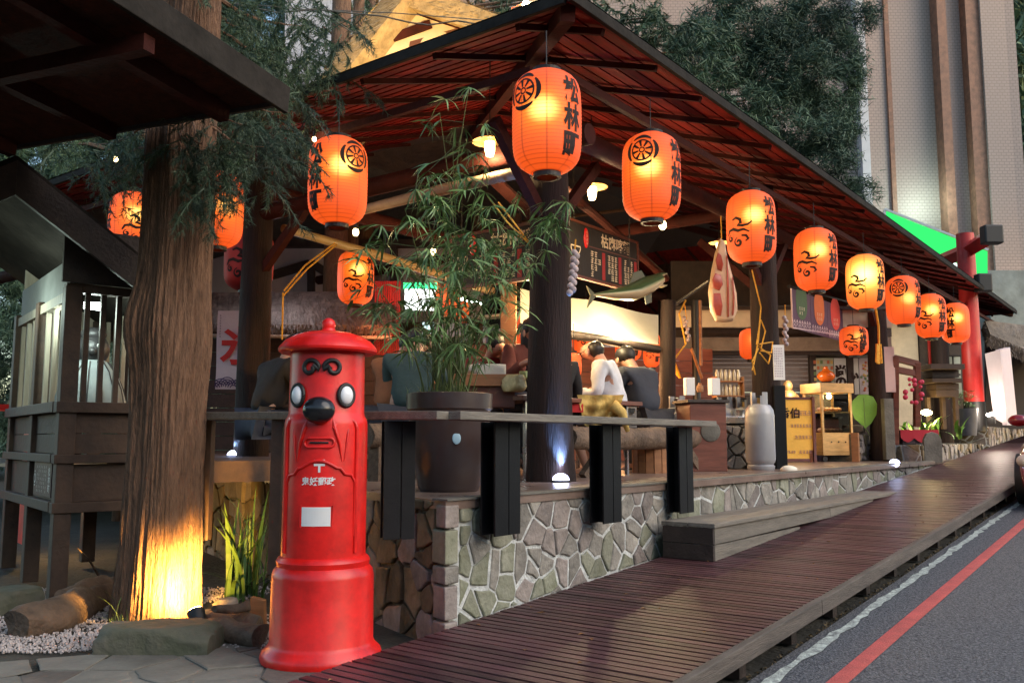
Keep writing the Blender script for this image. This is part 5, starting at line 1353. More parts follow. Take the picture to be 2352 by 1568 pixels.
    if glasses:
        for s in (-1, 1): part("glasses", MB().tube([hd + Vector((s * .085, -.01, .015)), hd + q * .10 + Vector((s * .055, 0, .012)), hd + q * .105 + Vector((s * .012, 0, .010))], .003, 5), M_['black'], t, world=False)
    hm = MB()
    hc = hd + Vector((0, -.018, .028))
    if bald:
        b = hm; n = 20
        hm.ball(hc + Vector((0, -.046, -.012)), (.086, .074, .082), 18, 12)
    else: hm.ball(hc + Vector((0, -.012, .018)), (.090, .105, .092), 20, 12)
    if long_hair: hm.ball(hc + Vector((0, -.05, -.09)), (.09, .07, .15), 16, 10)
    hm.v = [tuple(Vector(v) + Vector((noise.noise(Vector(v) * 40), noise.noise(Vector(v) * 40 + Vector((3, 0, 0))), noise.noise(Vector(v) * 30 + Vector((0, 7, 0))))) * .012) for v in hm.v]
    part("hair", hm, M_['hair'], t, smooth=True, world=False)
    if collar: part("collar", MB().tube([b2.lerp(nk, .82) + Vector((.07 * cos(a_), .062 * sin(a_), .012 * -sin(a_))) for a_ in [2 * pi * i / 14 for i in range(15)]], .016, 6), collar, t, smooth=True, world=False)
    if belt: part("belt", MB().lathe([(.150, 0), (.152, .04)], 24, pel + Vector((0, .0, .02)), fn=lambda a_, z: 1 + .22 * abs(cos(a_)) ** 2, close=False), belt, t, world=False)
    return t
def cloth(name, c, **k): return mat(name, c, .85, scale=8, var=.2, bump=.35, bsc=14, **k)
dirL = (-RT).normalized()
pF = P(1418, 968, y=4.6)
navy = cloth("navy_cloth", (.035, .04, .055)); wht = cloth("white_shirt", (.74, .76, .80)); grey_p = cloth("grey_trousers", (.12, .11, .10))
person("balding man in a white shirt and grey shorts leaning left over the table", Vector((pF.x, pF.y, .46)), (dirL * 1 + _fw * .35), lean=.20, armup=.03, sc=1.15, shirt=wht, pants=grey_p, bald=True, barefoot=True, head_pitch=.8, knee=.36, feet=.22, armz=.06, belt=M_['black'], glasses=True, sleeve=.7, stoop=.02, collar=wht)
pG = P(1492, 975, y=4.6)
person("black-haired diner in a dark navy jacket, back turned, right of the white-shirted man", Vector((pG.x, pG.y, .46)), (dirL * .8 + _fw * .9), lean=.36, sc=1.16, shirt=navy, pants=cloth("dark_trousers", (.03, .03, .035)), head_pitch=.9, collar=cloth("cream_collar", (.5, .44, .34)))
pE = P(1275, 985, y=4.75)
person("diner in black mostly hidden behind the front corner post", Vector((pE.x, pE.y, .46)), (_fw * 1 - RT * .1), lean=.25, shirt=cloth("black_cloth", (.014, .013, .014)), pants=cloth("black_trousers", (.02, .018, .02)), head_pitch=.7)
p_ = P(1324, 937, y=4.42); solo("red_bag_stripe", MB().box(p_, (.12, .03, .075), rz=HEAD - pi / 2), flat("bright_red_cloth", (.75, .03, .03), .7), "bright red folded cloth on the bench right of the corner post", "cloth")
pD = P(1208, 985, d=8.6)
person("person in reddish brown with long hair facing out, left of the corner post", Vector((pD.x, pD.y, .62)), (-_fw + RT * .4), lean=.12, shirt=cloth("rust_cloth", (.16, .04, .025)), pants=navy, long_hair=True, head_pitch=.4)
pB = P(893, 985, d=7.9)
person("diner in an orange-brown shirt just right of the postbox, head bent down", Vector((pB.x, pB.y, .44)), (_fw * 1 + RT * .5), lean=.35, sc=1.15, shirt=cloth("orange_brown_cloth", (.34, .13, .055)), pants=navy, head_pitch=1.1, armfwd=.3)
pC = P(940, 990, d=7.7)
person("diner in a dark green checked shirt left of the potted bamboo", Vector((pC.x, pC.y, .44)), (_fw * 1 + RT * .2), lean=.26, sc=1.15, shirt=cloth("green_check", (.045, .085, .085)), pants=navy, head_pitch=.9)
pA = P(600, 985, d=8.3)
person("diner in black seen from behind left of the postbox, under the left log post", Vector((pA.x, pA.y, .42)), (_fw * .8 + RT * .9), lean=.36, sc=1.2, shirt=cloth("charcoal_cloth", (.010, .009, .010)), pants=cloth("indigo_trousers", (.03, .04, .07)), head_pitch=.9, collar=cloth("tan_collar", (.4, .25, .12)))

# ================================================================ BENCHES, TABLES, THINGS ON THEM
la, lb_ = P(1335, 985, y=4.25), P(1612, 1010, y=4.25)
la.z = lb_.z = .345
lt = thing("log_bench", "long half-log bench on crossed legs behind the rail", "bench", (la + lb_) / 2 - Vector((0, 0, .345)))
part("seat", roughlog([la + (la - lb_) * .1, la.lerp(lb_, .5), lb_], [.10, .105, .11], 21), M_['log'], lt, smooth=50)
for t in (.12, .86):
    c = la.lerp(lb_, t)
    for s in (-1, 1): part("leg", MB().beam((c.x - s * .16, c.y + .06 * s, .0), (c.x + s * .14, c.y, .30), .07, .09), M_['log'], lt)
l2a, l2b = P(845, 985, d=7.2), P(1010, 990, d=7.6); l2a.z = l2b.z = .36
lt2 = thing("log_bench", "shorter log bench behind the pot, under the checked-shirt diner", "bench", Vector(((l2a.x + l2b.x) / 2, (l2a.y + l2b.y) / 2, 0)))
part("seat", roughlog([l2a, l2b], [.10, .10], 25), M_['log'], lt2, smooth=50)
for t in (.15, .85): c = l2a.lerp(l2b, t); part("leg", MB().beam((c.x, c.y, 0), (c.x, c.y, .28), .12, .12), M_['log'], lt2)
st_ = P(1495, 1085, z=0) ; st_ = P(1495, 1078, y=4.4); st_.z = 0
stl = thing("stool", "round staved cask stool under the log bench", "stool", st_)
for k in range(14):
    a_ = 2 * pi * k / 14; part("stave", MB().box(st_ + Vector((cos(a_) * .17, sin(a_) * .17, .15)), (.03, .074, .30), rz=a_), M_['orange_wood'], stl)
part("top", MB().tube([st_ + Vector((0, 0, .27)), st_ + Vector((0, 0, .31))], .18, 24), M_['orange_wood'], stl, smooth=40)
# dining table with folding legs
tcx = P(1150, 920, d=8.0); tz_ = .70
tbl = thing("dining_table", "long dining table behind the pot with a crate and food bags on it", "table", (tcx.x + .6, tcx.y + .1, 0))
ta, tbb = Vector((tcx.x - .3, tcx.y - .1, tz_)), P(1400, 925, d=9.0); tbb.z = tz_
part("tabletop", MB().beam(ta - Vector((0, 0, .02)), tbb - Vector((0, 0, .02)), .8, .04), M_['red_wood'], tbl, bev=.005)
for t in (.08, .92):
    for s in (-.3, .3):
        dv = (tbb - ta).normalized(); n_ = Vector((-dv.y, dv.x, 0)); c = ta.lerp(tbb, t) + n_ * s
        part("leg", MB().beam((c.x, c.y, 0), (c.x, c.y, tz_ - .04), .03, .03), M_['steel_bright'], tbl)
cr0 = P(1118, 868, d=7.7)
crt = thing("wooden_crate", "shallow wooden serving crate on the dining table under the white sack", "crate", cr0 + Vector((0, 0, -.12)))
for k, (dx, dy, sx, sy) in enumerate([(0, -.20, .56, .018), (0, .20, .56, .018), (-.27, 0, .018, .40), (.27, 0, .018, .40)]):
    part("side_board", MB().box(cr0 + RT * dx + _fw * dy + Vector((0, 0, -.03)), (sx, sy, .10), rz=HEAD - pi / 2), M_['orange_wood'], crt, bev=.003)
part("base_board", MB().box(cr0 + Vector((0, 0, -.07)), (.56, .4, .02), rz=HEAD - pi / 2), M_['orange_wood'], crt)
part("body", MB().box(cr0 + Vector((0, 0, -.17)), (.48, .34, .17), rz=HEAD - pi / 2), M_['red_wood'], crt)
sk = cr0 + Vector((0, 0, .055)); me = rockmesh(sk, (.23, .13, .085), 31, 3, HEAD - pi / 2)
solo("sack", me, M_['canvas'], "white cloth sack with dark brush marks lying on the crate", "sack", smooth=60)
bg_ = P(1182, 880, d=7.5)
bgm = rockmesh(bg_, (.13, .10, .10), 41, 3, 0); solo("food_bag", bgm, mat("yellow_bag", (.50, .42, .20), .25, scale=9, var=.3, bump=.6, bsc=20), "clear knotted bag of yellow fruit at the crate's right side", "bag", smooth=60)
cab = P(1205, 862, d=7.7); solo("cabbage", rockmesh(cab, (.06, .06, .05), 43, 3, 0), mat("pale_green_leaf", (.35, .45, .18), .5, scale=8), "pale green cabbage beside the fruit bag", "vegetable", smooth=60)
for k in range(7):
    c = ta.lerp(tbb, .30 + .09 * k) + Vector((rnd(-.08, .08), rnd(-.1, .1), 0)); sb_ = .045 + .01 * (k % 3)
    solo("bowl", MB().lathe([(sb_ * .45, 0), (sb_ * .8, sb_ * .4), (sb_, sb_ * .9), (sb_ * .93, sb_ * .9), (sb_ * .7, sb_ * .45)], 18, c), [M_['white'], M_['red'], M_['orange_wood']][k % 3], "%s %s bowl along the dining table from its left end" % (["first", "second", "third", "fourth", "fifth", "sixth", "seventh"][k], ["white", "red", "brown"][k % 3]), "bowl", "bowls on the dining table", smooth=60)
pH = P(1108, 985, d=8.9)
person("diner in dark red at the table's far side, behind the crate", Vector((pH.x, pH.y, .52)), (-_fw * .9 + RT * .7), lean=.2, shirt=cloth("dark_red_cloth", (.22, .02, .018)), pants=navy, head_pitch=.8)
# yellow jacket
jk = P(1378, 935, y=4.28); m = MB()
K = 20
for i in range(K + 1):
    for j in range(K + 1):
        u, v = i / K, j / K
        p = jk + RT * ((u - .5) * (.42 - .12 * v)) + Vector((0, 0, .11 - .26 * v * (1 + .25 * sin(u * 5)))) - _fw * (.05 + .03 * sin(u * 14 + v * 5) + .03 * noise.noise((u * 5, v * 5, 1)))
        m.v.append(tuple(p))
for i in range(K):
    for j in range(K): a0 = i * (K + 1) + j; m.f.append((a0, a0 + 1, a0 + K + 2, a0 + K + 1))
jt = thing("jacket", "mustard yellow jacket draped on the bench in front of the white-shirted man", "jacket", jk + Vector((0, 0, -.15)))
part("folds", m, mat("mustard_cloth", (.62, .42, .12), .8, scale=7, var=.3, bump=.4), jt, smooth=True)
part("sleeve", MB().tube([jk + RT * .10 + Vector((0, 0, .02)) - _fw * .08, jk + RT * .19 + Vector((0, 0, -.05)) - _fw * .08, jk + RT * .24 + Vector((0, 0, -.22)) - _fw * .07], [.06, .045, .02], 10), bpy.data.materials["mustard_cloth"], jt, smooth=True)

# ================================================================ CABINET, STOVE, GAS BOTTLES
cb = P(1612, 1078, y=4.25); cb.z = 0
cab_t = thing("counter_cabinet", "reddish brown serving counter cabinet with a round paper vent, right of the benches", "counter", cb)
def cbox(c, w_, d, z0, z1, rz=0): return MB().box(c + Vector((0, 0, (z0 + z1) / 2)), (w_, d, z1 - z0), rz=rz)
ca = HEAD - pi / 2 + .15
part("body", cbox(cb, .40, .45, 0, .72, ca), M_['red_wood'], cab_t, bev=.005)
part("worktop", cbox(cb, .46, .52, .722, .755, ca), M_['dark_wood'], cab_t, bev=.004)
m = MB().ball(cb + Vector((cos(ca), sin(ca), 0)) * .02 - Vector((-sin(ca), cos(ca), 0)) * .23 + Vector((0, 0, .42)), (.11, .012, .11), 20, 10, M=Matrix.Rotation(ca, 4, 'Z')); part("round_vent", m, M_['concrete'], cab_t, smooth=True)
sv = P(1680, 1080, y=4.35); sv.z = 0
stv = thing("stone_stove", "squat stove faced with chunky rounded stones behind the gas bottles", "stove", sv)
part("core", cbox(sv, .50, .40, 0, .50, ca), M_['mortar_dark'], stv)
ex = Vector((cos(ca), sin(ca), 0))
stone_panel(stv, sv - ex * .25 - Vector((-sin(ca), cos(ca), 0)) * .205, ex, (0, 0, 1), [(0, 0), (.5, 0), (.5, .5), (0, .5)], .12, .02, .04, [M_['stone'], M_['concrete']], stretch=1.2)
part("hob", cbox(sv, .58, .45, .52, .60, ca), M_['steel_bright'], stv, bev=.004)
for dx in (-.16, .12): part("burner", MB().tube([sv + ex * dx + Vector((0, 0, .60)), sv + ex * dx + Vector((0, 0, .68))], [.09, .10], 16), M_['steel_bright'], stv)
def gas(label, px, py, d, s=1.0):
    b = P(px, py, d=d); b.z = 0; t = thing("gas_cylinder", label, "gas bottle", b, "gas bottles")
    prof = [(.14, 0), (.15, .02), (.15, .045), (.135, .06), (.155, .09), (.162, .12), (.162, .60), (.155, .66), (.12, .715), (.05, .735), (.0, .74)]
    part("body", MB().lathe([(r * s, z * s) for r, z in prof], 32, b, close=False), M_['gas'], t, smooth=40)
    m = MB(); n = 24
    for k in range(n):
        if 9 < k < 14: continue
        a0, a1 = 2 * pi * k / n, 2 * pi * (k + 1) / n
        h = .86 if k % 12 > 2 else .82
        m.v += [(b.x + .095 * s * cos(a_), b.y + .095 * s * sin(a_), z * s) for a_, z in ((a0, .715), (a1, .715), (a1, h), (a0, h))]; q = len(m.v) - 4; m.f.append((q, q + 1, q + 2, q + 3))
    part("collar", m, M_['gas'], t); part("valve", MB().tube([b + Vector((0, 0, .73 * s)), b + Vector((0, 0, .80 * s))], .022 * s, 10), mat("brass", (.5, .3, .1), .35, metal=.9) if "brass" not in bpy.data.materials else bpy.data.materials["brass"], t)
    part("valve_handle", MB().tube([b + Vector((0, 0, .80 * s)), b + Vector((0, 0, .825 * s))], .035 * s, 12), M_['black'], t)
    return t
gas("large grey gas bottle standing in front of the second log post", 1748, 1078, 9.9, 1.0)
gas("pale gas bottle half behind the brown counter, nearest the seated diners", 1558, 1070, 9.9, .95)
gas("gas bottle behind the stone stove, left of the large grey one", 1668, 1070, 10.6, .98)
gas("gas bottle close beside and behind the large grey one", 1712, 1070, 10.6, .98)
# napkin boxes, shelf rack
for k, (px, py, w_) in enumerate([(1583, 892, .10), (1640, 892, .11)]):
    c = P(px, py, y=4.3); solo("napkin_box", MB().box(c + Vector((0, 0, .02)), (w_, .09, .19), rz=ca + .2 * k), M_['white'], ["white paper napkin pack at the left on the brown counter", "white paper napkin pack at the right on the brown counter"][k], "box", "napkin packs on the counter", bev=.006)
c = P(1608, 900, y=4.35); solo("spice_jar", MB().lathe([(.035, 0), (.04, .03), (.035, .07), (.02, .08), (.02, .1)], 14, c), M_['orange_wood'], "small brown jar between the two napkin packs", "jar", smooth=40)
rk = P(1672, 880, y=4.6)
rack = thing("bottle_rack", "small wooden rack of glass jars and bottles behind the gas bottles", "rack", rk + Vector((0, 0, -.16)))
for z in (-.16, .02): part("shelf", MB().box(rk + Vector((0, 0, z)), (.36, .16, .015), rz=ca), M_['orange_wood'], rack)
for s in (-1, 1): part("side", MB().box(rk + ex * .175 * s + Vector((0, 0, -.05)), (.014, .16, .26), rz=ca), M_['orange_wood'], rack)
gl_m = mat("jar_glass", (.55, .45, .33), .12, spec=.8, var=.3)
for k in range(6):
    for z in (-.15, .03):
        solo("jar", MB().lathe([(.022, 0), (.024, .02), (.024, .10), (.014, .12), (.014, .14)], 12, rk + ex * (-.14 + .056 * k) + Vector((0, 0, z))), gl_m, "%s glass %s on the rack's %s shelf" % (["leftmost", "second", "third", "fourth", "fifth", "rightmost"][k], "bottle" if z > 0 else "jar", "upper" if z > 0 else "lower"), "jar", ["jars on the rack's lower shelf", "bottles on the rack's upper shelf"][z > 0], smooth=40)
# round post with ropes between tent and bacon, cross pole
pk_ = P(1600, 900, y=5.4)
pl_ = thing("bamboo_rack", "black pole hung with bamboo tubes and rope ties right of the awning", "rack", (pk_.x, pk_.y, 0))
part("pole", MB().tube([Vector((pk_.x, pk_.y, 0)), P(1596, 690, y=5.4)], .055, 12), M_['black'], pl_, smooth=40)
part("bamboo_tube", MB().tube([P(1545, 702, y=5.3), P(1625, 648, y=5.3)], .025, 10), M_['dark_wood'], pl_, smooth=40)
part("bamboo_tube", MB().tube([P(1608, 690, y=5.25), P(1610, 840, y=5.25)], .022, 10), M_['orange_wood'], pl_, smooth=40)
part("bamboo_tube", MB().tube([P(1588, 800, y=5.2), P(1612, 868, y=5.2)], .020, 10), M_['orange_wood'], pl_, smooth=40)
part("rope_tie", MB().tube([P(1575, 690, y=5.25), P(1560, 720, y=5.25), P(1575, 790, y=5.2), P(1548, 826, y=5.2)], .012, 6), M_['rope'], pl_)
part("orange_spoon", MB().tube([P(1546, 826, y=5.2), P(1552, 850, y=5.2), P(1562, 868, y=5.2)], [.02, .045, .02], 8, squash=.4), M_['rope'], pl_, smooth=40)
def garlic(label, pts, n, r, plane, group):
    t = thing("garlic_string", label, "garlic", P(*pts[1], **plane), group)
    for k in range(n):
        q = P(pts[0][0] + (pts[1][0] - pts[0][0]) * k / (n - 1), pts[0][1] + (pts[1][1] - pts[0][1]) * k / (n - 1), **plane)
        part("bulb", MB().ball(q + RT * (.011 if k % 2 else -.011), (r, r, r * 1.05), 12, 8), mat("garlic_skin", (.48, .40, .40), .5, scale=20, var=.3) if "garlic_skin" not in bpy.data.materials else bpy.data.materials["garlic_skin"], t, smooth=True)
    q0, q1 = P(pts[0][0], pts[0][1] - 30, **plane), P(*pts[1], **plane); part("string", MB().tube([q0, q1], .006, 5), M_['rope'], t)
garlic("braid of pale garlic bulbs hanging on the right side of the corner post", [(1322, 580), (1312, 672)], 13, .027, dict(y=3.80), "garlic braids on the posts")
garlic("string of garlic bulbs hanging on the right side of the second post", [(1803, 730), (1804, 790)], 8, .030, dict(y=3.85), "garlic braids on the posts")
garlic("string of garlic bulbs hanging beside the black pole", [(1573, 730), (1582, 780)], 7, .026, dict(y=5.25), "garlic braids on the posts")

# ================================================================ HANGING BACON, FISH, MENU BOARDS, FLAGS
bc = P(1660, 650, y=4.0)
bac = thing("bacon_model", "giant pale and red slab of bacon hanging beside the fourth street lantern", "food model", bc + Vector((0, 0, -.45)))
m = MB(); prof2 = [(-.02, .50), (.03, .46), (.05, .30), (.10, .10), (.145, -.12), (.15, -.30), (.10, -.42), (.0, -.43), (-.08, -.42), (-.14, -.30), (-.155, -.10), (-.12, .12), (-.07, .34)]
rtx = RT; bn = -_fw
m.prism(prof2, bc + _fw * .045, RT, (0, 0, 1), .09, inset=.03, chz=.03)
fatm = mat("bacon_fat", (.72, .47, .30), .35, scale=5, var=.15); meat = mat("bacon_meat", (.40, .07, .045), .35, scale=7, var=.3)
part("fat", m, fatm, bac, smooth=50, bev=.01)
def blob(poly, mm, nm, off=.048, th=.012): part(nm, MB().prism(poly, bc - _fw * off, RT, (0, 0, 1), th, inset=.008, chz=.008), mm, bac, smooth=50)
blob([(-.055, .33), (-.02, .30), (.0, .20), (-.02, .12), (-.065, .14), (-.085, .24)], meat, "meat")
blob([(-.09, .10), (-.03, .08), (-.01, -.02), (-.05, -.09), (-.12, -.06), (-.125, .03)], meat, "meat")
blob([(-.115, -.12), (-.04, -.12), (-.02, -.26), (-.04, -.37), (-.09, -.36), (-.13, -.26)], meat, "meat")
blob([(.035, .30), (.045, .30), (.055, .0), (.045, -.38), (.03, -.38), (.035, .0)], meat, "meat")
blob([(.09, .06), (.10, .06), (.115, -.15), (.095, -.36), (.083, -.36), (.10, -.15)], meat, "meat")
part("cord", MB().tube([bc + Vector((0, 0, .46)), bc + Vector((0, 0, .95))], .006, 5), M_['rope'], bac)
fc0 = P(1445, 685, y=4.7); fa, fb_ = P(1360, 682, y=4.75), P(1530, 655, y=4.6)
fish = thing("fish_model", "large green-backed open-mouthed fish model hanging under the menu board", "food model", fc0)
fdir = (fb_ - fa); L_ = fdir.length; fdir.normalize(); fup = Vector((0, 0, 1)) - fdir * fdir.z; fup.normalize()
def fpt(t, h): return fa + fdir * (t * L_) + fup * h
cen = [fpt(0, .02), fpt(.12, .01), fpt(.3, -.01), fpt(.5, -.02), fpt(.7, .03), fpt(.82, .06), fpt(.88, .075)]
fm = bpy.data.materials.new("fish_skin"); fm.use_nodes = True; nt = fm.node_tree; N = nt.nodes; b_ = N["Principled BSDF"]; b_.inputs["Roughness"].default_value = .3
tc = N.new("ShaderNodeTexCoord"); ge = N.new("ShaderNodeSeparateXYZ"); nt.links.new(tc.outputs["Normal"], ge.inputs[0]); crp = N.new("ShaderNodeValToRGB"); e = crp.color_ramp.elements
mrn = N.new("ShaderNodeMapRange"); mrn.inputs[1].default_value = -1; nt.links.new(ge.outputs["Z"], mrn.inputs[0])
e[0].position = .5; e[0].color = (.50, .42, .26, 1); e[1].position = .74; e[1].color = (.05, .09, .04, 1); k_ = e.new(.62); k_.color = (.26, .28, .12, 1)
nt.links.new(mrn.outputs[0], crp.inputs[0]); nt.links.new(crp.outputs[0], b_.inputs["Base Color"])
part("body", MB().tube(cen, [.018, .045, .095, .145, .155, .125, .105], 20, squash=.62), fm, fish, smooth=60)
part("upper_jaw", MB().tube([fpt(.86, .10), fpt(.94, .125), fpt(1.03, .13)], [.06, .045, .012], 14, squash=.6), fm, fish, smooth=60)
part("lower_jaw", MB().tube([fpt(.86, .03), fpt(.94, .00), fpt(1.01, .0)], [.06, .035, .01], 14, squash=.6), fm, fish, smooth=60)
fin = flat("fish_fin", (.10, .11, .07), .5)
fx = fdir.cross(fup).normalized()
def finp(name, pts): part(name, MB().prism([(a_ * L_, h) for a_, h in pts], fa + fx * .006, fdir, fup, .012), fin, fish)
finp("tail_fin", [(.03, .02), (-.06, .12), (-.03, .02), (-.09, -.10), (.03, 0)]); finp("back_fin", [(.48, .08), (.55, .19), (.66, .20), (.70, .13)]); finp("belly_fin", [(.66, -.08), (.66, -.17), (.74, -.16), (.76, -.06)])
for s in (-1, 1): part("eye", MB().ball(fpt(.88, .115) + fx * .045 * s, (.014, .014, .014), 10, 8), M_['black_gloss'], fish, smooth=True)
part("gill", MB().tube([fpt(.74, .12) - fx * .07, fpt(.71, .03) - fx * .09, fpt(.74, -.05) - fx * .065], .006, 6), fin, fish)
part("cord", MB().tube([fpt(.5, .1), fpt(.5, .1) + Vector((0, 0, .8))], .004, 5), M_['black'], fish)
wmt = flat("menu_cream_paint", (.85, .70, .50), .7)
def board(label, tl, tr, bl, br, plane, seed, lant_at=.18):
    TL, TR_, BLf = P(*tl, **plane), P(*tr, **plane), P(*bl, **plane)
    o = (TL + P(*br, **plane)) / 2; ux = (TR_ - TL); W = ux.length; ux.normalize(); H = ((TL - BLf).length + (TR_ - P(*br, **plane)).length) / 2; uy = Vector((0, 0, 1))
    t = thing("menu_board", label, "menu board", o + Vector((0, 0, -H / 2)), "dark menu boards")
    M = Matrix.Rotation(math.atan2(ux.y, ux.x), 4, 'Z')
    part("board", MB().box(o, (W, .03, H), M=M), mat("menu_black", (.018, .014, .012), .6) if "menu_black" not in bpy.data.materials else bpy.data.materials["menu_black"], t)
    for s in (-1, 1):
        part("frame", MB().box(o + Vector((0, 0, s * H / 2)), (W + .04, .045, .03), M=M), M_['red_wood'], t); part("frame", MB().box(o + ux * s * W / 2, (.03, .045, H - .03), M=M), M_['red_wood'], t)
    nrm = ux.cross(uy).normalized(); f = o + nrm * .016
    part("title", plane_map(text2d("枯麻喀麵", H * .27, .003), f + ux * W * .16 + uy * H * .30, ux, uy), wmt, t)
    part("divider", plane_map(([(-W * .36, -.006), (W * .36, -.006), (W * .36, .006), (-W * .36, .006)], [(0, 1, 2, 3)]), f + ux * W * .13 + uy * H * .12, ux, uy), M_['red_wood'], t)
    for c in range(3):
        x = W * (-.13 + .24 * c)
        part("menu_row", plane_map(scribble(W * .145, H * .50, 4, 3, .86, seed + c), f + ux * x - uy * H * .19, ux, uy), wmt, t)
        part("price_strip", plane_map(([(-W * .022, -H * .26), (W * .022, -H * .26), (W * .022, H * .26), (-W * .022, H * .26)], [(0, 1, 2, 3)]), f + ux * (x + W * .11) - uy * H * .19, ux, uy), flat("menu_red", (.35, .02, .02)) if "menu_red" not in bpy.data.materials else bpy.data.materials["menu_red"], t)
    part("red_lantern_mark", MB().ball(f + ux * (-W * .26) + uy * H * .26, (.05, .012, H * .19), 16, 10, M=M), M_['red'], t, smooth=True)
    part("red_lantern_text", plane_map(scribble(.03, H * .28, 4, 1, .9, 9), f + ux * (-W * .26) + uy * H * .26 + nrm * .013, ux, uy), wmt, t)
    part("bowl_sketch", plane_map(strokes2d([arc(0, H * .06, .09, 180, 360), [(-.09, H * .06), (.09, H * .06)], [(-.02, -.02), (-.03, -H * .24)], [(.03, -.02), (.03, -H * .24)]], .014), f - ux * W * .40, ux, uy), wmt, t)
    for s in (-.4, .4): part("hanger", MB().tube([o + ux * W * s + uy * H / 2, o + ux * W * s + uy * (H / 2 + .6)], .006, 5), M_['black'], t)
board("dark menu board with cream characters and red price strips right of the corner post", (1302, 505), (1462, 556), (1302, 632), (1462, 668), dict(y=4.95), 5)
board("dark menu board mostly hidden behind the bamboo leaves left of the corner post", (1040, 540), (1262, 505), (1040, 650), (1262, 640), dict(x=6.6), 15)
fl_ = thing("menu_flags", "row of four hanging menu panels with lantern pictures and pink waves", "banner", P(1890, 760, y=4.4))
pnl = flat("panel_plum", (.11, .055, .095), .7); wavem = flat("wave_pink", (.70, .52, .52), .7)
TLf, TRf = P(1817, 662, y=4.4), P(1966, 700, y=4.4); HT = .56
ux = (TRf - TLf); W = ux.length / 4; ux.normalize(); z_top = TLf.z; nrm = ux.cross(Vector((0, 0, 1))).normalized()
for k in range(4):
    o = TLf + ux * W * (k + .5); o.z = z_top - HT / 2
    pp = part("flag_panel", MB().box(o, (W - .012, .012, HT), rz=math.atan2(ux.y, ux.x)), pnl, fl_)
    part("lantern_picture", plane_map(([(.30 * W * cos(a_), .21 * sin(a_) + (.1 if sin(a_) > 0 else 0)) for a_ in [2 * pi * i / 24 for i in range(24)]], [tuple(range(24))]), o + nrm * .008 + Vector((0, 0, .08)), ux, (0, 0, 1)), [mat("panel_green", (.06, .12, .04)), flat("panel_orange", (.75, .17, .03)), flat("panel_red", (.70, .07, .05)), flat("panel_amber", (.72, .22, .03))][k], pp)
    part("glyph_marks", plane_map(scribble(W * .34, .13, 2, 3, .7, k), o + nrm * .011 + Vector((0, 0, .0)), ux, (0, 0, 1)), wmt, pp)
    ws = []
    for i in range(7): 
        for j in range(2): ws.append(arc(-W * .42 + i * W * .14, -.24 + j * .05 + .008 * (i % 2), .032, -20, 200, 8))
        ws.append(spiral(-W * .40 + i * W * .135, -.155, .006, .024, 0, 320, 10))
    part("wave_pattern", plane_map(strokes2d(ws, .013), o + nrm * .010, ux, (0, 0, 1)), wavem, pp)
part("lower_frame", MB().beam(TLf + Vector((0, 0, -HT)), TLf + ux * W * 4 + Vector((0, 0, -HT)), .02, .015), wavem, fl_); part("side_frame", MB().beam(TLf, TLf + Vector((0, 0, -HT)), .02, .015), wavem, fl_)
part("top_pole", MB().tube([TLf - ux * .1 + Vector((0, 0, .02)), TLf + ux * (W * 4 + .3) + Vector((0, 0, .02))], .02, 8), M_['steel'], fl_)

# yellow rope ties
def rope(label, lines, plane, r=.008):
    m = MB()
    for ln in lines: m.tube([P(x, y, **plane) for x, y in ln], r, 6)
    solo("rope", m, M_['rope'], label, "rope")
rope("yellow rope with a looped bow hanging in front of the second post", [[(1727, 620), (1748, 705), (1742, 780), (1735, 820), (1728, 850)], [(1748, 735), (1758, 760), (1748, 800), (1738, 790), (1746, 740)], [(1745, 790), (1775, 785), (1772, 810), (1748, 805)], [(1745, 810), (1765, 835), (1770, 815), (1748, 800)], [(1742, 800), (1728, 830), (1735, 860)]], dict(y=3.78), .008)
rope("yellow rope tassel hanging in front of the third post", [[(2008, 690), (2018, 750), (2019, 800)], [(2014, 790), (2013, 832)], [(2018, 790), (2019, 836)], [(2022, 790), (2025, 834)], [(2016, 792), (2016, 835)]], dict(y=3.74), .018)
rope("thin orange rope running down from a tie to the front corner post", [[(1120, 450), (1165, 510), (1240, 585)], [(1145, 465), (1180, 510), (1240, 590)], [(1238, 585), (1230, 640), (1236, 700)]], dict(y=4.3), .007)
rope("thin orange rope slanting from the bamboo tie to the left log post", [[(770, 558), (700, 610), (652, 668)], [(775, 560), (705, 618), (650, 680)], [(650, 672), (648, 780)]], dict(d=8.7), .008)
solo("notice", MB().box(P(1789, 832, y=3.72), (.13, .012, .40), rz=HEAD - pi / 2 + .1), M_['white'], "white printed notice sheet on the right side of the second post", "notice")
q = P(1788, 832, y=3.705); lbz = plane_map(scribble(.10, .34, 12, 5, .7, 3), q, RT, (0, 0, 1)); n_ = solo("notice_print", lbz, flat("print_red_blue", (.25, .12, .2)), "small print lines on the white notice sheet", "notice")
n_.parent = bpy.data.objects["notice"]; n_.matrix_parent_inverse = Matrix.Translation(-bpy.data.objects["notice"].location); 
for k_ in ("label", "category"): del n_[k_]
solo("notice", MB().box(P(2043, 848, y=3.8), (.17, .012, .72), rz=HEAD - pi / 2), flat("pink_paper", (.62, .42, .38)), "pink narrow notice sheet on the right side of the third post", "notice")
solo("post_sleeve", MB().box(P(1790, 985, y=3.82) * 1, (.13, .13, 1.0), rz=HEAD - pi / 2), M_['steel'], "dark steel upright joined to the right side of the second post", "post", bev=.005)
solo("post_sleeve", MB().box(P(2040, 985, y=3.82) * 1, (.15, .13, .95), rz=HEAD - pi / 2), M_['concrete'], "grey squared upright joined to the right side of the third post", "post", bev=.005)

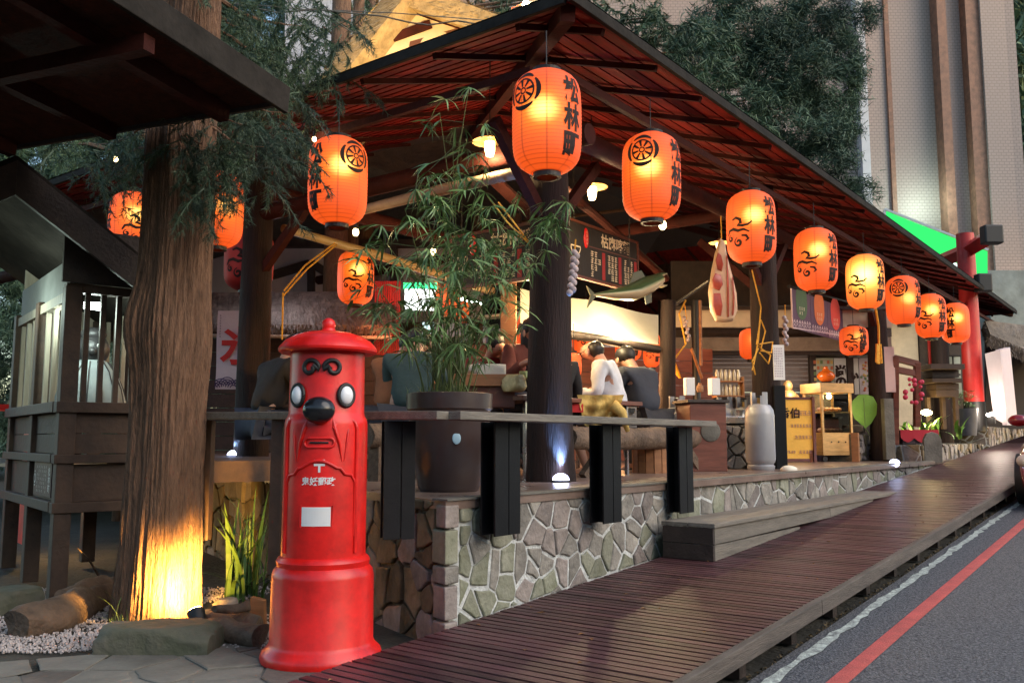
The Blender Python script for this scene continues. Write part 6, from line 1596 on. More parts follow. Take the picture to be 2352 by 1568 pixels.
# ================================================================ CANVAS AWNING STALL
aw0, aw1, aw2, aw3 = P(1195, 662, d=10.0), P(1512, 722, d=11.5), P(1512, 795, d=10.8), P(1195, 742, d=9.4)
stall = thing("food_stall", "stall with a lit white canvas awning behind the corner post", "stall", Vector((aw0.x, aw0.y, 0)))
m = MB(); K = 16
for i in range(K + 1):
    for j in range(7):
        u, v = i / K, j / 6; p = aw0.lerp(aw1, u).lerp(aw3.lerp(aw2, u), v); p.z -= .06 * sin(pi * v) + .02 * sin(u * 9 + v * 2); m.v.append(tuple(p))
for i in range(K):
    for j in range(6): a0 = i * 7 + j; m.f.append((a0, a0 + 1, a0 + 8, a0 + 7))
part("canvas", m, M_['canvas'], stall, smooth=True)
part("front_pole", MB().tube([aw3 + Vector((0, 0, -.05)), aw3.lerp(aw2, .5) + Vector((0, 0, -.03)), aw2 + Vector((0, 0, -.04))], .05, 10), M_['dark_wood'], stall, smooth=40)
part("post", MB().tube([Vector((aw2.x + .15, aw2.y, 0)), P(1535, 690, d=10.9)], [.11, .09], 12), M_['post_wood'], stall, smooth=40)
p = P(1168, 700, d=8.9); part("post", MB().box((p.x, p.y, 1.2), (.16, .16, 2.4), rz=HEAD - pi / 2), M_['orange_wood'], stall, bev=.008)
for (px, py, d, e_) in ((1360, 735, 9.6, 18), (1455, 750, 10.3, 16)): light('POINT', P(px, py, d=d), e_, (1, .78, .42), .05)
light('POINT', P(1230, 715, d=8.8), 16, (1, .66, .3), .06)
light('POINT', P(1410, 880, d=11.2), 30, (1, .5, .2), .1)  # unseen fill light added to warm the stall interior
# red-lit planked shop wall behind, dark red blind, sign
rw = thing("plank_wall", "reddish plank partition behind the seated diners", "wall", P(1400, 950, d=12.4) * 1.0 + Vector((0, 0, -.7)))
for k in range(9):
    a_, b_ = P(1080, 1000, d=13.0), P(1640, 1000, d=13.6); z = .02 + k * .19
    part("plank", MB().beam((a_.x, a_.y, z + .09), (b_.x, b_.y, z + .09), .03, .18), M_['red_wood'], rw)
bl_ = thing("bamboo_blind", "dark red slatted blind glowing behind the postbox lid", "blind", P(880, 800, d=12.6))
for k in range(12):
    p = P(862 + k * 5, 730, d=12.6); part("slat", MB().box(p, (.024, .02, 1.05), rz=HEAD - pi / 2), M_['torii'], bl_)
light('POINT', P(880, 760, d=11.6), 7, (1, .25, .1), .1)
sg = P(965, 688, d=12.3)
sgn = thing("lit_sign", "small glowing white sign with a green top edge, glimpsed through the bamboo", "sign", sg)
part("panel", MB().box(sg, (.42, .05, .30), rz=HEAD - pi / 2), emat("sign_white", (.95, 1, .97), 1.3), sgn, bev=.01); part("green_top", MB().box(sg + Vector((0, 0, .19)), (.46, .06, .09), rz=HEAD - pi / 2), emat("sign_green", (.05, .8, .25), .9), sgn)
part("marks", plane_map(strokes2d([[(-.12, -.03), (-.04, .06)], [(-.02, .1), (-.03, -.06)], [(.04, .09), (-.02, -.08)], [(.1, .04), (.0, .0)]], .014), sg - _fw * .028, RT, (0, 0, 1)), M_['ink'], sgn)
tl2 = thing("tube_light", "row of small white lights glimpsed behind the bamboo", "lamp", P(1080, 690, d=11.8))
for k in range(5): part("lamp", MB().ball(P(1062 + k * 11, 687 + k * 2.4, d=11.8), .02, 8, 6), M_['white_bulb'], tl2)
um = thing("tarpaulin", "grey folded tarpaulin roof behind the bamboo", "tarpaulin", P(1120, 760, d=11))
part("sheet", MB().beam(P(1080, 735, d=10.5), P(1150, 722, d=11), .9, .03), M_['concrete'], um); part("sheet", MB().beam(P(1080, 775, d=10.3), P(1150, 765, d=10.9), .9, .03), M_['concrete'], um)

# ================================================================ LEFT BACK: hut, banner, timbered house
hb = P(650, 1000, d=12.6)
hut = thing("thatched_hut", "dark boarded hut with a grey weathered thatch roof behind the left post", "hut", (hb.x, hb.y, 0))
A_, B_ = P(462, 800, d=12.2), P(905, 800, d=12.6)
for k in range(10):
    part("wall_board", MB().beam((A_.x, A_.y, .1 + k * .19), (B_.x, B_.y, .1 + k * .19), .03, .18), M_['dark_wood'], hut)
ra, rb_ = P(440, 672, d=12.6), P(900, 668, d=13.0); ea, eb = P(440, 742, d=11.6), P(900, 748, d=12.0)
thatch_slab(hut, rb_, ra, ea, eb, M_['thatch_grey'], 1500, L=.3, thick=.12, seed=9)
part("eave_pole", MB().tube([ea + Vector((0, 0, -.16)), eb + Vector((0, 0, -.16))], .025, 8), M_['pale_wood'], hut)
bn_ = P(540, 803, d=11.3)
ban = thing("ice_banner", "white hanging banner with one big red brush character and dark waves", "banner", bn_ + Vector((0, 0, -.5)))
m = MB(); K = 12; BWd, BHt = .47, 1.0
for i in range(K + 1):
    for j in range(K + 1):
        u, v = i / K, j / K; p = bn_ + RT * ((u - .5) * BWd) + Vector((0, 0, (v - .5) * BHt)) + _fw * (.012 * sin(v * 7 + u * 3)); m.v.append(tuple(p))
for i in range(K):
    for j in range(K): a0 = i * (K + 1) + j; m.f.append((a0, a0 + K + 1, a0 + K + 2, a0 + 1))
part("cloth", m, mat("banner_cloth", (.66, .56, .58), .85, var=.06), ban, smooth=True)
part("character", plane_map(text2d("氷", .50, .014), bn_ - _fw * .025 + RT * .07 + Vector((0, 0, .05)), RT, (0, 0, 1)), flat("banner_red", (.62, .035, .03), .8), ban)
ws = []
for i in range(7):
    for r_ in (.04, .07, .10): ws.append(arc(-.24 + i * .08, -.49 + .02 * (i % 3), r_, 10, 170, 10))
part("waves", plane_map(strokes2d([([(max(-.23, min(.23, x)), max(-.495, y)) for x, y in w_], None) for w_ in ws], .012), bn_ - _fw * .024, RT, (0, 0, 1)), flat("wave_indigo", (.08, .05, .13), .8), ban)
part("small_print", plane_map(scribble(.03, .30, 9, 1, .7, 2), bn_ - _fw * .024 + RT * -.19 + Vector((0, 0, .30)), RT, (0, 0, 1)), flat("print_grey", (.2, .12, .14), .8), ban)
hs_ = thing("timbered_house", "white-walled house with dark timber framing under the pavilion's left eave", "building", (P(700, 1000, d=16).x, P(700, 1000, d=16).y, 0))
def wq(x0, x1, y0, y1, d, mm, nm, th=.05): quadpart(nm, [P(x0, y1, d=d), P(x1, y1, d=d), P(x1, y0, d=d), P(x0, y0, d=d)], mm, hs_, -th)
wq(478, 1110, 560, 740, 16, mat("white_render", (.50, .48, .50), .8, var=.1), "wall")
for (x0, y0, x1, y1) in [(715, 600, 715, 705), (600, 640, 712, 606), (718, 606, 850, 690), (480, 560, 1110, 560), (905, 560, 905, 740), (600, 570, 600, 740)]:
    part("timber", MB().beam(P(x0, y0, d=15.93), P(x1, y1, d=15.93), .12, .14), M_['dark_wood'], hs_)
light('POINT', P(640, 700, d=11.5) + Vector((0, 0, .3)), 6, (.9, .85, 1), .15)

# ================================================================ SHOPFRONT behind the second and third posts
SD = 15.0; SRZ = HEAD - pi / 2
shp = thing("shopfront", "grey shuttered shopfront with cream fascia bands and posters behind the food cart", "building", P(1830, 1010, d=SD) - Vector((0, 0, .33)))
def fb_ox(name, px0, px1, py0, py1, mm, dd=0.0, th=.05, par=None, bev=0):
    d = SD - dd; c = P((px0 + px1) / 2, (py0 + py1) / 2, d=d); return part(name, MB().box(c, ((px1 - px0) * d / F_, th, (py1 - py0) * d / F_), rz=SRZ), mm, par or shp, bev=bev)
shg = mat("shutter_grey", (.20, .175, .175), .6, var=.15)
k = 815.0
while k < 912: fb_ox("shutter_slat", 1560, 1862, k, k + 8.2, shg); k += 9.6
fb_ox("wall_board", 1560, 2060, 914, 1070, M_['dark_wood']); fb_ox("wall_board", 1872, 2060, 815, 913, M_['concrete'])
fb_ox("sill", 1560, 2060, 908, 916, M_['dark_wood'], .12, .15)
fb_ox("cream_fascia", 1540, 2045, 775, 806, mat("beige_fascia", (.30, .24, .19), .8), .3, .1); fb_ox("beam", 1540, 2045, 807, 815, M_['dark_wood'], .25, .1); fb_ox("beam", 1540, 2045, 754, 774, M_['dark_wood'], .2, .1)
fb_ox("cream_fascia", 1540, 2045, 712, 752, M_['cream'], .6, .1); fb_ox("beam", 1540, 2045, 704, 711, M_['dark_wood'], .7, .1); fb_ox("wall_board", 1540, 2045, 600, 703, M_['dark_wood'], .0, .1)
for px in (1866, 1952): fb_ox("mullion", px - 7, px + 7, 815, 908, M_['dark_wood'], .12, .1)
def poster(label, px0, px1, py0, py1, base, fn):
    d = SD - .16; a_ = P((px0 + px1) / 2, (py0 + py1) / 2, d=d); w_, h = (px1 - px0) * d / F_, (py1 - py0) * d / F_
    t = thing("poster", label, "poster", a_ - Vector((0, 0, h / 2)), "posters on the shopfront", rz=SRZ)
    part("sheet", MB().box((0, 0, h / 2), (w_, .012, h)), base, t, world=False)
    fn(t, Vector((0, -.010, h / 2)), w_, h); return t
def pf1(t, o, w_, h):
    cols = [(.45, .12, .05), (.5, .35, .1), (.12, .2, .08), (.5, .42, .3)]
    for r_ in range(5):
        for c in range(6):
            mm = "food_print_%d" % ((r_ * 3 + c) % 4); mm = bpy.data.materials.get(mm) or flat(mm, cols[(r_ * 3 + c) % 4])
            q = (o.x - w_ * .42 + c * w_ * .165, o.z + h * .38 - r_ * h * .17)
            part("food_picture", MB().box((q[0], o.y - .003, q[1]), (w_ * .12, .003, h * .10)), mm, t, world=False)
def pf2(s, k=1.0):
    def f(t, o, w_, h): part("brush_text", plane_map(text2d(s, w_ * 1.0, .012, .9), o, (1, 0, 0), (0, 0, 1)), M_['ink'], t, world=False)
    return f
def pf3(t, o, w_, h):
    for i in range(22):
        mm = bpy.data.materials.get("food_print_%d" % (i % 4)); part("food_picture", MB().ball((o.x + rnd(-.4, .4) * w_, o.y, o.z + rnd(-.4, .4) * h), (w_ * .09, .004, w_ * .09), 10, 5), mm, t, world=False)
wp_ = flat("poster_white", (.58, .60, .58)); 
poster("poster with rows of small food pictures left of the brush-lettered one", 1868, 1915, 822, 900, flat("poster_green", (.36, .40, .30)), pf1)
poster("tall white poster with thick black brush characters beside the food-picture poster", 1917, 1944, 822, 905, wp_, pf2("尚\nの"))
poster("narrow white poster with black brush marks right of the dark mullion", 1954, 1972, 822, 905, wp_, pf2("い"))
poster("pale poster with a big round bowl picture left of the third post", 1974, 2008, 822, 905, flat("poster_lilac", (.50, .46, .50)), pf3)
# yellow menu sign
ys = P(1828, 985, d=13.4); yst = thing("yellow_sign", "yellow menu signboard with black characters between the second post and the food cart", "sign", Vector((ys.x, ys.y, 0)))
yw, yh = .50, .88
part("panel", MB().box(ys, (yw, .03, yh), rz=HEAD - pi / 2 + .1), mat("yellow_panel", (.85, .48, .06), .5, var=.12, emit=(1, .5, .06), es=.02), yst)
for s in (-1, 1): part("frame", MB().box(ys + RT * (yw / 2 + .02) * s, (.04, .05, yh + .1), rz=HEAD - pi / 2 + .1), M_['red_wood'], yst); part("frame", MB().box(ys + Vector((0, 0, s * (yh / 2 + .02))), (yw + .08, .05, .04), rz=HEAD - pi / 2 + .1), M_['red_wood'], yst)
for s in (-1, 1): part("leg", MB().box((ys + RT * .22 * s).xy.to_3d() + Vector((0, 0, .08)), (.04, .04, .2)), M_['red_wood'], yst)
f0 = ys - _fw * .03; part("lettering", plane_map(text2d("香伯", .16, .004), f0 + RT * -.10 + Vector((0, 0, .24)), RT, (0, 0, 1)), M_['ink'], yst)
for k, (dx, dz, w_, r_, c_) in enumerate([(.10, .24, .26, 1, 4), (.07, .05, .32, 1, 7), (.10, -.12, .26, 1, 5), (-.12, -.34, .2, 1, 5), (.12, -.34, .2, 1, 4)]):
    part("lettering", plane_map(scribble(w_, .07, r_, c_, 1.0, k), f0 + RT * dx + Vector((0, 0, dz)), RT, (0, 0, 1)), flat("sign_mauve", (.35, .18, .14)) if k == 0 else bpy.data.materials["sign_mauve"], yst)
# low counter behind the sign, statue and blue tray
lc = P(1850, 930, d=14.3); lct = thing("low_counter", "low wooden counter behind the yellow sign, under the golden figurine", "counter", (lc.x, lc.y, 0))
part("body", MB().box((lc.x, lc.y, .33), (.9, .4, .66), rz=HEAD - pi / 2), M_['red_wood'], lct); part("worktop", MB().box((lc.x, lc.y, .675), (1.0, .46, .03), rz=HEAD - pi / 2), M_['dark_wood'], lct)
gs = P(1811, 925, d=14.1); gs.z = .69; gold = mat("gold_figurine", (.75, .45, .18), .35, metal=.3, scale=8, var=.25)
gst = thing("figurine", "round-bellied golden figurine standing beside the second post", "figurine", gs)
m = MB().lathe([(.12, 0), (.14, .05), (.12, .16), (.15, .26), (.13, .36), (.07, .42)], 20, gs); m.ball(gs + Vector((0, 0, .49)), (.075, .075, .09), 14, 10); part("body", m, gold, gst, smooth=True)
for s in (-1, 1): part("arm", MB().tube([gs + RT * .12 * s + Vector((0, 0, .34)), gs + RT * .17 * s - _fw * .06 + Vector((0, 0, .24)), gs + RT * .05 * s - _fw * .15 + Vector((0, 0, .22))], .035, 8), gold, gst, smooth=True)
tr = P(1846, 925, d=14.1); tr.z = .72; solo("tray", MB().box(tr, (.35, .22, .06), rz=HEAD - pi / 2), flat("violet_blue", (.10, .08, .45)), "blue and red tray on the low counter beside the figurine", "tray", bev=.01)
# food display cart
ct = P(1905, 1064, y=4.55); ct.z = 0
cart = thing("food_cart", "yellow wooden display cart with glass sides and trays on small wheels", "cart", ct)
cw, cdp, ch = .56, .46, 1.20; crz = HEAD - pi / 2 + .32
cx_, cyv = Vector((cos(crz), sin(crz), 0)), Vector((-sin(crz), cos(crz), 0))
yw_m = mat("yellow_varnish", (.62, .36, .12), .4, st=(1, 1, 5), scale=4, var=.25, emit=None)
def cb_(dx, dy, z0, z1, sx, sy, mm, nm, **k): return part(nm, MB().box(ct + cx_ * dx + cyv * dy + Vector((0, 0, (z0 + z1) / 2)), (sx, sy, z1 - z0), rz=crz), mm, cart, **k)
cb_(0, 0, .10, .16, cw, cdp, yw_m, "base"); cb_(0, -cdp / 2 + .01, .162, .42, cw, .02, yw_m, "drawer_front"); cb_(cw / 2 - .01, .011, .162, .42, .02, cdp - .022, flat("blue_grey_panel", (.10, .13, .16)), "side_panel"); cb_(-cw / 2 + .01, .011, .162, .42, .02, cdp - .022, yw_m, "side_panel")
for dx in (-1, 1):
    for dy in (-1, 1): cb_(dx * (cw / 2 - .018), dy * (cdp / 2 - .018), .42, 1.05, .035, .035, yw_m, "corner_post"); part("wheel", MB().tube([ct + cx_ * dx * .22 + cyv * (dy * .18 - .015) + Vector((0, 0, .045)), ct + cx_ * dx * .22 + cyv * (dy * .18 + .015) + Vector((0, 0, .045))], .045, 14), M_['black'], cart)
cb_(0, 0, 1.05, 1.20, cw + .05, cdp + .05, yw_m, "top_box", bev=.006); cb_(0, 0, .42, .445, cw - .04, cdp - .04, yw_m, "shelf"); cb_(0, 0, .74, .765, cw - .04, cdp - .04, yw_m, "shelf")
glm = bpy.data.materials.new("clear_glass"); glm.use_nodes = True; gb_ = glm.node_tree.nodes["Principled BSDF"]; gb_.inputs["Roughness"].default_value = .03; gb_.inputs["Base Color"].default_value = (.9, 1, .97, 1); gb_.inputs["Transmission Weight"].default_value = 1; gb_.inputs["IOR"].default_value = 1.1
cb_(0, -cdp / 2 + .006, .45, 1.045, cw - .08, .004, glm, "glass_pane"); cb_(cw / 2 - .006, 0, .45, 1.045, .004, cdp - .08, glm, "glass_pane")
cb_(0, cdp / 2 - .01, .45, 1.045, cw - .07, .006, M_['concrete'], "back_panel")
for dz in (.45, .77):
    for k in range(6): part("bun", MB().ball(ct + cx_ * (-.18 + .07 * k) - cyv * .05 + Vector((0, 0, dz + .035)), (.032, .05, .03), 10, 6), mat("pale_bun", (.6, .38, .26)) if "pale_bun" not in bpy.data.materials else bpy.data.materials["pale_bun"], cart, smooth=True)
for k in range(3): part("knob", MB().ball(ct + cx_ * (-.13 + .13 * k) - cyv * (cdp / 2 + .008) + Vector((0, 0, .30)), .012, 8, 6), M_['black'], cart)
light('POINT', ct - cyv * .05 + Vector((0, 0, 1.0)), 1.2, (1, .75, .4), .04)
vs_ = ct + Vector((0, 0, 1.20)); vt = thing("vase", "shiny round orange lidded jar on top of the food cart", "vase", vs_)
part("body", MB().lathe([(.05, 0.03), (.09, .05), (.135, .10), (.14, .14), (.10, .19), (.06, .21), (.055, .22), (.035, .24), (.04, .26), (.02, .28)], 28, vs_), mat("orange_glaze", (.70, .14, .015), .1, var=.35, scale=4), vt, smooth=50)
part("stand", MB().lathe([(.10, 0), (.11, .02), (.07, .035)], 20, vs_), M_['black'], vt)
# big taro leaf and stone base
tl_ = P(1985, 940, d=14.1); tp = thing("taro_plant", "single big backlit lime-green leaf left of the third post", "plant", P(1995, 1000, d=14.1))
leafp = [(0, -.30), (.10, -.22), (.19, -.08), (.21, .08), (.15, .20), (.04, .24), (-.08, .23), (-.18, .14), (-.21, 0), (-.16, -.14), (-.06, -.24)]
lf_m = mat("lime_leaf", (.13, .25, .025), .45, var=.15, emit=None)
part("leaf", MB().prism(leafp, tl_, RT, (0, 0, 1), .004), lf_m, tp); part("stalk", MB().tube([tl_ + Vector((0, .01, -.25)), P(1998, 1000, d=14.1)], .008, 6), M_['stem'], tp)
part("vein", MB().tube([tl_ - _fw * .008 + Vector((0, 0, -.26)), tl_ - _fw * .008 + Vector((0, 0, .18))], .004, 4), M_['stem'], tp)
light('POINT', P(1975, 950, d=13.8), .8, (1, .85, .4), .03)
sb = P(1975, 1040, d=14.0); PY = sb.y; sbt = thing("stone_plinth", "reddish stone-faced plinth between the food cart and the third post", "plinth", (sb.x, PY, 0))
part("core", MB().bb(sb.x - .42, PY, 0, sb.x + .55, PY + .35, .42), M_['mortar_dark'], sbt)
stone_panel(sbt, (sb.x - .42, PY, 0), (1, 0, 0), (0, 0, 1), [(0, 0), (.97, 0), (.97, .42), (0, .42)], .15, .02, .03, [M_['stone_red'], M_['stone_rough']])
solo("dark_lid", rockmesh((sb.x + .05, PY + .1, .50), (.36, .22, .09), 51, 3, .2), M_['dark_wood'], "dark rounded lid lying on the stone plinth beside the food cart", "lid", smooth=60)
solo("light_stand", MB().box((sb.x - .55, PY - .1, .22), (.07, .10, .44)), M_['orange_wood'], "narrow yellow wooden upright between the cart and the stone plinth", "post")

# ================================================================ GROUND DOMES, PENDANTS, BULBS
def dome(label, px, py, z, plane=None, lit=True, s=1.0):
    b = P(px, py, **(plane or dict(z=z)));
    t = thing("dome_light", label, "ground light", b, "round floor lights")
    part("rim", MB().tube([b, b + Vector((0, 0, .018))], [.078 * s, .074 * s], 28), M_['black'], t)
    part("glass", MB().ball(b + Vector((0, 0, .018)), (.066 * s, .066 * s, .052 * s), 24, 14), M_['cool_dome'] if lit else M_['white'], t, smooth=True)
    if lit: light('POINT', b + Vector((0, 0, .13)), .9, (.50, .62, 1), .05)
    return b
b = dome("bluish floor light in front of the corner post", 1288, 1107, 0)
light('SPOT', b + Vector((-.01, -.03, .10)), 60, (.18, .42, 1), .02, to=(5.93, 4.06, .62), spot=60, blend=.8)
dome("small bluish floor light beside the third post", 2055, 1066, 0)
bd = dome("bluish floor light at left, seen beyond the bench rail", 537, 1049, 0, plane=dict(d=9.1))
light('SPOT', bd + Vector((0, 0, .12)), 14, (.25, .5, 1), .03, to=P(590, 1000, d=9.1), spot=70, blend=.8)
bb_ = P(1812, 1081, z=0); solo("unlit_dome", MB().ball(bb_ + Vector((0, 0, .01)), (.09, .09, .05), 20, 10), M_['canvas'], "unlit whitish dome lying at the foot of the second post", "ground light", smooth=True)
lp_ = P(540, 1075, d=8.6); part("floor_extension", MB().box((lp_.x + 1.0, lp_.y + 2.0, -.16), (4.0, 4.5, .30), rz=1.2), M_['floor'], swall) if False else None
def pendant(label, px, py, plane, e_=7):
    p = P(px, py, **plane); t = thing("pendant_lamp", label, "lamp", p, "tin-shade pendant lamps")
    part("lamp_shade", MB().lathe([(.018, .115), (.03, .10), (.05, .085), (.145, .055), (.148, .05)], 28, p, close=False), mat("tin_shade", (.65, .40, .16), .35, metal=.4) if "tin_shade" not in bpy.data.materials else bpy.data.materials["tin_shade"], t, smooth=40)
    part("glass", MB().lathe([(.0, -.08), (.03, -.07), (.042, -.02), (.042, .05)], 16, p, close=False), M_['warm_bulb'], t, smooth=True)
    part("cord", MB().tube([p + Vector((0, 0, .11)), p + Vector((0, 0, .75))], .005, 5), M_['black'], t)
    light('POINT', p - Vector((0, 0, .13)), e_, (1, .72, .36), .04); return p
pendant("glowing tin-shade pendant lamp left of the corner lantern, above the bamboo", 1125, 340, dict(y=4.5))
pendant("glowing tin-shade pendant lamp between the first two street lanterns", 1360, 442, dict(y=4.4))
pendant("small tin-shade pendant lamp above the hanging bacon", 1652, 566, dict(y=5.2), 6)
def bulb(label, px, py, d, s=.028, e_=1.5):
    p = P(px, py, d=d); t = thing("bare_bulb", label, "bulb", p, "bare bulbs under the roof")
    part("glass", MB().ball(p, (s, s, s * 1.3), 12, 8), M_['warm_bulb'], t, smooth=True); part("socket", MB().tube([p + Vector((0, 0, s)), p + Vector((0, 0, s + .05))], s * .6, 10), M_['black'], t); part("cord", MB().tube([p + Vector((0, 0, s + .04)), p + Vector((0, 0, s + .5))], .004, 4), M_['black'], t)
    light('POINT', p - Vector((0, 0, s * 2)), e_, (1, .75, .4), .03)
bulb("bare bulb just below the second street lantern", 1522, 517, 8.2, .035, 3)
bulb("bare bulb just below the lantern over the postbox", 817, 533, 8.0)
bulb("bare bulb glimpsed in the bamboo leaves", 995, 578, 9.0)
bulb("small bare bulb under the far left eave", 266, 366, 8.8, .022)
bulb("small bulb above the lantern over the postbox", 722, 320, 7.6, .018)
# unseen fill lights added under the roof to warm the interior
light('POINT', (8.0, 6.2, 2.2), 9, (1, .55, .26), .15); light('POINT', (12.2, 5.8, 2.1), 6, (1, .62, .32), .15); light('POINT', (17.0, 5.8, 2.0), 5, (1, .66, .36), .15)
# tree uplight
light('SPOT', fl + d_ * .02, 190, (1, .50, .10), .03, to=P(408, 1350, d=5.34), spot=92, blend=1.0)

# ================================================================ RIGHT END: wooden frame, shrine cabinet, planters, sign, pots
def pt(px, py, d): return P(px, py, d=d)
fr = thing("chair_frame", "tall dark wooden frame with crossbars beside the third post", "frame", pt(2085, 1060, 14.2) * 1.0)
for (x0, y0, x1, y1) in [(2056, 817, 2056, 1058), (2106, 832, 2106, 980), (2054, 822, 2108, 836), (2056, 848, 2106, 858)]:
    part("bar", MB().beam(pt(x0, y0, 14.2), pt(x1, y1, 14.2), .09, .10), M_['red_wood'], fr, bev=.006)
rc = pt(2100, 1020, 14.6); rct = thing("cloth_covered_box", "dark box draped with a red cloth right of the third post", "box", (rc.x, rc.y, rc.z - .28))
part("box", MB().box(rc + Vector((0, 0, -.03)), (.55, .4, .52), rz=HEAD - pi / 2), flat("plum_panel", (.05, .025, .035)), rct)
m = MB()
n = 30
for i in range(n + 1):
    u = i / n; x = (u - .5) * .62
    for (dy, z) in ((.2, .235), (-.21, .235), (-.225, .235 - .13 - .07 * abs(sin(u * 9)))): m.v.append(tuple(rc + RT * x + _fw * dy + Vector((0, 0, z))))
for i in range(n): q = i * 3; m.f += [(q, q + 3, q + 4, q + 1), (q + 1, q + 4, q + 5, q + 2)]
part("cloth", m, flat("crimson_cloth", (.45, .015, .03), .8), rct)
solo("round_topped_slab", MB().prism([(-.14, 0), (.14, 0), (.14, .36), (.09, .45), (0, .48), (-.09, .45), (-.14, .36)], pt(2141, 1062, 14.0), RT, (0, 0, 1), .06), M_['concrete'], "round-topped grey slab leaning by the red-draped box", "slab", bev=.006)
# wooden shrine cabinet and window house
sc_ = pt(2155, 985, 16); sct = thing("wooden_shrine", "weathered wooden shrine cabinet with slatted top behind the planter light", "shrine", sc_)
def sq(px0, px1, py0, py1, d, mm, nm, th=.06, par=None):
    a_, b_ = pt(px0, py1, d), pt(px1, py0, d); c = (a_ + b_) / 2; w_ = (px1 - px0) * d / F_; h = (py1 - py0) * d / F_
    return part(nm, MB().box(c, (w_, th, h), rz=HEAD - pi / 2), mm, par or sct, bev=.004)
sq(2122, 2200, 838, 850, 15.8, M_['shrine_wood'], "ledge", .5); sq(2130, 2190, 852, 868, 15.9, M_['dark_wood'], "panel_board", .4); sq(2128, 2196, 870, 880, 15.85, M_['shrine_wood'], "ledge", .45); sq(2138, 2190, 882, 895, 15.9, M_['shrine_wood'], "panel_board", .4); sq(2138, 2190, 896, 912, 15.9, M_['shrine_wood'], "panel_board", .4)
for px in (2132, 2166, 2196): sq(px - 4, px + 4, 912, 985, 15.9, M_['shrine_wood'], "leg", .1)
wh = thing("window_house", "dark timber house front with a paned window, left of the red gate pillar", "building", pt(2150, 1000, 18))
sq(2045, 2110, 740, 1000, 18.2, M_['cream'], "wall", .1, wh); sq(2112, 2225, 700, 1000, 18.3, M_['dark_wood'], "wall", .1, wh)
for px in (2128, 2131): pass
for px in (2132, 2147, 2152): sq(px, px + 5, 765, 838, 18.1, M_['canvas'] if px > 2140 else M_['torii'], "slat", .05, wh)
wnd = sq(2174, 2206, 818, 905, 18.1, flat("window_glow", (.35, .42, .38)), "window", .06, wh)
for a_ in ((2189, 2192, 818, 905), (2174, 2206, 858, 862), (2172, 2208, 815, 819), (2172, 2208, 903, 907)): sq(*a_, 18.0, M_['black'], "glazing_bar", .03, wh)
light('POINT', P(1830, 870, d=13.8), 4, (1, .86, .7), .15)
light('POINT', pt(2160, 800, 17.0), 7, (.95, .95, .8), .2)
light('POINT', pt(2075, 800, 16.5), 7, (1, .85, .6), .2)
# planters
def planter(label, x0, x1, y, z0, z1, dep, cap=False):
    t = thing("stone_planter", label, "planter", ((x0 + x1) / 2, y, z0)); part("core", MB().bb(x0, y + .02, z0 - .3, x1, y + dep, z1 - .01), M_['mortar'], t)
    stone_panel(t, (x0, y + .022, 0), (1, 0, 0), (0, 0, 1), [(0, z0 - .05), (x1 - x0, z0 - .05), (x1 - x0, z1), (0, z1)], .20, .022, .03, [M_['stone'], M_['stone_red'], M_['stone_rough']])
    stone_panel(t, (x0 + .022, y + dep, 0), (0, -1, 0), (0, 0, 1), [(0, z0 - .05), (dep, z0 - .05), (dep, z1), (0, z1)], .22, .022, .03, [M_['stone_rough'], M_['stone_red']])
    part("soil_fill", MB().bb(x0 + .1, y + .1, z1 - .02, x1 - .1, y + dep - .1, z1 + .01), M_['soil'], t); return t
planter("lower stone planter wall at the foot of the shrine cabinet", 15.0, 20.0, 3.42, 0.0, .26, .8)
planter("raised stone planter wall beneath the leaning white signs", 20.1, 30, 3.30, .15, .60, 1.2)
bp = pt(2220, 1000, 16.6); bpt = thing("planter_pot", "large grey cylindrical pot with a sparse plant in front of the red pillar", "pot", bp)
part("bowl", MB().lathe([(.17, 0), (.20, .3), (.22, .50), (.20, .50), (.19, .46)], 32, bp, close=False), mat("grey_pot", (.09, .09, .10), .5), bpt, smooth=40)
lv = Leaves()
for i in range(30): lv.add(random.choice(BAM), TRS(bp + Vector((rnd(-.25, .12), rnd(-.2, .2), rnd(.5, .85))), (rnd(-1, 1), rnd(-1, 1), rnd(0, 6)), .10))
part("foliage", lv.mb(), M_['bamboo_leaf'], bpt)
m = MB()
for k in range(26):
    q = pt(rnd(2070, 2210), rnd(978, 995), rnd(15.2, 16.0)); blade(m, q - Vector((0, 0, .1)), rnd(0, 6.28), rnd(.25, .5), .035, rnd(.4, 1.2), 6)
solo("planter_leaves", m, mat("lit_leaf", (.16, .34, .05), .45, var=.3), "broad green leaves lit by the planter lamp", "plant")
pl0 = pt(2128, 947, 15.6); plt_ = thing("planter_lamp", "bright yellow lamp among the planter leaves", "lamp", pl0); part("lens", MB().ball(pl0, (.10, .04, .05), 14, 8, M=Matrix.Rotation(HEAD - pi / 2, 4, 'Z')), emat("planter_glow", (1, .85, .4), 22), plt_, smooth=True); part("stake", MB().tube([pl0, pl0 - Vector((0, 0, .25))], .01, 6), M_['black'], plt_)
light('POINT', pl0 - _fw * .12, 8, (1, .75, .3), .05)
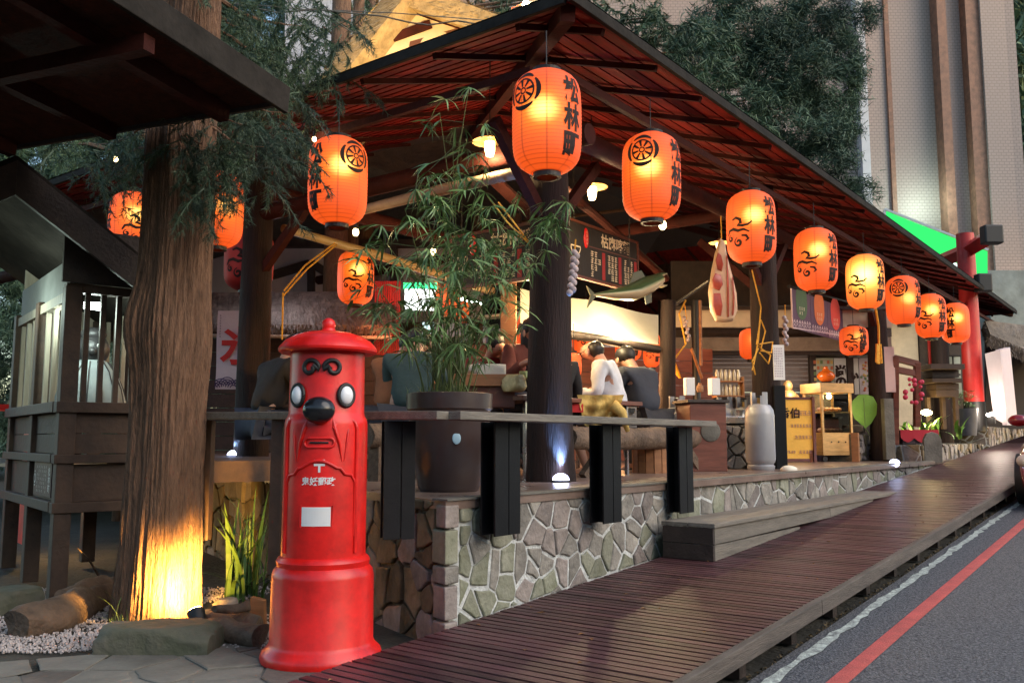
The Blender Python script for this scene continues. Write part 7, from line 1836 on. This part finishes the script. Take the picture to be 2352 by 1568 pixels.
# leaning white light boxes
wb = thing("white_panel_sign", "tall white leaning twin panel lit from below at the far right", "sign", pt(2300, 975, 17))
quadpart("panel", [pt(2283, 960, 17.2), pt(2312, 976, 17), pt(2296, 803, 17), pt(2262, 812, 17.2)], mat("white_panel", (.62, .52, .54), .6, var=.06), wb, -.08)
quadpart("panel", [pt(2313, 976, 17), pt(2338, 976, 17.4), pt(2320, 797, 17.4), pt(2297, 803, 17)], bpy.data.materials["white_panel"], wb, -.08)
lb1 = pt(2283, 950, 16.75); part("tube", MB().tube([pt(2268, 953, 16.7), pt(2304, 944, 16.8)], .03, 8), emat("pinkish_tube", (1, .85, .72), 12), wb)
light('POINT', pt(2285, 938, 16.7), 10, (1, .82, .66), .05)
part("lamp_base", MB().box(pt(2278, 965, 16.8), (.12, .12, .12)), M_['black'], wb)
# thatched porch and a near-black sheet painted as its opening's shade, far right
pr_ = thing("thatched_porch", "pale straw porch roof over a dark opening at the right edge", "porch", pt(2340, 900, 19))
thatch_slab(pr_, pt(2262, 735, 19.5), pt(2460, 760, 19.5), pt(2470, 850, 18.6), pt(2275, 768, 18.6), M_['thatch_grey'], 500, seed=12)
quadpart("opening_shade", [pt(2264, 985, 19.6), pt(2480, 985, 19.6), pt(2480, 770, 19.6), pt(2264, 770, 19.6)], flat("deep_shadow_wall", (.02, .016, .022)), pr_, -.05)
red_f = thing("red_flowers", "small red and pink flower ornaments hanging on the wooden frame", "ornament", pt(2110, 900, 14))
for k in range(14): part("flower", MB().ball(pt(rnd(2078, 2118), rnd(870, 930), 14), rnd(.02, .045), 8, 6), flat("flower_pink", (.55, .04, .09)) if k == 0 else bpy.data.materials["flower_pink"], red_f, smooth=True)

# ================================================================ RED CAR at the right edge
cx0, cyc = 11.35, .82; cz = deckz(13) - .20
car = thing("parked_car", "dark red car whose rounded front corner enters at the right edge", "car", (cx0 + 2, cyc, cz), tilt=(0, -math.atan(SL), 0))
def carsec(x, hw, zb, zs, zt, tw):  # half section
    return [(x, -hw * .93, zb), (x, -hw, zb + .18), (x, -hw, zs), (x, -tw, zt), (x, 0, zt + .015), (x, tw, zt), (x, hw, zs), (x, hw, zb + .18), (x, hw * .93, zb)]
secs = [(-2.05, .55, .30, .50, .52, .40), (-1.98, .70, .22, .58, .62, .52), (-1.80, .80, .18, .66, .72, .60), (-1.3, .86, .18, .72, .82, .66), (-.75, .87, .18, .78, .90, .68), (-.15, .87, .18, .82, 1.36, .58), (.4, .87, .18, .84, 1.44, .60), (1.2, .87, .18, .85, 1.38, .58), (1.75, .85, .2, .82, .98, .64), (2.05, .74, .28, .72, .80, .55)]
m = MB()
for s in secs: m.v += carsec(*s)
for i in range(len(secs) - 1):
    for j in range(8): a0 = i * 9 + j; m.f.append((a0, a0 + 9, a0 + 10, a0 + 1))
m.f.append(tuple(range(9))); m.f.append(tuple(range((len(secs) - 1) * 9, len(secs) * 9))[::-1])
o = part("body", m, mat("red_car_paint", (.30, .008, .012), .2, coat=1, var=.05, bump=0), car, smooth=35, world=False); s_ = o.modifiers.new("s", 'SUBSURF'); s_.levels = 2; s_.render_levels = 2
for s in (-1, 1):
    hl = part("headlight", MB().ball((-1.86, s * .66, .56), (.16, .15, .085), 16, 10), mat("headlight_glass", (.70, .62, .55), .08, spec=.9), car, smooth=True, world=False)
    part("fog_lamp", MB().ball((-1.96, s * .55, .30), (.05, .08, .04), 10, 8), M_['steel_bright'], car, smooth=True, world=False)
    mi = part("mirror", MB().ball((-.45, s * .95, .96), (.08, .12, .075), 14, 10), bpy.data.materials["red_car_paint"], car, smooth=True, world=False)
    part("window", MB().prism([(-.45, 0), (.9, 0), (.75, .32), (.05, .34)], (.2, s * .79, .92), (1, 0, 0), (0, 0, 1), .01), M_['black_gloss'], car, world=False)
    for x in (-1.25, 1.3):
        w_ = part("wheel", MB().tube([(x, s * .68, .30), (x, s * .88, .30)], .30, 28), M_['black'], car, smooth=40, world=False)
        part("rim", MB().tube([(x, s * .875, .30), (x, s * .89, .30)], .19, 20), M_['steel_bright'], w_, world=False)
part("windscreen", MB().prism([(-.58, 0), (.58, 0), (.50, .50), (-.50, .50)], (-.70, 0, .93), (0, -1, 0), (.72, 0, .62), .01), M_['black_gloss'], car, world=False)
part("grille", MB().box((-2.0, 0, .44), (.04, .7, .10)), M_['black'], car, world=False); part("bumper", MB().box((-1.99, 0, .28), (.08, 1.1, .10)), M_['black'], car, world=False, bev=.02); part("number_plate", MB().box((-2.05, 0, .30), (.01, .34, .12)), M_['white'], car, world=False)

# ================================================================ WIRES overhead
wr = thing("overhead_cable", "thin dark cables sagging across the top left in front of the trees", "cable", P(800, 40, d=7))
for (pts, r) in [([(440, -10), (640, 30), (720, 22), (800, 30), (880, 38), (940, 52), (985, 58), (1050, 48), (1130, 62), (1200, 70)], .006), ([(450, 0), (700, 22), (900, 30), (1180, 52)], .004), ([(700, 18), (760, 40), (800, 70), (830, 80)], .004)]:
    part("cable", MB().tube([P(x, y, d=7.0) for x, y in pts], r, 6), M_['concrete'], wr, smooth=True)
